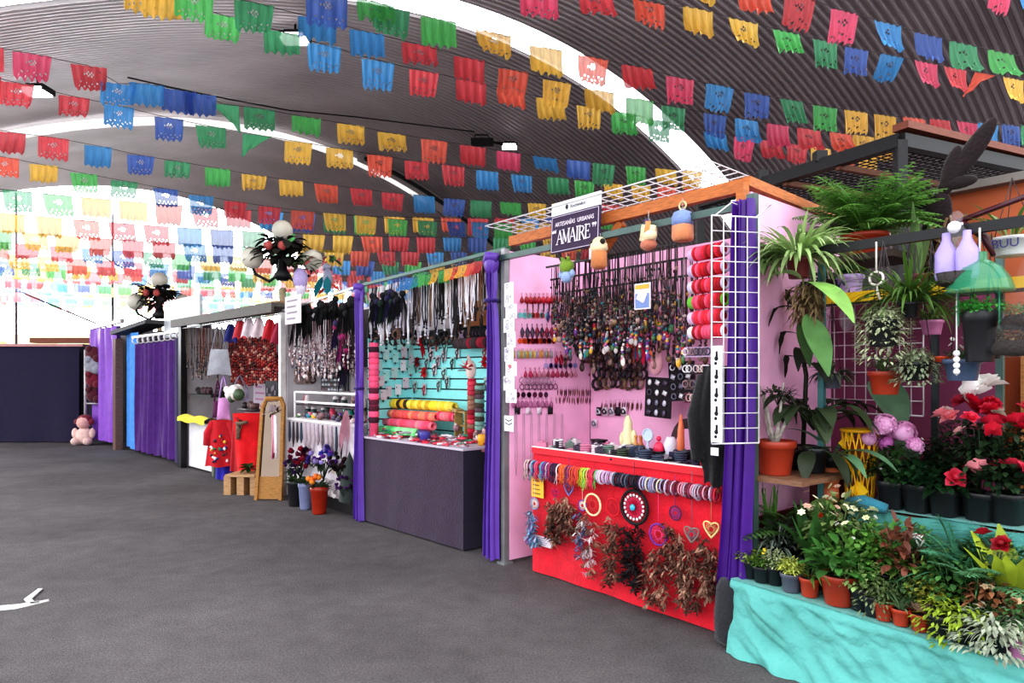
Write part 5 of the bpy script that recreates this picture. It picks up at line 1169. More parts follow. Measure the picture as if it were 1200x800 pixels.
bar_thing(FD, (.1, -.05, 2.42), (LD, -.05, 2.42), .02, 'hanging_rail', 'grey rail with bags under the weathered roof board', 'rail', METAL, C(150, 150, 150))
hang_necklaces(FD, [lerp(.2, FD.pk(258, 400, .1)[0], (i+.5)/34) for i in range(34)], .12, 2.4, .8, 'brown and tan beaded strand near the black post', 'brown strands near the black post', [C(110, 84, 70), C(80, 60, 50), C(150, 120, 100), C(60, 30, 40), C(140, 70, 50), C(40, 50, 60)], PAL_DARK, .12, .25, seed=70)
xr0, zr0 = FD.pk(268, 396, .5); xr1, zr1 = FD.pk(324, 442, .5)
for j in range(2):
    for i in range(24):
        x = lerp(xr0, xr1, (i+.5)/24); b = MB()
        for k in range(10): b.ball((R.uniform(-.012, .012), 0, -.05*k), .028, .022, .03, n=6, nz=4)
        solo(b, 'bead_strand', 'dark red bead strand in the glittering red curtain of beads', 'bead strand', FD, x, .5+.04*j, zr0-.02-.3*j+R.uniform(-.03, .03), mats=PAL_RED, group='dark red bead strands in the bag stall')
for u, v, c, lb in ((270, 385, C(34, 40, 110), 'blue cloth bundle hung beside the white bag'), (281, 380, C(200, 60, 70), 'pale red bundle on the grey rail'), (291, 378, C(226, 210, 215), 'white bundle on the grey rail'), (303, 378, C(220, 200, 205), 'second white bundle on the grey rail, nearer the red one'), (316, 380, C(190, 30, 44), 'bright red bundle by the white post'), (326, 384, C(150, 30, 60), 'wine red bundle touching the white post')):
    x, z = FD.pk(u, v, -.02); b = MB(); b.grid(lambda a, q: ((a-.5)*(.1+.26*q**.6), .035*sin(9*a+3*q)-.03, .12-.5*q*(1-.12*abs(sin(7*a)))), 18, 10); b.grid(lambda a, q: ((a-.5)*(.1+.2*q**.6), .05+.03*sin(8*a), .12-.42*q), 14, 8); b.tube([(0, 0, .1), (0, 0, .16)], .01, 5)
    solo(b, 'cloth_bundle', lb, 'cloth', FD, x, -.02, z, rz=.9, mats=CLOTH, color=c, s=.6)
def bag(F, u, v0, v1, v2, w, y, label, c, c2=None, name='shoulder_bag', taper=.75):
    x, zt = F.pk(u, v0, y); _, zm = F.pk(u, v1, y); _, zb = F.pk(u, v2, y); t = thing(name, label, 'bag', F, x, y, 0, rz=.95)
    b = MB(); n = 10
    def fn(a, t_):
        q = lerp(taper, 1, t_); return (w*q*(a-.5), -.05*sin(PI*a)*sin(PI*min(1, t_*.9+.1))-.0, lerp(zm, zb, t_)+.02*sin(PI*a)*(t_ > .95))
    b.grid(fn, n, 10); b.grid(lambda a, t_: (fn(1-a, t_)[0], .05*sin(PI*a)*sin(PI*t_), fn(a, t_)[2]), n, 10); part(b, 'body', t, CLOTH, c)
    b = MB(); b.tube([(-w*taper*.42, 0, zm), (-w*.1, 0, lerp(zm, zt, .8)), (0, 0, zt), (w*.1, 0, lerp(zm, zt, .8)), (w*taper*.42, 0, zm)], .014, 5); part(b, 'strap', t, CLOTH, c2 or c)
    return t
bag(FD, 257, 378, 409, 440, .36, -.12, 'white patterned shoulder bag on a long strap', C(168, 168, 176), C(150, 150, 160), taper=.7)
bag(FD, 262, 440, 466, 492, .2, -.1, 'pink and lilac tote bag hanging below the white bag', C(214, 150, 205), C(190, 150, 210))
bag(FD, 255, 445, 470, 490, .16, -.02, 'plum tote bag behind the pink one', C(90, 24, 70))
bag(FD, 281, 440, 456, 470, .3, .3, 'grey lace top hanging against the white back board', C(150, 140, 165), taper=.9, name='lace_blouse')
x0, z0 = FD.pk(214, 488, -.03); x1, _ = FD.pk(246, 488, -.03)
b = MB(); b.grid(lambda a, t_: (lerp(x0, x1, a), -.12+.2*t_, z0+.03*sin(12*a)*.5+.04*sin(PI*t_)), 24, 8); b.grid(lambda a, t_: (lerp(x0, x1, a), -.12, z0-.07*t_+.012*sin(12*a)), 24, 3); solo(b, 'yellow_cloth', 'bright yellow cloth draped along the shelf of the bag stall', 'cloth', FD, 0, 0, 0, mats=CLOTH, color=C(240, 225, 50))
b = MB(); b.box((x0+x1)/2+.2, .2, z0-.06, abs(x1-x0), .4, .03); solo(b, 'wall_shelf', 'dark shelf carrying the yellow cloth', 'shelf', FD, 0, .0, 0, mats=PAINT, color=C(60, 56, 58), smooth=False)
b = MB(); b.box(.75, .2, z0+.38, 1.1, .4, .04); solo(b, 'wall_shelf', 'black upper shelf with dark shoes in the bag stall', 'shelf', FD, 0, .0, 0, mats=PAINT, color=C(30, 26, 28), smooth=False)
for i in range(7):
    b = MB(); b.ball((0, 0, .04), .1, .05, .045, n=9); b.ball((-.05, 0, .07), .05, .045, .05, n=8); solo(b, 'soft_shoe', 'dark wine coloured soft shoe on the black upper shelf', 'shoe', FD, .5+.14*i, R.uniform(.1, .3), z0+.405, rz=R.uniform(-.6, .6), mats=CLOTH, color=R.choice([C(60, 24, 34), C(34, 26, 30), C(90, 30, 46)]), group='soft shoes on the black upper shelf')
def garment(F, u, v0, v1, w0, w1, y, label, c, name, sleeves=False, trim=None):
    x, zt = F.pk(u, v0, y); _, zb = F.pk(u, v1, y); zb = max(zb, .03); t = thing(name, label, 'clothing', F, x, y, 0, rz=.85); b = MB()
    wf = lambda q: lerp(w0, w1, q); r = R.uniform(0, 6)
    for sg in (-1, 1): b.grid(lambda a, q, g=sg: (wf(q)*(a-.5), g*(.03+.05*sin(PI*a))+.02*sin(11*a+r)*q, lerp(zt, zb, q)+.01*sin(9*a)*(q > .97)), 22, 20)
    part(b, 'cloth', t, CLOTH, c)
    if sleeves:
        b = MB()
        for sx in (-1, 1): b.tube([(sx*w0*.42, 0, zt-.03), (sx*w0*.75, 0, zt-.2), (sx*w0*.8, 0, zt-.38)], [.06, .065, .06], 8)
        part(b, 'sleeve', t, CLOTH, c)
    if trim:
        b = MB()
        for k in range(26): b.ball((R.uniform(-.28, .28)*w1, -.1, lerp(zb, zt, R.uniform(.08, .7))), R.uniform(.014, .03), .012, n=6, nz=4)
        part(b, 'embroidery', t, trim)
    return t
garment(FD, 259, 492, 546, .26, .46, -.16, 'red embroidered dress hanging low in front of the white board', C(190, 20, 36), 'embroidered_dress', True, palette('embroid', [C(40, 40, 120), C(220, 180, 60), C(30, 110, 60), C(240, 230, 225), C(60, 20, 30)]))
garment(FD, 262, 535, 562, .2, .22, -.1, 'blue cloth hanging under the red embroidered dress', C(50, 44, 170), 'blue_cloth')
garment(FD, 255, 543, 560, .16, .17, -.06, 'dull green grey cloth hanging under the red embroidered dress', C(90, 100, 86), 'green_cloth')
garment(FD, 293, 484, 558, .46, .34, -.12, 'tall bright red cloth hanging beside the mirror', C(215, 16, 26), 'red_cloth', False)
garment(FD, 279, 490, 552, .12, .2, -.2, 'darker red cloth edge beside the tall red cloth', C(160, 14, 28), 'red_cloth')
b = MB()
for k in range(16): a = R.uniform(0, 6.3); b.leaf((0, 0, 0), (cos(a), -.4, sin(a)), .13, .05, .3)
b.tube([(-.2, 0, .02), (0, -.05, .0), (.2, 0, .03)], .025, 6); b.tube([(0, -.04, 0), (0, -.04, -.22)], .03, 6)
x, z = FD.pk(284, 496, -.22); solo(b, 'dried_wreath', 'olive brown dried garland hung on the tall red cloth', 'wreath', FD, x, -.24, z, mats=BARK, color=C(120, 100, 84))
b = MB()
for k in range(22): a = R.uniform(0, 6.3); b.leaf((0, 0, 0), (cos(a), sin(a), R.uniform(-.2, 1)), .14, .07, .3)
x, z = FD.pk(291, 549, -.26); solo(b, 'leafy_bunch', 'small dark green leafy bunch above the wooden crate', 'leaves', FD, x, -.26, z, mats=LEAF, color=C(24, 70, 30))
x0, _ = FD.pk(274, 560, -.3); x1, _ = FD.pk(302, 560, -.3); w_ = x1-x0
t = thing('wooden_pallet', 'small pale wooden pallet stand on the floor before the red cloth', 'pallet', FD, (x0+x1)/2, -.28, 0, rz=.7); w_ = .42
b = MB(); b.box(0, 0, .26, w_, .4, .03); part(b, 'top_board', t, WOOD, C(190, 150, 110), smooth=False)
for sx in (-.44, 0, .44): box_part(t, 'leg', sx*w_-.05, sx*w_+.05, -.18, .18, 0, .245, WOOD, C(180, 140, 100))
b = MB(); b.ball((-.1, 0, .35), .12, .1, .075, n=9); b.ball((.06, .02, .34), .1, .09, .065, n=9); b.ball((.2, 0, .33), .09, .08, .05, n=9); b.leaf((-.2, 0, .38), (-1, 0, .6), .12, .1, .2)
x, z = FD.pk(277, 462, -.08); b2 = MB()
for k in range(14): b2.ball((R.uniform(-.26, .26), R.uniform(-.06, .06), R.uniform(-.07, .08)), R.uniform(.05, .1), n=8)
solo(b2, 'lace_flower_bunch', 'cream lace flower bunch at the middle of the bag stall', 'ornament', FD, x, -.1, z, mats=palette('lace', [C(232, 222, 216), C(240, 232, 226), C(214, 196, 190), C(70, 90, 60), C(230, 220, 214)]))
b = MB(); b.box(0, 0, 0, .5, .14, .04); b.ball((-.15, 0, .06), .05, n=8); b.ball((.05, 0, .07), .06, .05, .06, n=8); b.box(.18, 0, .06, .1, .1, .08)
x, z = FD.pk(292, 480, -.02); solo(b, 'display_ledge', 'narrow dark ledge with small ornaments above the tall red cloth', 'ledge', FD, x, -.02, z, mats=palette('ledge', [C(50, 34, 40), C(220, 170, 60), C(90, 60, 60)]))
note(FD, 297, 447, 314, 482, .95, 'white sheet with pink print on the back board of the bag stall', C(232, 218, 230), C(210, 150, 190))
x0, z0 = FD.pk(311, 446, .3); x1, z1 = FD.pk(326, 470, .3); t = thing('photo_board', 'black photo board above the mirror frame', 'board', FD, (x0+x1)/2, .3, (z0+z1)/2); box_part(t, 'board', (x0-x1)/2, (x1-x0)/2, 0, .02, -(z0-z1)/2, (z0-z1)/2, PAINT, C(30, 26, 30))
b = MB()
for k in range(6): b.box(lerp(-.3, .3, k/5)*(x1-x0), -.008, R.uniform(-.3, .3)*(z0-z1), .05, .006, .07)
part(b, 'photo', t, PAPER, C(120, 110, 120), smooth=False)
# leaning mirror
MIR = mat('mirror_glass', C(112, 98, 88), .06, metal=1., noise=(.9, 1.03), scale=3)
x0, _ = FD.pk(312, 570, -.2); x1, _ = FD.pk(336, 580, -.2); w_ = .32; zt = FD.pk(322, 466, -.02)[1]
t = thing('standing_mirror', 'tall golden wood framed mirror leaning beside the white post', 'mirror', FD, (x0+x1)/2, -.3, .0, rz=.75, rx=-.12)
H_ = zt/cos(.12)
b = MB(); b.bar((-w_/2, 0, 0), (-w_/2*.86, 0, H_*.93), .07, .04); b.bar((w_/2, 0, 0), (w_/2*.86, 0, H_*.93), .07, .04)
b.tube([(-w_/2*.86, 0, H_*.92), (-w_*.3, 0, H_), (w_*.3, 0, H_), (w_/2*.86, 0, H_*.92)], .035, 6); b.box(0, .01, H_*.12, w_, .03, H_*.22); part(b, 'frame', t, WOOD, C(168, 118, 58), smooth=False)
b = MB(); b.quad((-w_*.46, .0, H_*.23), (w_*.46, .0, H_*.23), (w_*.42, .0, H_*.97), (-w_*.42, .0, H_*.97)); part(b, 'mirror_glass', t, MIR, smooth=False)
b = MB()
for k in range(9): b.leaf((R.uniform(-.05, .05), -.05, H_*.86), (R.uniform(-.7, .7), -.3, R.uniform(-.5, .8)), .16, .05, .3)
part(b, 'ribbon_bow', t, PETAL, C(214, 200, 204))
b = MB()
for k in range(5): b.tube([(-.03+.02*k, 0, 0), (-.04+.02*k, .01, -.3), (-.05+.03*k, 0, -R.uniform(.45, .6))], .014, 5)
x, z = FD.pk(330, 486, -.3); solo(b, 'pink_scarf', 'pink and white scarf hanging over the mirror frame', 'scarf', FD, x, -.4, z, mats=palette('scarf', [C(225, 160, 180), C(210, 70, 110), C(235, 225, 228), C(160, 40, 80)]))

# ================================================================== curtain on rings, blue sheet, pale purple curtain
LE = FE.L
x0 = FE.pk(157, 520, 0)[0]; x1 = FE.pk(213, 520, 0)[0]
zr = FE.pk(210, 388, 0)[1]
bar_thing(FE, (x0-.1, 0, zr), (x1+.1, 0, zr), .04, 'curtain_rail', 'white rail of the dark purple curtain hung on rings', 'rail', METAL, C(225, 225, 225))
t = thing('ring_curtain', 'dark purple curtain hanging on white rings from a rail', 'curtain', FE, (x0+x1)/2, 0, 0)
part(curtain_mesh(x1-x0, .1, zr-.16, 7, .07, lambda q: .93+.07*q, lambda q: 0, 31, 90, 24), 'cloth', t, CLOTH, C(76, 30, 112))
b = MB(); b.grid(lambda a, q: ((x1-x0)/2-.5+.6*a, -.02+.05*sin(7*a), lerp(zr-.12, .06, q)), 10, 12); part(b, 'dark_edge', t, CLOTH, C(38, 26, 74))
rm = MB().ring((0, 0, 0), .06, .014, 'x', 12, 5).mesh('ring', WIRE)
for k in range(9): part(rm, 'ring', t, loc=(lerp(-.46, .46, k/8)*(x1-x0), 0, zr-.08))
wall_board(FE, -.4, .5, LE-.05, .5, 0, zr+.15, 'dim board closing the curtained stalls behind the rings', C(70, 66, 80))
b = MB(); b.grid(lambda a, q: (lerp(x0-.95, x0+.25, a), .12+.03*sin(9*a)-.12*a, lerp(zr+.1, .08, q)), 30, 14)
solo(b, 'blue_tarp', 'bright blue sheet hanging between the two purple curtains', 'tarp', FE, 0, 0, 0, mats=CLOTH, color=C(62, 140, 222))
b = MB(); b.box(0, 0, .32, 1.9, .05, .72); solo(b, 'metal_sheet', 'grey metal sheet above the curtain on rings', 'sheet', FE, x1-1.0, .35, zr-.0, mats=METAL, color=C(168, 172, 176), smooth=False)
b = MB(); b.bar((x0-1.0, .05, zr+.12), (x0+.5, .3, zr+.3), .5, .08); solo(b, 'roof_board', 'dark slanting roof board over the bright blue sheet', 'board', FE, 0, 0, 0, mats=WOOD, color=C(76, 74, 76), smooth=False)
b = MB(); b.box(0, 0, 1.2, .2, .14, 2.4); solo(b, 'brown_post', 'brown post between the pale purple curtain and the blue sheet', 'post', FE, x0-1.15, .0, 0, mats=WOOD, color=C(110, 80, 70), smooth=False)
FG = Frame(Q7, (-7.96-.35, 14.2+.5))
ga = FG.pk(109, 510, 0)[0]; gb = FG.pk(141, 520, 0)[0]; zg = FG.pk(125, 384, 0)[1]
t = thing('stall_curtain', 'pale purple curtain hanging loose beside the wall of dark cloth', 'curtain', FG, (ga+gb)/2, -.05, 0)
part(curtain_mesh(gb-ga, .12, zg, 3.5, .07, lambda q: .92+.1*sin(PI*q), lambda q: .05*q, 41, 60, 24), 'cloth', t, VELVET, C(136, 78, 186))
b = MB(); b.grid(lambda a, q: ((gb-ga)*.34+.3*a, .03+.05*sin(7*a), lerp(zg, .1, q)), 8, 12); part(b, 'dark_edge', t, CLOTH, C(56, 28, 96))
bar_thing(FG, (ga-.15, .0, zg+.05), (gb+.15, .0, zg+.1), .08, 'curtain_rail', 'grey top bar over the pale purple curtain', 'rail', METAL, C(150, 140, 140))
wall_board(FG, ga-.1, .5, gb+.5, .5, 0, zg, 'dim board closing the stall behind the pale purple curtain', C(60, 44, 56))
# goods at the end of the cloth wall
x, Y = (101-600)/800*16.0, 16.0; FH_ = Frame((-13.4, 16.3), (-9.9, 16.3))
zt = CAMZ+37/800*16.3; wx = (98-600)/800*16.3+13.4
t = thing('cloth_wall', 'wide dark navy purple cloth wall closing the far end of the aisle', 'cloth wall', FH_, 0, 0, 0)
part(cloth_front(-1.5, wx-.1, .02, zt-.05, 51, .04, 60, 16), 'cloth', t, CLOTH, C(24, 15, 50)); box_part(t, 'top_rail', -1.5, wx, -.04, .04, zt-.06, zt, METAL, C(170, 120, 120))
b = MB(); b.box(0, 0, 0, 3.4, .3, .12); solo(b, 'roof_board', 'low red brown roof board behind the dark cloth wall', 'board', FH_, wx+.3, .3, zt+.1, mats=WOOD, color=C(126, 66, 44), smooth=False)
wall_board(FH_, -1.5, .2, wx+.6, .2, 0, zt, 'dim board standing behind the dark cloth wall', C(40, 34, 50))
b = MB(); b.tube([(0, 0, .2), (0, 0, 2.2)], .03, 6); b.tube([(0, 0, .95), (.4, 0, .95)], .02, 5); b.tube([(0, 0, .2), (.1, -.1, 0)], .03, 5); b.tube([(0, 0, .2), (-.12, -.05, 0)], .03, 5)
px = (100-600)/800*15.9+13.4; solo(b, 'display_stand', 'slim pale display stand at the end of the dark cloth wall', 'stand', FH_, px, -.4, 0, mats=METAL, color=C(190, 184, 184))
for z, c, s_, lb in ((2.1, C(90, 30, 40), .17, 'wine red bundle at the top of the slim stand'), (1.85, C(150, 150, 160), .2, 'grey round bundle below the top of the slim stand'), (1.5, C(110, 20, 40), .17, 'dark red bundle at the middle of the slim stand'), (1.15, C(80, 20, 36), .16, 'deep red bundle low on the slim stand')):
    b = MB(); b.ball((0, 0, 0), s_, s_*.6, s_*1.1, n=9); b.ball((.12, -.03, -.1), s_*.6, n=8); b.ball((-.06, -.05, .12), s_*.5, n=7); solo(b, 'cloth_bundle', lb, 'cloth', FH_, px+.18, -.4, z, mats=CLOTH, color=c)
t = thing('rag_doll', 'pale pink and white soft doll sitting on the floor by the slim stand', 'doll', FH_, px+.1, -.6, 0)
b = MB(); b.ball((0, 0, .22), .19, .15, .2, n=10); b.ball((-.14, -.1, .1), .09, .12, .09, n=8); b.ball((.14, -.1, .1), .09, .12, .09, n=8); b.ball((-.2, -.02, .28), .07, .07, .12, n=8); b.ball((.2, -.02, .28), .07, .07, .12, n=8); part(b, 'body', t, CLOTH, C(226, 190, 180))
b = MB(); b.ball((0, -.02, .52), .15, n=10); part(b, 'head', t, CLOTH, C(222, 170, 160)); b = MB(); b.ball((0, .03, .58), .17, .15, .13, n=9); b.ball((-.16, 0, .54), .07, n=7); b.ball((.16, 0, .54), .07, n=7); part(b, 'hair', t, CLOTH, C(120, 30, 50))
# ================================================================== plant stall
FR = Frame((1.29, 3.96), (1.91, 3.175)); TURQ = C(90, 164, 157)
CRUMPLE = mat('crumpled_cloth', None, .85, noise=(.86, 1.06), scale=5, bump=.9, bscale=7)
ztop = lambda x: .41-.035*x
from mathutils import noise as NZ
def drape_cloth(x0, x1, y, zt, zb, seed, out=.05):
    r = random.Random(seed)
    k = [(r.uniform(1.2, 4.5), r.uniform(-2.5, 2.5), r.uniform(0, 6), r.uniform(.5, 1)) for _ in range(6)]
    def fn(a, t):
        x = lerp(x0, x1, a); w = sum(q*sin(f*x*3.2+g*t*1.6+p) for f, g, p, q in k)/3
        hem = 0
        q = min(1, t*4)*min(1, (x-x0)*6+.15); f1 = abs(NZ.noise(V((x*3.2-t*1.6, t*.7+x*.9, 3.)))); f2 = abs(NZ.noise(V((x*8-t*4, t*1.6+x*2.2, 9.))))
        return (x, y-q*(.045*w+.10*f1+.05*f2)*.8-out*t*t-.014*sin(PI*min(1, t*6)), lerp(zt(x), zb, t))
    return MB().grid(fn, 170, 44)
t = thing('plant_table', 'low plant table under a crumpled turquoise cloth at the aisle', 'table', FR, 0, 0, 0)
part(drape_cloth(-.02, 1.9, 0, lambda x: ztop(x)+.013, .004, 5), 'front_cloth', t, CRUMPLE, TURQ)
b = MB(); b.grid(lambda a, q: (lerp(-.02+.035*min(1, q*5), 1.9, a), lerp(-.012, .62, q), ztop(lerp(-.02, 1.9, a))+.013+.004*sin(30*a+9*q)*q), 40, 10); part(b, 'top_cloth', t, CLOTH, TURQ)
b = MB(); b.quad((.0, 0, 0), (.012, .62, 0), (.012, .62, ztop(0)), (.0, 0, ztop(0)+.005)); part(b, 'side_cloth', t, CLOTH, C(70, 180, 180), smooth=False)
xs0 = .34; ZU = .82
t = thing('plant_bench', 'higher plant bench behind under turquoise cloth carrying black pots', 'bench', FR, 0, 0, 0)
b = MB(); b.grid(lambda a, q: (lerp(xs0, 1.95, a), .655-.02*sin(9*a*3)*q-.03*q, lerp(ZU+.012*sin(22*a), .3, q)), 70, 10); part(b, 'front_cloth', t, CLOTH, TURQ)
b = MB(); b.grid(lambda a, q: (lerp(xs0, 1.95, a), lerp(.64, 1.1, q), ZU+.006), 20, 4); part(b, 'top_cloth', t, CLOTH, TURQ)
b = MB(); b.box(1.1, .9, ZU-.03, 1.6, .44, .04)
for x in (.4, 1.1, 1.8): b.box(x, .95, .4, .05, .05, .78)
part(b, 'trestle', t, WOOD, C(110, 76, 50), smooth=False)
b = MB(); b.tube([(xs0+.02, .62, ZU+.03), (xs0+.12, .6, ZU+.045), (xs0+.24, .62, ZU+.02)], [.03, .042, .03], 8); part(b, 'cloth_roll', t, CLOTH, C(56, 130, 150))
# boards behind
wall_board(FR, -.1, 1.30, .95, 1.30, .2, 2.12, 'magenta pink back board behind the wire grid of the plant stall', C(136, 62, 96))
wall_board(FR, .55, 1.56, 2.6, 1.56, 0, 2.78, 'rust orange wall behind the hanging plants', C(172, 88, 50), PAINT)
b = MB(); b.bar((.5, 1.53, 2.8), (2.65, 1.53, 2.8), .14, .05); solo(b, 'wall_coping', 'grey coping on top of the rust orange wall', 'coping', FR, 0, 0, 0, mats=PAINT, color=C(120, 112, 106), smooth=False)
for k in range(5): wall_board(FR, 1.0+.19*k, 1.42, 1.18+.19*k, 1.42, .8, 1.86, ('first', 'second', 'third', 'fourth', 'fifth')[k]+' light brown plank from the wire grid behind the red roses', vary(C(186, 128, 78), .15), WOOD)
bar_thing(FR, (-.18, .35, 2.315), (1.6, .35, 2.315), .035, 'hanging_rail', 'long black rail carrying the hanging plants across the plant stall', 'rail', METAL, C(26, 26, 28), .05)
for x, y, lb, c in ((FR.pk(963, 500, .62)[0], .62, 'pale turquoise metal post beside the tall leafy plant', C(80, 132, 132)), (FR.pk(1172, 430, 1.0)[0], 1.0, 'grey green metal post behind the white roses', C(84, 110, 106)), (FR.pk(1096, 430, 1.15)[0], 1.15, 'dark metal post in front of the light brown planks', C(50, 58, 60)), (1.62, .35, 'black metal post holding the far end of the hanging rail', C(30, 30, 32))):
    solo(MB().box(0, 0, 1.17, .035, .035, 2.34), 'stall_post', lb, 'post', FR, x, y, 0, mats=METAL, color=c, smooth=False)
b = MB(); b.box(.52, .98, 2.09, 1.35, .34, .04); t = thing('plant_shelf', 'high yellow edged shelf under the fern', 'shelf', FR, 0, 0, 0); part(b, 'board', t, WOOD, C(80, 70, 56), smooth=False)
b = MB(); b.box(.52, .80, 2.085, 1.37, .025, .06); part(b, 'yellow_edge', t, PAINT, C(240, 190, 20), smooth=False)
b = MB(); b.box(0, 0, 0, .36, .66, .03); solo(b, 'plant_shelf', 'rough wooden shelf carrying the terracotta pot with pale stems', 'shelf', FR, .165, .45, 1.0, mats=WOOD, color=C(130, 92, 70), smooth=False)
wall_board(FR, .03, .80, .32, .80, .02, .98, 'dark red brown board under the rough wooden shelf', C(96, 40, 30), WOOD)
x0, z0 = FR.pk(956, 482, 1.1); x1, z1 = FR.pk(1082, 350, 1.1); x0 = max(x0, -.03)
solo(mesh_panel(x1-x0, z1-z0, 9, 8, .0035), 'wire_grid', 'white wire grid in front of the magenta board of the plant stall', 'wire grid', FR, x0, 1.1, z0, mats=WIRE)

# ------------------------------------------------------------------ plants
TERRA = C(160, 56, 34); POTK = {'terra': TERRA, 'black': C(32, 32, 35), 'grey': C(88, 90, 104), 'blue': C(70, 84, 110), 'lilac': C(196, 168, 222), 'wine': C(104, 40, 46), 'white': C(232, 230, 228), 'mauve': C(206, 130, 176)}
POTS = {}
def pot_mesh(sq):
    if sq not in POTS:
        b = MB(); b.lathe([(.0, .0), (.72, .0), (.74, .03), (.92, .78), (1.0, .79), (1.03, .98), (1.0, 1.0), (.9, 1.0), (.88, .9), (0, .88)], 18, sq=.75 if sq else 0); POTS[sq] = b.mesh('pot', PLAST)
    return POTS[sq]
def fol_bush(b, r, h, n, lw=.35, L=None, top=0., up=.5):
    L = (L or r*.45)*.74; n = int(n*1.8)
    for k in range(n):
        a = R.uniform(0, 2*PI); q = math.sqrt(R.random()); c = R.uniform(0, 1)
        p = (r*q*.85*cos(a), r*q*.85*sin(a), top+h*(.12+.8*c*(1-.5*q*q)))
        b.leaf(p, (cos(a)*R.uniform(.3, 1), sin(a)*R.uniform(.3, 1), R.uniform(-.2, 1)*up*2), L*R.uniform(.6, 1.2), L*lw*R.uniform(.8, 1.3), R.uniform(.1, .7), n=3)
    for k in range(6): a = R.uniform(0, 6.3); b.tube([(0, 0, top-.01), (r*.3*cos(a), r*.3*sin(a), top+h*.45), (r*.6*cos(a), r*.6*sin(a), top+h*.8)], .0035, 3)
def fol_grass(b, r, h, n, w=.02, droop=.9):
    for k in range(n):
        a = R.uniform(0, 2*PI); u = R.uniform(.6, 2.6)
        b.leaf((.15*r*cos(a), .15*r*sin(a), 0), (cos(a), sin(a), u), math.hypot(r, h)*R.uniform(.6, 1.05), w*R.uniform(.7, 1.2), droop*R.uniform(.5, 1.3), n=7, fold=.3)
def fol_trail(b, r, h, n, drop, L=.03):
    for k in range(n):
        a = R.uniform(0, 2*PI); q = math.sqrt(R.random())*1.15; z = h*(1-q*q*.6)*R.random()
        if q > .85: z = -drop*R.random()**1.4; q = R.uniform(.95, 1.25)
        b.leaf((r*q*cos(a), r*q*sin(a), z), (cos(a), sin(a), R.uniform(-.8, .9)), L*R.uniform(.7, 1.3), L*.42, .3, n=2)
def fol_fern(b, r, n, hang=.75):
    for k in range(n):
        a = R.uniform(0, 2*PI); e = R.uniform(.5, 2.4); L = r*R.uniform(.75, 1.15); p = V((.02*cos(a), .02*sin(a), 0)); d = V((cos(a), sin(a), e*1.15)).normalized(); m = 15; pts = []
        for i in range(m+1):
            pts.append(p.copy()); sd, up = frame_of(d); w = L*.23*sin(PI*(.08+.9*i/m))**.7
            if i > 1:
                for s_ in (-1, 1): b.leaf(p, sd*s_+d*.45+up*.1, w, L*.055, .25, n=2, fold=.1)
            d = (d-V((0, 0, 1))*hang*1.7/m).normalized(); p = p+d*(L/m)
        b.tube(pts, .003, 3)
def fol_broad(b, n, L, W, up=1., droop=.5, stem=.5, z0=0.):
    for k in range(n):
        a = k*2.4+R.uniform(-.4, .4); d = V((cos(a), sin(a), up*R.uniform(.6, 1.5))).normalized(); s = L*stem*R.uniform(.6, 1.2)
        b.tube([(0, 0, z0), d*s*.5+V((0, 0, z0+.02)), d*s+V((0, 0, z0))], .005, 4); b.leaf(d*s+V((0, 0, z0)), d, L*R.uniform(.75, 1.1), W*R.uniform(.8, 1.1), droop, n=6, fold=.18, shape=.8)
def fol_rosette(b, n, r, W):
    for k in range(n):
        a = k*2.4; q = k/n; b.leaf((0, 0, .01), (cos(a), sin(a), .2+1.6*(1-q)), r*(.45+.6*q), W, -.25, n=3, fold=.35)
def fol_upright(b, n, h, w, lean=.2):
    for k in range(n):
        a = R.uniform(0, 6.3); b.leaf((.02*cos(a), .02*sin(a), 0), (lean*cos(a), lean*sin(a), 1), h*R.uniform(.7, 1.05), w, .05, n=6, fold=.3, shape=.6)
FLM = {}
def flower_mesh(kind):
    if kind in FLM: return FLM[kind]
    b = MB()
    if kind == 'rose':
        for k in range(26): a = k*2.4; q = k/26; b.leaf((0, 0, .0), (cos(a), sin(a), 2.2-2.0*q), .55+.55*q, .95, -.75+1.0*q, n=4, fold=.42)
        b.ball((0, 0, .36), .34, n=8)
    elif kind == 'cluster':
        b.ball((0, 0, .1), .85, .85, .8, n=10)
        for k in range(64):
            a = R.uniform(0, 6.3); c = R.uniform(-.2, 1); q = math.sqrt(1-c*c)
            nr = V((q*cos(a), q*sin(a), c)); t1, t2 = frame_of(nr)
            for j in range(4): e = j*1.57; b.leaf(nr, t1*cos(e)+t2*sin(e)+nr*.25, .26, .24, 0, n=2)
    elif kind == 'daisy':
        for k in range(6): a = k*1.047; b.leaf((0, 0, 0), (cos(a), sin(a), .35), 1., .75, .2, n=3, fold=.2)
        b.ball((0, 0, .12), .22, .22, .15, n=6)
    elif kind == 'spathe':
        b.leaf((0, 0, -.3), (.3, -.4, 1), 1.6, 1.1, .3, n=5, fold=-.3); b.tube([(0, -.1, 0), (0, -.15, .9)], [.14, .08], 5)
    FLM[kind] = b.mesh('flower', PETAL); return FLM[kind]
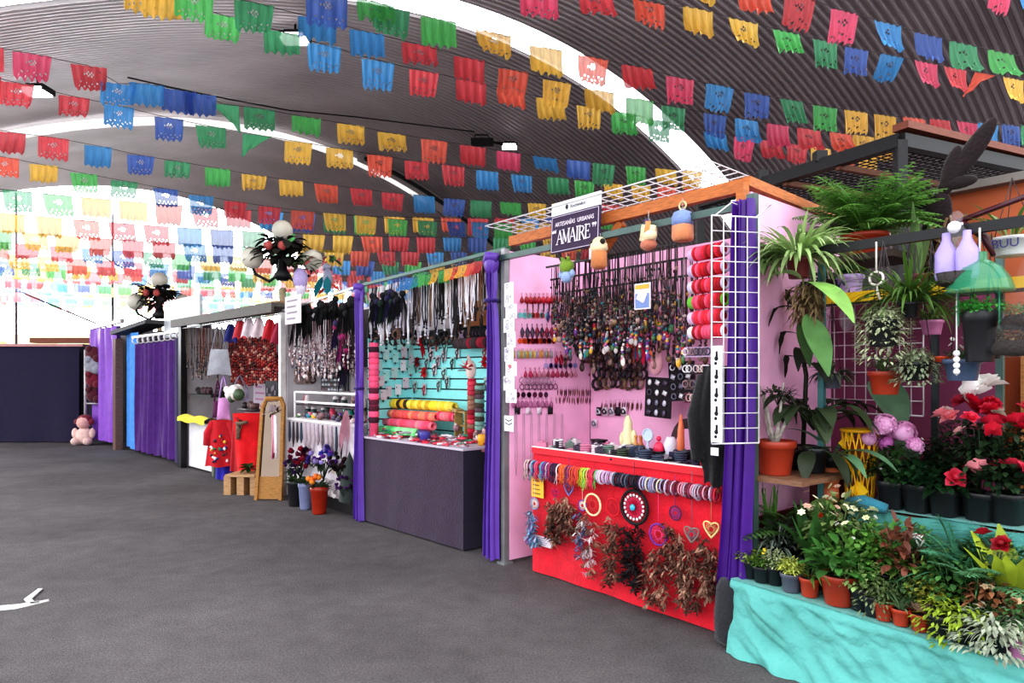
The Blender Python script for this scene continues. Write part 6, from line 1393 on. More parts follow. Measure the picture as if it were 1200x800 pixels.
def plant(name, label, F, x, y, z, pot, pr, ph, fol, color, sq=False, flowers=(), group=None, soil=True, hang=None, rim=None, leafmat=None, cat='potted plant', s=1., wall=None):
    """pot (kind, radius, height), foliage builder, flowers [(kind, n, radius, colours, spread, height lo, hi)]"""
    t = thing(name, label, cat, F, x, y, z, rz=R.uniform(-.3, .3), group=group, s=s)
    if pot:
        part(pot_mesh(sq), 'pot', t, color=vary(POTK[pot], .12), s=(pr, pr, ph))
        if soil: part(MB().disc((0, 0, ph*.905), pr*.9, 14, 'z'), 'soil', t, SOIL)
    b = MB(); fol(b)
    if wall is not None:      # leaves bend along the board they stand against
        t.rotation_euler.z = F.rz; k = (wall-x)/s; b.v = [(p[0] if p[0] > k else k+.01*(i % 5)*.2, p[1], p[2]) for i, p in enumerate(b.v)]
    o = part(b, 'foliage', t, leafmat or LEAF, color, loc=(0, 0, ph*.9 if pot else 0))
    for kind, n, fr, cols, sp, h0, h1 in flowers:
        me = flower_mesh(kind)
        for k in range(n):
            a = R.uniform(0, 6.3); q = math.sqrt(R.random())*sp
            part(me, 'flower', t, color=vary(R.choice(cols), .15), loc=(q*cos(a), q*sin(a)-.3*sp, (ph if pot else 0)+R.uniform(h0, h1)), rot=(R.uniform(.2, 1.1), R.uniform(-.5, .5), R.uniform(0, 6)), s=fr*R.uniform(.8, 1.2))
    if hang:
        b = MB()
        for k in range(3): a = k*2.1; b.tube([(pr*.98*cos(a), pr*.98*sin(a), ph), (0, 0, ph+hang)], .0025, 3)
        part(b, 'hanger', t, STRING)
    return t
G1, G2, G3, G4, G5, G6 = C(70, 128, 58), C(46, 92, 50), C(120, 160, 60), C(150, 176, 100), C(170, 186, 160), C(44, 76, 48)
def low(u, v, back):      # a spot on the low table
    x, _ = FR.pk(u, v, back); return x, back, ztop(x)+.018
# front line of the low table, from the drape towards the picture edge
def LP_(name, label, u, y, pot, pr, ph, fol, col, **k): x, _, z = low(u, 660, y); return plant(name, label, FR, x, y, z, pot, pr, ph, fol, col, **k)
LP_('succulent_plant', 'low yellow green succulent in a black pot beside the purple drape', 879, .09, 'black', .06, .1, lambda b: fol_bush(b, .085, .1, 170, .5, .035), C(130, 150, 60))
LP_('succulent_plant', 'dark green succulent with yellow tips, second pot from the drape', 893, .075, 'black', .055, .09, lambda b: fol_bush(b, .075, .1, 150, .5, .032), C(92, 128, 56), flowers=[('daisy', 6, .011, [C(235, 210, 60)], .05, .07, .1)])
LP_('stonecrop_plant', 'silvery green stonecrop in a black pot behind the grey pot', 908, .1, 'black', .055, .1, lambda b: fol_bush(b, .075, .12, 200, .4, .03), C(172, 182, 140))
LP_('stonecrop_plant', 'lime green stonecrop in a slate grey pot at the cloth edge', 927, .065, 'grey', .058, .1, lambda b: fol_bush(b, .075, .1, 220, .45, .03), C(198, 206, 104))
LP_('small_grass_plant', 'thin stemmed plant in a small terracotta pot left of the big terracotta pot', 949, .075, 'terra', .055, .1, lambda b: fol_grass(b, .12, .16, 26, .012), C(96, 130, 62))
LP_('leafy_plant', 'broad leaved plant in the biggest terracotta pot on the low table', 983, .09, 'terra', .093, .155, lambda b: (fol_bush(b, .15, .2, 60, .5, .12), fol_broad(b, 7, .16, .09, .8, .5, .4)), C(72, 122, 56))
LP_('variegated_plant', 'white edged leafy plant in a dark pot right beside the big terracotta pot', 1008, .1, 'black', .06, .11, lambda b: fol_bush(b, .12, .19, 150, .5, .05), C(150, 178, 110))
LP_('trailing_plant', 'grey green trailing plant in a black pot behind the three small terracotta pots', 1023, .065, 'black', .05, .1, lambda b: fol_trail(b, .07, .1, 190, .07, .03), C(122, 134, 96))
LP_('small_succulent', 'fine leaved plant in the first of three small terracotta pots', 1036, .055, 'terra', .046, .085, lambda b: fol_bush(b, .07, .12, 120, .4, .035), C(104, 124, 76))
LP_('small_succulent', 'spiky plant in the second of three small terracotta pots', 1056, .055, 'terra', .045, .08, lambda b: fol_grass(b, .07, .11, 36, .012, .5), C(112, 140, 100))
LP_('small_succulent', 'pinkish plant in the third of three small terracotta pots', 1078, .055, 'terra', .044, .08, lambda b: fol_rosette(b, 26, .07, .03), C(158, 128, 112))
LP_('clover_plant', 'bright lime leaved plant in a black pot, first past the small terracotta pots', 1100, .06, 'black', .055, .1, lambda b: fol_trail(b, .08, .09, 170, .07, .036), C(150, 172, 56))
LP_('clover_plant', 'wide lime leaved plant spilling over two dark pots', 1128, .075, 'black', .062, .1, lambda b: fol_trail(b, .1, .1, 260, .1, .04), C(160, 184, 60))
LP_('silver_plant', 'wide silver grey trailing plant overhanging the turquoise cloth', 1165, .06, 'black', .06, .09, lambda b: (fol_trail(b, .13, .12, 420, .06, .042), fol_grass(b, .17, .06, 60, .008, 1.3)), C(178, 186, 164))
LP_('silver_plant', 'second silver grey plant partly cut by the picture edge', 1198, .1, 'mauve', .06, .1, lambda b: fol_trail(b, .11, .1, 240, .05, .045), C(168, 176, 150))
# second and third lines
LP_('reed_plant', 'slender green blades beside the purple drape', 890, .34, 'black', .05, .1, lambda b: fol_upright(b, 12, .34, .018, .18), C(96, 150, 60), s=1.28, wall=.02)
LP_('curly_rush', 'dark plant with silvery arching stems', 912, .3, 'black', .06, .12, lambda b: (fol_grass(b, .16, .26, 36, .008, 1.9), fol_bush(b, .1, .16, 60, .3, .05)), C(130, 140, 130), s=1.28, wall=.02)
LP_('palm_plant', 'dark feathery palm behind the silvery arching stems', 930, .46, 'black', .07, .12, lambda b: fol_fern(b, .34, 22, .8), C(70, 104, 50), s=1.28, wall=.02)
LP_('anthurium_plant', 'upright green plant with one orange red spathe', 952, .22, 'black', .06, .13, lambda b: (fol_upright(b, 14, .28, .045, .35), fol_broad(b, 6, .14, .07, 1.4, .4, .8)), C(66, 112, 54), flowers=[('spathe', 1, .045, [C(225, 70, 30)], .02, .17, .19)], s=1.28)
LP_('white_flower_plant', 'bushy plant with cream white flower heads behind the big terracotta pot', 982, .34, 'black', .07, .14, lambda b: fol_bush(b, .17, .3, 190, .45, .07), C(110, 128, 76), flowers=[('daisy', 34, .018, [C(240, 236, 200), C(225, 232, 180), C(214, 170, 150)], .16, .14, .3)], s=1.28)
LP_('cabbage_rosette', 'pale white green rosette near the cloth roll', 1012, .42, 'black', .07, .13, lambda b: fol_rosette(b, 40, .13, .07), C(196, 210, 168), flowers=[('daisy', 5, .016, [C(240, 240, 225)], .08, .1, .14)], s=1.28)
LP_('leafy_herb', 'fresh green herb with tiny white blooms between the rows', 1008, .24, 'black', .065, .13, lambda b: fol_bush(b, .15, .22, 190, .5, .06), C(108, 156, 70), flowers=[('daisy', 7, .011, [C(240, 240, 235)], .12, .1, .22)], s=1.28)
LP_('leafy_herb', 'round leaved fresh green herb beside the reddish coleus', 1035, .3, 'black', .065, .13, lambda b: fol_bush(b, .13, .24, 170, .6, .055), C(92, 150, 70), s=1.28)
LP_('coleus_plant', 'reddish brown coleus in the middle of the low table', 1052, .24, 'black', .06, .13, lambda b: fol_bush(b, .09, .27, 90, .45, .07, up=.8), C(128, 76, 60), s=1.28)
LP_('parsley_plant', 'curly bright green plant under the bench cloth', 1062, .46, 'black', .075, .14, lambda b: fol_bush(b, .16, .22, 300, .6, .035), C(104, 152, 74), s=1.28)
LP_('white_lily_plant', 'broad leaved plant with white buds in the middle of the low table', 1075, .28, 'black', .06, .13, lambda b: (fol_broad(b, 10, .13, .07, 1.1, .4, .6), fol_bush(b, .1, .16, 60, .4, .07)), C(126, 160, 78), flowers=[('spathe', 3, .03, [C(242, 242, 236)], .06, .12, .2), ('daisy', 3, .022, [C(180, 40, 70)], .06, .02, .1)], s=1.28)
LP_('yellow_croton', 'small yellow and green croton in front of the white buds', 1088, .17, 'black', .055, .11, lambda b: fol_bush(b, .1, .14, 130, .5, .05), C(168, 168, 74))
LP_('asparagus_fern', 'airy blue green fern filling the low table below the bench', 1128, .42, 'black', .08, .15, lambda b: (fol_fern(b, .3, 24, .7), fol_grass(b, .2, .26, 60, .008, .8)), C(78, 142, 108), s=1.28)
LP_('asparagus_fern', 'second airy green fern nearer the red flower', 1148, .3, 'black', .07, .14, lambda b: (fol_fern(b, .26, 18, .8), fol_grass(b, .16, .2, 40, .008, .9)), C(88, 138, 96), s=1.28)
LP_('dark_leaf_plant', 'dark plant with one crimson bloom beside the yellow green bird nest plant', 1162, .4, 'black', .07, .14, lambda b: fol_bush(b, .14, .22, 150, .45, .07), C(46, 80, 46), flowers=[('rose', 2, .034, [C(165, 20, 40)], .04, .17, .21)], s=1.28)
LP_('bird_nest_plant', 'yellow green plant of wide upright leaves near the picture edge', 1190, .3, 'black', .07, .15, lambda b: fol_upright(b, 9, .3, .1, .75), C(178, 196, 60), flowers=[('daisy', 9, .026, [C(238, 206, 170), C(240, 224, 190)], .12, .02, .12)], s=1.28)
LP_('spike_plant', 'single green spike plant in front of the airy ferns', 1142, .18, 'black', .05, .1, lambda b: (fol_upright(b, 5, .26, .035, .12), fol_bush(b, .09, .1, 80, .4, .04)), C(102, 144, 84))
LP_('rust_leaf_plant', 'rust tinted leafy plant behind the silver plant', 1168, .2, 'black', .055, .12, lambda b: fol_bush(b, .1, .13, 130, .5, .05), C(156, 104, 74), s=1.28)
LP_('leafy_herb', 'plain green bushy herb close to the picture edge', 1192, .17, 'black', .06, .12, lambda b: fol_bush(b, .12, .15, 170, .5, .05), C(88, 128, 78))
LP_('leafy_herb', 'small dark green herb between the reddish coleus and the small pots', 1060, .13, 'black', .05, .1, lambda b: fol_bush(b, .09, .13, 120, .45, .045), C(74, 104, 60))
LP_('leafy_herb', 'deep green herb under the airy blue green fern', 1112, .24, 'black', .06, .12, lambda b: fol_bush(b, .12, .17, 170, .5, .05), C(78, 124, 66), s=1.28)
LP_('leafy_herb', 'olive herb with brown tips in front of the palm', 968, .3, 'black', .055, .12, lambda b: fol_bush(b, .1, .2, 120, .4, .06), C(86, 104, 54), s=1.28)
x, y = FR.pk(967, 590, .6)[0], .62; b = MB(); b.ball((0, 0, .07), .085, .07, .075, n=12, nz=8); solo(b, 'chayote_gourd', 'pale green gourd lying at the edge of the bench cloth', 'gourd', FR, x, .56, ztop(0)+.3, mats=LEAF, color=C(160, 204, 110))
x_, _ = FR.pk(945, 600, .56); b = MB(); b.box(x_+.02, .57, ztop(0)+.15, .34, .16, .29); solo(b, 'support_crate', 'dark crate half hidden behind the low plants under the gourd', 'crate', FR, 0, 0, 0.0, mats=WOOD, color=C(60, 40, 30), smooth=False)
# higher bench
def BP(name, label, u, y, pr, ph, fol, col, pot='black', **k): x, _ = FR.pk(u, 590, y); return plant(name, label, FR, x, y, ZU+.01, pot, pr, ph, fol, col, sq=True, **k)
PK = [C(226, 150, 206), C(236, 180, 220), C(206, 120, 190)]
BP('kalanchoe_plant', 'tall plant with big lilac pink flower heads in a square black pot', 1045, .74, .078, .16, lambda b: fol_bush(b, .13, .24, 130, .5, .08), C(60, 92, 50), flowers=[('cluster', 3, .062, PK, .07, .27, .33), ('cluster', 2, .05, PK, .13, .2, .24), ('daisy', 4, .02, [C(236, 226, 232)], .09, .06, .14)])
BP('leafy_pot_plant', 'glossy green plant in a black pot beside the lilac flowers', 1077, .74, .078, .16, lambda b: fol_bush(b, .14, .16, 150, .5, .08), C(40, 78, 44), flowers=[('cluster', 2, .045, PK, .05, .2, .23)])
BP('leafy_pot_plant', 'dark glossy plant with large leaves in front of the pale pink rose', 1108, .74, .08, .15, lambda b: (fol_bush(b, .13, .17, 90, .5, .1), fol_broad(b, 8, .13, .08, .4, .8, .4)), C(38, 72, 42))
RD = [C(222, 40, 70), C(200, 20, 50), C(230, 60, 90)]
BP('rose_plant', 'rose bush with pale pink and white roses in a black pot', 1128, .86, .08, .16, lambda b: fol_bush(b, .2, .42, 240, .5, .075), C(42, 66, 40), flowers=[('rose', 7, .05, [C(238, 190, 190), C(240, 150, 160), C(240, 220, 214)], .17, .3, .42), ('rose', 1, .06, [C(216, 60, 90)], .04, .46, .48)])
BP('rose_plant', 'rose bush with one tall white bloom and crimson roses', 1150, .76, .08, .15, lambda b: fol_bush(b, .19, .44, 240, .5, .075), C(40, 62, 38), flowers=[('rose', 3, .085, [C(248, 246, 242)], .07, .5, .58), ('rose', 4, .054, [C(206, 24, 60)], .1, .42, .48), ('rose', 3, .055, [C(226, 60, 90), C(240, 150, 160)], .15, .06, .2)])
BP('rose_plant', 'rose bush crowded with bright red roses in a black pot', 1182, .78, .085, .16, lambda b: fol_bush(b, .21, .4, 260, .5, .075), C(40, 64, 38), flowers=[('rose', 11, .054, RD, .18, .3, .45), ('rose', 4, .056, [C(232, 60, 90)], .17, .04, .16)])
BP('rose_plant', 'red rose bush cut off by the picture edge', 1206, .9, .085, .16, lambda b: fol_bush(b, .2, .42, 220, .5, .075), C(40, 64, 38), flowers=[('rose', 8, .052, RD+[C(240, 236, 220)], .18, .26, .5)])
BP('dark_pot_plant', 'dark plant with tiny white specks behind the glossy plants', 1098, .95, .08, .15, lambda b: fol_bush(b, .16, .3, 170, .4, .06), C(36, 50, 36), flowers=[('daisy', 8, .012, [C(235, 235, 230)], .12, .1, .26)])
# yellow lattice basket
x0, _ = FR.pk(986, 590, .74); x1, _ = FR.pk(1026, 590, .74); _, zb_ = FR.pk(1004, 505, .74); rr = abs(x1-x0)/2
t = thing('lattice_basket', 'yellow plastic lattice basket on the bench cloth beside the black pots', 'basket', FR, (x0+x1)/2, .76, ZU+.005); hh = max(.3, zb_-ZU); b = MB(); n = 16
for k in range(n):
    for s_ in (-1, 1):
        b.tube([((rr*(.72+.28*q))*cos(2*PI*k/n+s_*.8*q), (rr*(.72+.28*q))*sin(2*PI*k/n+s_*.8*q), hh*q) for q in (0, .2, .4, .6, .8, 1)], .005, 4)
part(b, 'lattice', t, PLAST, C(240, 180, 24)); b = MB()
b.ring((0, 0, hh), rr, .011, 'z', 22, 6); b.ring((0, 0, .006), rr*.72, .01, 'z', 22, 6); part(b, 'rim', t, PLAST, C(240, 176, 20))
b = MB(); b.lathe([(rr*.62, .02), (rr*.86, hh*.85), (rr*.7, hh*.85)], 14); part(b, 'inner_pot', t, PLAST, C(120, 60, 30))
b = MB()
for u_, z_ in ((-.3, .55), (.35, .2), (-.5, .82)): b.box(rr*u_*.8, -rr*.72*math.sqrt(1-u_*u_), hh*z_, .08, .012, .08, (0, .78, 0))
part(b, 'yellow_patch', t, PLAST, C(244, 196, 30), smooth=False)
plant('alocasia_plant', 'arrow leaved plant with one huge grey green leaf above the lattice basket', FR, FR.pk(1045, 560, .98)[0], .98, ZU+.01, 'black', .08, .16, lambda b: (b.tube([(0, 0, 0), (.02, -.05, .25), (-.02, -.1, .62)], .009, 5), b.leaf((-.03, -.1, .62), (.62, -.35, -.75), .42, .24, .2, n=8, fold=.12, shape=.6), b.tube([(0, 0, 0), (-.05, -.05, .2), (-.1, -.12, .4)], .008, 5), b.leaf((-.1, -.12, .4), (-.7, -.3, -.1), .3, .14, .4, n=7, fold=.15, shape=.7), b.leaf((0, 0, .3), (.6, -.3, -.4), .3, .16, .3, n=7, fold=.15)), C(92, 128, 98))
plant('strap_leaf_plant', 'plant with drooping pale edged strap leaves over the lattice basket', FR, FR.pk(972, 520, .66)[0], .68, ZU+.14, 'black', .06, .14, lambda b: [b.leaf((0, 0, 0), d, L, .075, .9, n=8, fold=.25) for d, L in (((1, -.3, .9), .5), ((.7, -.5, .6), .42), ((-.3, -.4, 1.1), .36), ((-.8, -.2, .5), .34), ((.3, .4, 1), .4))], C(108, 150, 112), wall=-.0)
b = MB()
for k in range(3): b.lathe([(.04, .11*k), (.052, .11*k+.03), (.05, .11*k+.09), (.036, .11*k+.11)], 12)
x_, _ = FR.pk(977, 575, .70); solo(b, 'stacked_clay_pot', 'narrow column of orange clay cups beside the lattice basket', 'clay pot', FR, x_, .655, ztop(0)+.3, mats=PLAST, color=C(196, 104, 66))
b = MB(); b.box(x_, .66, ztop(0)+.15, .1, .1, .29); solo(b, 'support_block', 'dark block under the column of clay cups', 'block', FR, 0, 0, 0, mats=WOOD, color=C(50, 34, 28), smooth=False)
# the shelf beside the drape
x, z = FR.pk(906, 552, .52); plant('desert_rose_plant', 'terracotta pot with thick pale bare stems on the rough wooden shelf', FR, .095, .27, 1.017, 'terra', .12, .2, lambda b: ([b.tube([(0, 0, 0), (dx*.35, dy*.3, .07), (dx, dy, h)], [.022, .013, .006], 6) for dx, dy, h in ((-.12, 0, .34), (-.04, -.05, .3), (.06, -.03, .26), (.09, .04, .22), (.02, .06, .36))]), C(176, 166, 158), leafmat=BARK, wall=-.0)
b = MB(); fol_bush(b, .1, .12, 40, .4, .07); part(b, 'leaf_tuft', bpy.data.objects['desert_rose_plant'], LEAF, C(60, 66, 50), loc=(.03, -.02, .42))
plant('dracaena_plant', 'tall dark plant with purple brown arching leaves against the pink board', FR, .09, .60, 1.017, 'black', .085, .15, lambda b: ([b.tube([(0, 0, 0), (.02, .0, .45), (-.01, 0, .62)], .014, 5)], [b.leaf((0, -.02, .5+.05*k), (cos(2.3*k+.6), -.5+.5*sin(2.3*k), .7), .34, .07, 1.2, n=7, fold=.3) for k in range(10)]), C(44, 46, 34), wall=-.0)
plant('dieffenbachia_plant', 'broad dark leafed plant with pale ribs beside the turquoise post', FR, .2, .52, 1.017, 'black', .085, .15, lambda b: (fol_broad(b, 12, .26, .1, .3, 1.3, .7, .2), fol_broad(b, 12, .28, .1, .8, 1.2, .8, .12), fol_broad(b, 10, .24, .09, .2, 1.5, .5, -.02)), C(62, 76, 50), wall=-.0)
# top of the high shelf
x, z = FR.pk(1014, 284, .98); plant('boston_fern', 'big lush green fern on top of the high shelf', FR, x, .98, 2.355, 'terra', .14, .14, lambda b: fol_fern(b, .46, 120, .7), C(120, 168, 84), s=1., wall=-.0)
b = MB(); b.box(x+.02, 1.0, 2.33, .44, .4, .04); b.box(x-.17, 1.1, 2.2, .04, .05, .22); b.box(x+.22, 1.1, 2.2, .04, .05, .22); solo(b, 'plant_stand', 'low dark stand on the high shelf lifting the fern', 'stand', FR, 0, 0, 0, mats=WOOD, color=C(56, 44, 38), smooth=False)
o = thing('box_planter', 'dark trough carrying mixed low plants behind the black rail', 'planter', FR, FR.pk(975, 290, .9)[0], .86, 2.115); box_part(o, 'trough', -.16, .16, -.06, .06, 0, .1, PLAST, C(34, 30, 32)); b = MB(); fol_bush(b, .15, .08, 90, .4, .05); part(b, 'foliage', o, LEAF, G2, loc=(0, 0, .09))
def cactus():
    t = thing('pear_cactus', 'dark maroon flat padded cactus rising behind the fern', 'cactus', FR, FR.pk(1105, 330, 1.2)[0], 1.22, 2.1)
    part(pot_mesh(False), 'pot', t, color=POTK['wine'], s=(.1, .1, .14)); b = MB()
    def P(u, v, L, w, ang): x, z = FR.pk(u, v, 1.22); M = Matrix.Rotation(ang, 3, 'Y'); X0 = x-t.location.x*0-FR.pk(1105, 330, 1.2)[0]; b_ = len(b.v); b.ball((0, 0, 0), w/2, .018, L/2, n=12, nz=8); b.v[b_:] = [tuple(M @ V(q)+V((X0, 0, z-2.1))) for q in b.v[b_:]]
    P(1098, 258, .34, .17, .12); P(1079, 227, .2, .14, -.15); P(1106, 300, .36, .15, 0); P(1115, 200, .3, .11, .25); P(1140, 176, .4, .12, .62); P(1122, 214, .08, .22, 0); P(1100, 245, .22, .15, .1); P(1131, 190, .2, .1, .5)
    part(b, 'pad', t, CLOTH, C(30, 14, 18))
    b = MB()
    for k in range(22): b.tube([(R.uniform(-.12, .12), R.uniform(-.03, .03), .05), (R.uniform(-.16, .16), R.uniform(-.06, .03), .22), (R.uniform(-.2, .2), R.uniform(-.1, .03), R.uniform(.3, .5))], .009, 4)
    part(b, 'dry_stem', t, BARK, C(120, 92, 66))
cactus()
x, z = FR.pk(1074, 262, 1.0); plant('snake_plant', 'upright narrow leaves standing between the fern and the cactus', FR, x, 1.0, 2.11, 'wine', .06, .1, lambda b: fol_upright(b, 7, .42, .06, .3), C(110, 140, 84))
# hanging plants
def hp(name, label, u, v, y, pot, pr, ph, fol, col, **k):
    x, z = FR.pk(u, v, y); return plant(name, label, FR, x, y, z, pot, pr, ph, fol, col, hang=max(.1, 2.31-z-ph) if y < .6 else .45, cat='hanging plant', **k)
hp('spider_plant', 'large white striped spider plant hanging at the drape end of the rail', 936, 326, .32, 'wine', .075, .12, lambda b: (fol_grass(b, .3, .24, 150, .026, 1.4), fol_grass(b, .36, .02, 60, .024, 1.0)), C(164, 190, 126))
x, z = FR.pk(902, 312, .26); plant('spider_plantlet', 'spider plant offshoot dangling over the wire grid by the drape', FR, x, .26, z, None, 0, 0, lambda b: fol_grass(b, .16, .06, 34, .03, 1.5), C(150, 180, 118), cat='hanging plant')
x, z = FR.pk(948, 352, .3); plant('staghorn_plant', 'mossy ball with three huge hanging pale green leaves', FR, x, .3, z, None, 0, 0, lambda b: ([b.leaf((R.uniform(-.07, .07), R.uniform(-.06, .06), R.uniform(-.1, .1)), (R.uniform(-1, 1), R.uniform(-1, .4), R.uniform(-1, .6)), .1, .014, .8, n=3) for k in range(330)]), C(120, 98, 70), cat='hanging plant', leafmat=BARK)
o = bpy.data.objects['staghorn_plant']
for k, (d, L, W, c, dr, p) in enumerate((((1, -.4, -.1), .46, .15, C(150, 200, 104), .7, (.02, -.06, .1)), ((.5, -.3, -.65), .42, .15, C(96, 140, 80), .35, (.02, -.06, -.08)), ((-.5, -.5, .75), .26, .13, C(150, 190, 120), 1.2, (-.02, -.04, .12)), ((.35, -.2, -1), .3, .1, C(70, 100, 56), .2, (-.04, -.02, -.1)))):
    b = MB(); b.leaf((0, 0, 0), d, L, W, dr, n=10, fold=.14, shape=.75); part(b, 'leaf', o, LEAF, c, loc=p)
b = MB(); b.tube([(0, 0, .1), (0, .0, 2.31-z)], .003, 4); part(b, 'hanger', o, STRING)
x, z = FR.pk(990, 330, .8); plant('lilac_pot_plant', 'lilac painted pot with a dark squiggle on the high shelf', FR, x, .86, 2.11, 'lilac', .085, .12, lambda b: fol_bush(b, .1, .08, 70, .5, .06), C(60, 92, 56))
o = bpy.data.objects['lilac_pot_plant']; b = MB(); b.tube([(-.05, -.085, .04), (-.03, -.09, .08), (-.015, -.09, .04), (0, -.09, .08), (.02, -.088, .05)], .006, 5); part(b, 'painted_mark', o, PAINT, C(60, 40, 110)); b = MB()
hp('grassy_hanging_plant', 'bushy dark green grass with yellowish blades hanging under the rail', 1066, 372, .4, 'black', .06, .08, lambda b: (fol_grass(b, .24, .3, 150, .016, 1.1), fol_grass(b, .22, .0, 60, .014, .9)), C(84, 116, 50))
hp('silver_trailing_plant', 'hanging black pot topped by pale silvery trailing foliage', 1035, 406, .3, 'black', .088, .15, lambda b: fol_trail(b, .1, .08, 900, .22, .036), C(186, 194, 158))
hp('silver_trailing_plant', 'hanging dark bowl with silvery foliage lower beside the orange pot', 1073, 446, .5, 'black', .08, .1, lambda b: fol_trail(b, .09, .09, 620, .1, .036), C(170, 182, 150))
hp('orange_pot_plant', 'hanging orange pot with a small plant under the black pot', 1037, 462, .55, 'terra', .088, .13, lambda b: (fol_bush(b, .07, .1, 40, .3, .05), fol_grass(b, .1, .14, 14, .01, .8)), C(92, 116, 70))
hp('blue_pot_plant', 'hanging dark blue square pot with small white flowers', 1128, 446, .5, 'blue', .085, .11, lambda b: fol_bush(b, .08, .07, 60, .4, .05), C(80, 104, 70), sq=True, flowers=[('daisy', 9, .016, [C(238, 236, 230)], .05, .04, .12)])
hp('green_foliage_planter', 'tall black hanging planter topped by bright green foliage under the green bottle', 1148, 424, .4, 'black', .08, .25, lambda b: fol_bush(b, .12, .1, 220, .6, .035), C(86, 180, 80))
hp('dark_vine_planter', 'small dark planter with thin vines next to the tall black planter', 1162, 420, .5, 'black', .05, .12, lambda b: fol_trail(b, .06, .08, 140, .12, .03), C(70, 96, 56))
hp('leafy_hanging_plant', 'small hanging plant with narrow leaves in front of the wire grid', 1092, 392, .75, 'mauve', .06, .08, lambda b: fol_grass(b, .14, .14, 50, .014, 1.2), C(100, 124, 64))
hp('air_plant', 'dark spiky plant hanging below the dracaena against the turquoise post', 975, 455, .66, 'grey', .06, .08, lambda b: fol_grass(b, .16, .06, 50, .02, 1.6), C(84, 92, 76))
def glass_mat(name, col, tr=.8):
    m, nt, out = _new(name); bs = nt.nodes.new('ShaderNodeBsdfPrincipled'); rgb = nt.nodes.new('ShaderNodeRGB'); rgb.outputs[0].default_value = col
    _lk(nt, _mul(nt, rgb.outputs[0], _noise(nt, 8, .9, 1.05)), bs.inputs['Base Color']); bs.inputs['Roughness'].default_value = .15; bs.inputs['Alpha'].default_value = 1-tr; _lk(nt, bs.outputs[0], out.inputs[0]); return m
GRB = glass_mat('green_bottle', C(60, 150, 112), .4); CLR = glass_mat('clear_bag', C(210, 208, 216), .91); CLR2 = glass_mat('thin_clear_bag', C(200, 198, 204), .96)
x, z = FR.pk(1148, 342, .33); t = thing('bottle_dome', 'green cut plastic bottle dome hanging on a white string', 'bottle dome', FR, x, .33, z)
part(MB().lathe([(.145, 0), (.14, .01), (.125, .06), (.09, .115), (.04, .15), (.032, .155), (.032, .19), (.0, .192)], 20), 'dome', t, GRB); part(MB().tube([(0, 0, .19), (0, 0, 2.31-z)], .005, 5), 'string', t, THREAD, C(235, 232, 228))
b = MB(); b.tube([(-.09, 0, 0), (-.09, 0, -.16)], .004, 4); b.tube([(.08, 0, 0), (.08, 0, -.16)], .004, 4); part(b, 'green_strip', t, GRB)
x, z = FR.pk(1121, 334, .3); t = thing('bottle_bag', 'clear knotted bag with two lilac bottles hanging from the rail', 'bag', FR, x, .3, z)
for dx in (-.045, .045): part(MB().lathe([(0, 0), (.045, .005), (.05, .03), (.05, .14), (.02, .2), (.018, .24)], 12, c=(dx, 0, .02)), 'bottle', t, PLAST, C(170, 150, 220))
b = MB(); b.lathe([(.0, 0), (.08, .01), (.1, .1), (.07, .22), (.02, .3), (.03, .34), (.012, .36)], 14); part(b, 'clear_bag', t, CLR); b = MB(); b.lathe([(0, -.02), (.075, .0), (.09, .06)], 12); part(b, 'dark_soil', t, SOIL)
b = MB(); b.tube([(-.01, 0, .3), (-.02, 0, 2.33-z)], .01, 5); b.tube([(.02, 0, .3), (.02, 0, 2.33-z)], .01, 5); b.ball((0, -.03, 2.32-z), .03, n=7); part(b, 'knot', t, THREAD, C(236, 232, 230))
x, z = FR.pk(1027, 345, .3); b = MB(); b.tube([(0, 0, 2.31-z), (0, 0, .12)], .005, 5); b.ring((0, 0, .085), .035, .007); b.tube([(0, 0, .05), (.01, 0, 0), (.02, 0, -.03)], .007, 5); solo(b, 'rope_hook', 'white knotted cord with a ring hanging from the rail beside the fern', 'cord', FR, x, .3, z, mats=THREAD, color=C(224, 216, 206))
x, z = FR.pk(1121, 440, .34); b = MB(); b.tube([(0, 0, 0), (0, 0, .5)], .004, 4)
for k in range(4): b.ball((0, 0, .02+.03*k), .016, n=7)
solo(b, 'bead_hanger', 'white beaded cord hanging in front of the dark blue pot', 'cord', FR, x, .34, z, mats=PLAST, color=C(232, 228, 226))
x, z = FR.pk(1186, 300, .6); t = plant('lettered_pot_plant', 'white hanging pot with violet lettering near the picture edge', FR, x, .6, z, 'white', .1, .09, lambda b: fol_grass(b, .2, .2, 26, .016, 1.0), C(110, 140, 74), hang=.3, cat='hanging plant')
t.rotation_euler.z = FR.rz; tx = text('BUU', t, (-.0, -.105, .05), .06, PAINT, C(70, 60, 130), 1.0)
for u, v, lb, w_ in ((1204, 390, 'clear bag of soil and seedlings hanging at the picture edge', .17), (1192, 420, 'clear bag with reddish seedlings hanging below the first one', .17)):
    x, z = FR.pk(u, v, .42); t = thing('seedling_bag', lb, 'bag', FR, x, .42, z)
    part(MB().lathe([(0, 0), (w_*.6, .01), (w_*.72, .05), (w_*.66, .12), (w_*.3, .26), (w_*.08, .36)] if 'edge' in lb else [(0, 0), (w_*.65, .01), (w_*.75, .06), (w_*.7, .14), (w_*.4, .17)], 16), 'clear_bag', t, CLR2)
    part(MB().lathe([(0, .01), (w_*.56, .02), (w_*.64, .05), (w_*.5, .085), (0, .09)], 14), 'soil', t, SOIL); b = MB(); fol_bush(b, w_*.6, .07, 120, .6, .028); part(b, 'seedling_foliage', t, LEAF, C(120, 140, 90) if 'edge' in lb else C(126, 106, 76), loc=(0, 0, .08))
    if 'edge' in lb: part(MB().tube([(0, 0, .35), (0, 0, 2.31-z)], .004, 4), 'hanger', t, STRING)
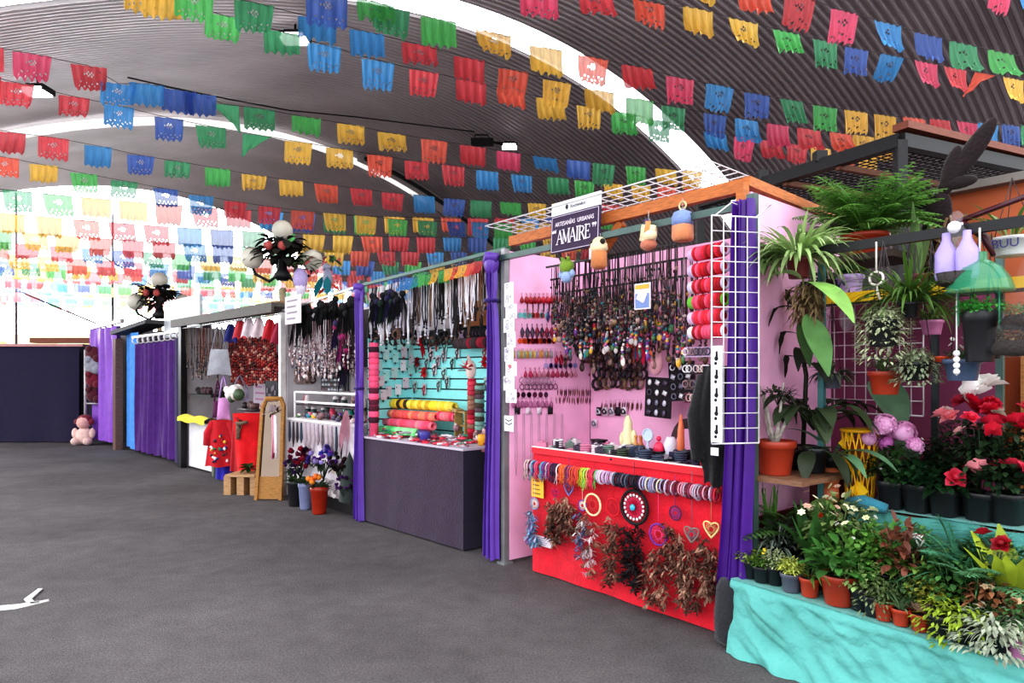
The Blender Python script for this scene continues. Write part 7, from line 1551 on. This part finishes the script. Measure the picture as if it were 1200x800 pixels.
b = MB(); b.bar((0, 0, 0), (.36, 0, .09), .022); b.tube([(.3, 0, .07), (.33, 0, .17), (.38, 0, .1)], .006, 5); b.tube([(.02, 0, -.0), (.12, 0, -.09), (.16, 0, -.19)], [.016, .022, .01], 6)
x, z = FR.pk(1128, 262, .5); solo(b, 'dark_pod', 'dark red brown curved pod and stick lying over the rail', 'pod', FR, x, .42, z-.005, mats=PLAST, color=C(66, 24, 34))
b = MB(); b.ball((0, 0, 0), .05, .04, .08, n=10); x, z = FR.pk(993, 372, .5); solo(b, 'clear_bottle', 'small clear bottle hanging between the huge pale leaves', 'bottle', FR, x, .5, z, mats=CLR)
x, z = FR.pk(1104, 424, .6); b = MB(); b.lathe([(0, 0), (.05, .0), (.06, .02), (.07, .03)], 14); b.ball((.07, -.01, .02), .03, .02, .012, n=7); solo(b, 'orange_saucer', 'small bright orange saucer by the dark blue square pot', 'saucer', FR, x, .6, z, mats=PLAST, color=C(236, 90, 50))

# ================================================================== mesh roofed kiosk behind the plants
K0 = V((3.185, 5.6, 0)); KL = K0+V((-.715, 1.34, 0)).normalized()*2.3; KR = K0+V((1.53, .69, 0)).normalized()*2.6; ZK = 3.525
t = thing('mesh_kiosk', 'black framed kiosk with a wire mesh roof standing behind the plant stall', 'kiosk', WORLD, K0.x, K0.y, 0)
up = V((0, 0, ZK)); KB = KL+KR-K0
for a, c in ((K0, KL), (K0, KR), (KL, KB), (KR, KB)): part(MB().bar(a-K0+up, c-K0+up, .09, .11), 'roof_beam', t, DARKM, smooth=False)
for a in (K0, KL, KR, KB): part(MB().bar(a-K0, a-K0+up, .08), 'corner_post', t, DARKM, smooth=False)
for q in (.33, .62): part(MB().box(*(lerp(K0, KL, q)-K0+up+V((0, 0, .08))), .1, .1, .1), 'beam_block', t, DARKM, smooth=False)
b = MB(); n = 34
for k in range(n):
    for A, B_, D in ((K0, KL, KR-K0), (K0, KR, KL-K0)):
        p = lerp(A, B_, (k+.5)/n)-K0+up-V((0, 0, .03)); b.tube([p, p+D], .006, 3)
part(b, 'mesh_panel', t, DARKM)
part(MB().bar(K0-K0+up+V((0, 0, .12)), KR-K0+up+V((0, 0, .09)), .14, .06), 'brown_plank', t, WOOD, C(120, 64, 46), smooth=False)
for s_ in (.25, .5, .75): part(MB().bar(lerp(K0, KL, s_)-K0+up-V((0, 0, .06)), lerp(K0, KL, s_)+(KR-K0)-K0+up-V((0, 0, .06)), .05, .05), 'purlin', t, WOOD, C(110, 66, 44), smooth=False)
b = MB(); b.bar(KL-K0+V((0, 0, 1.5)), KB-K0+V((0, 0, 1.5)), .05, 3.0); part(b, 'rear_board', t, WOOD, C(120, 64, 42), smooth=False)
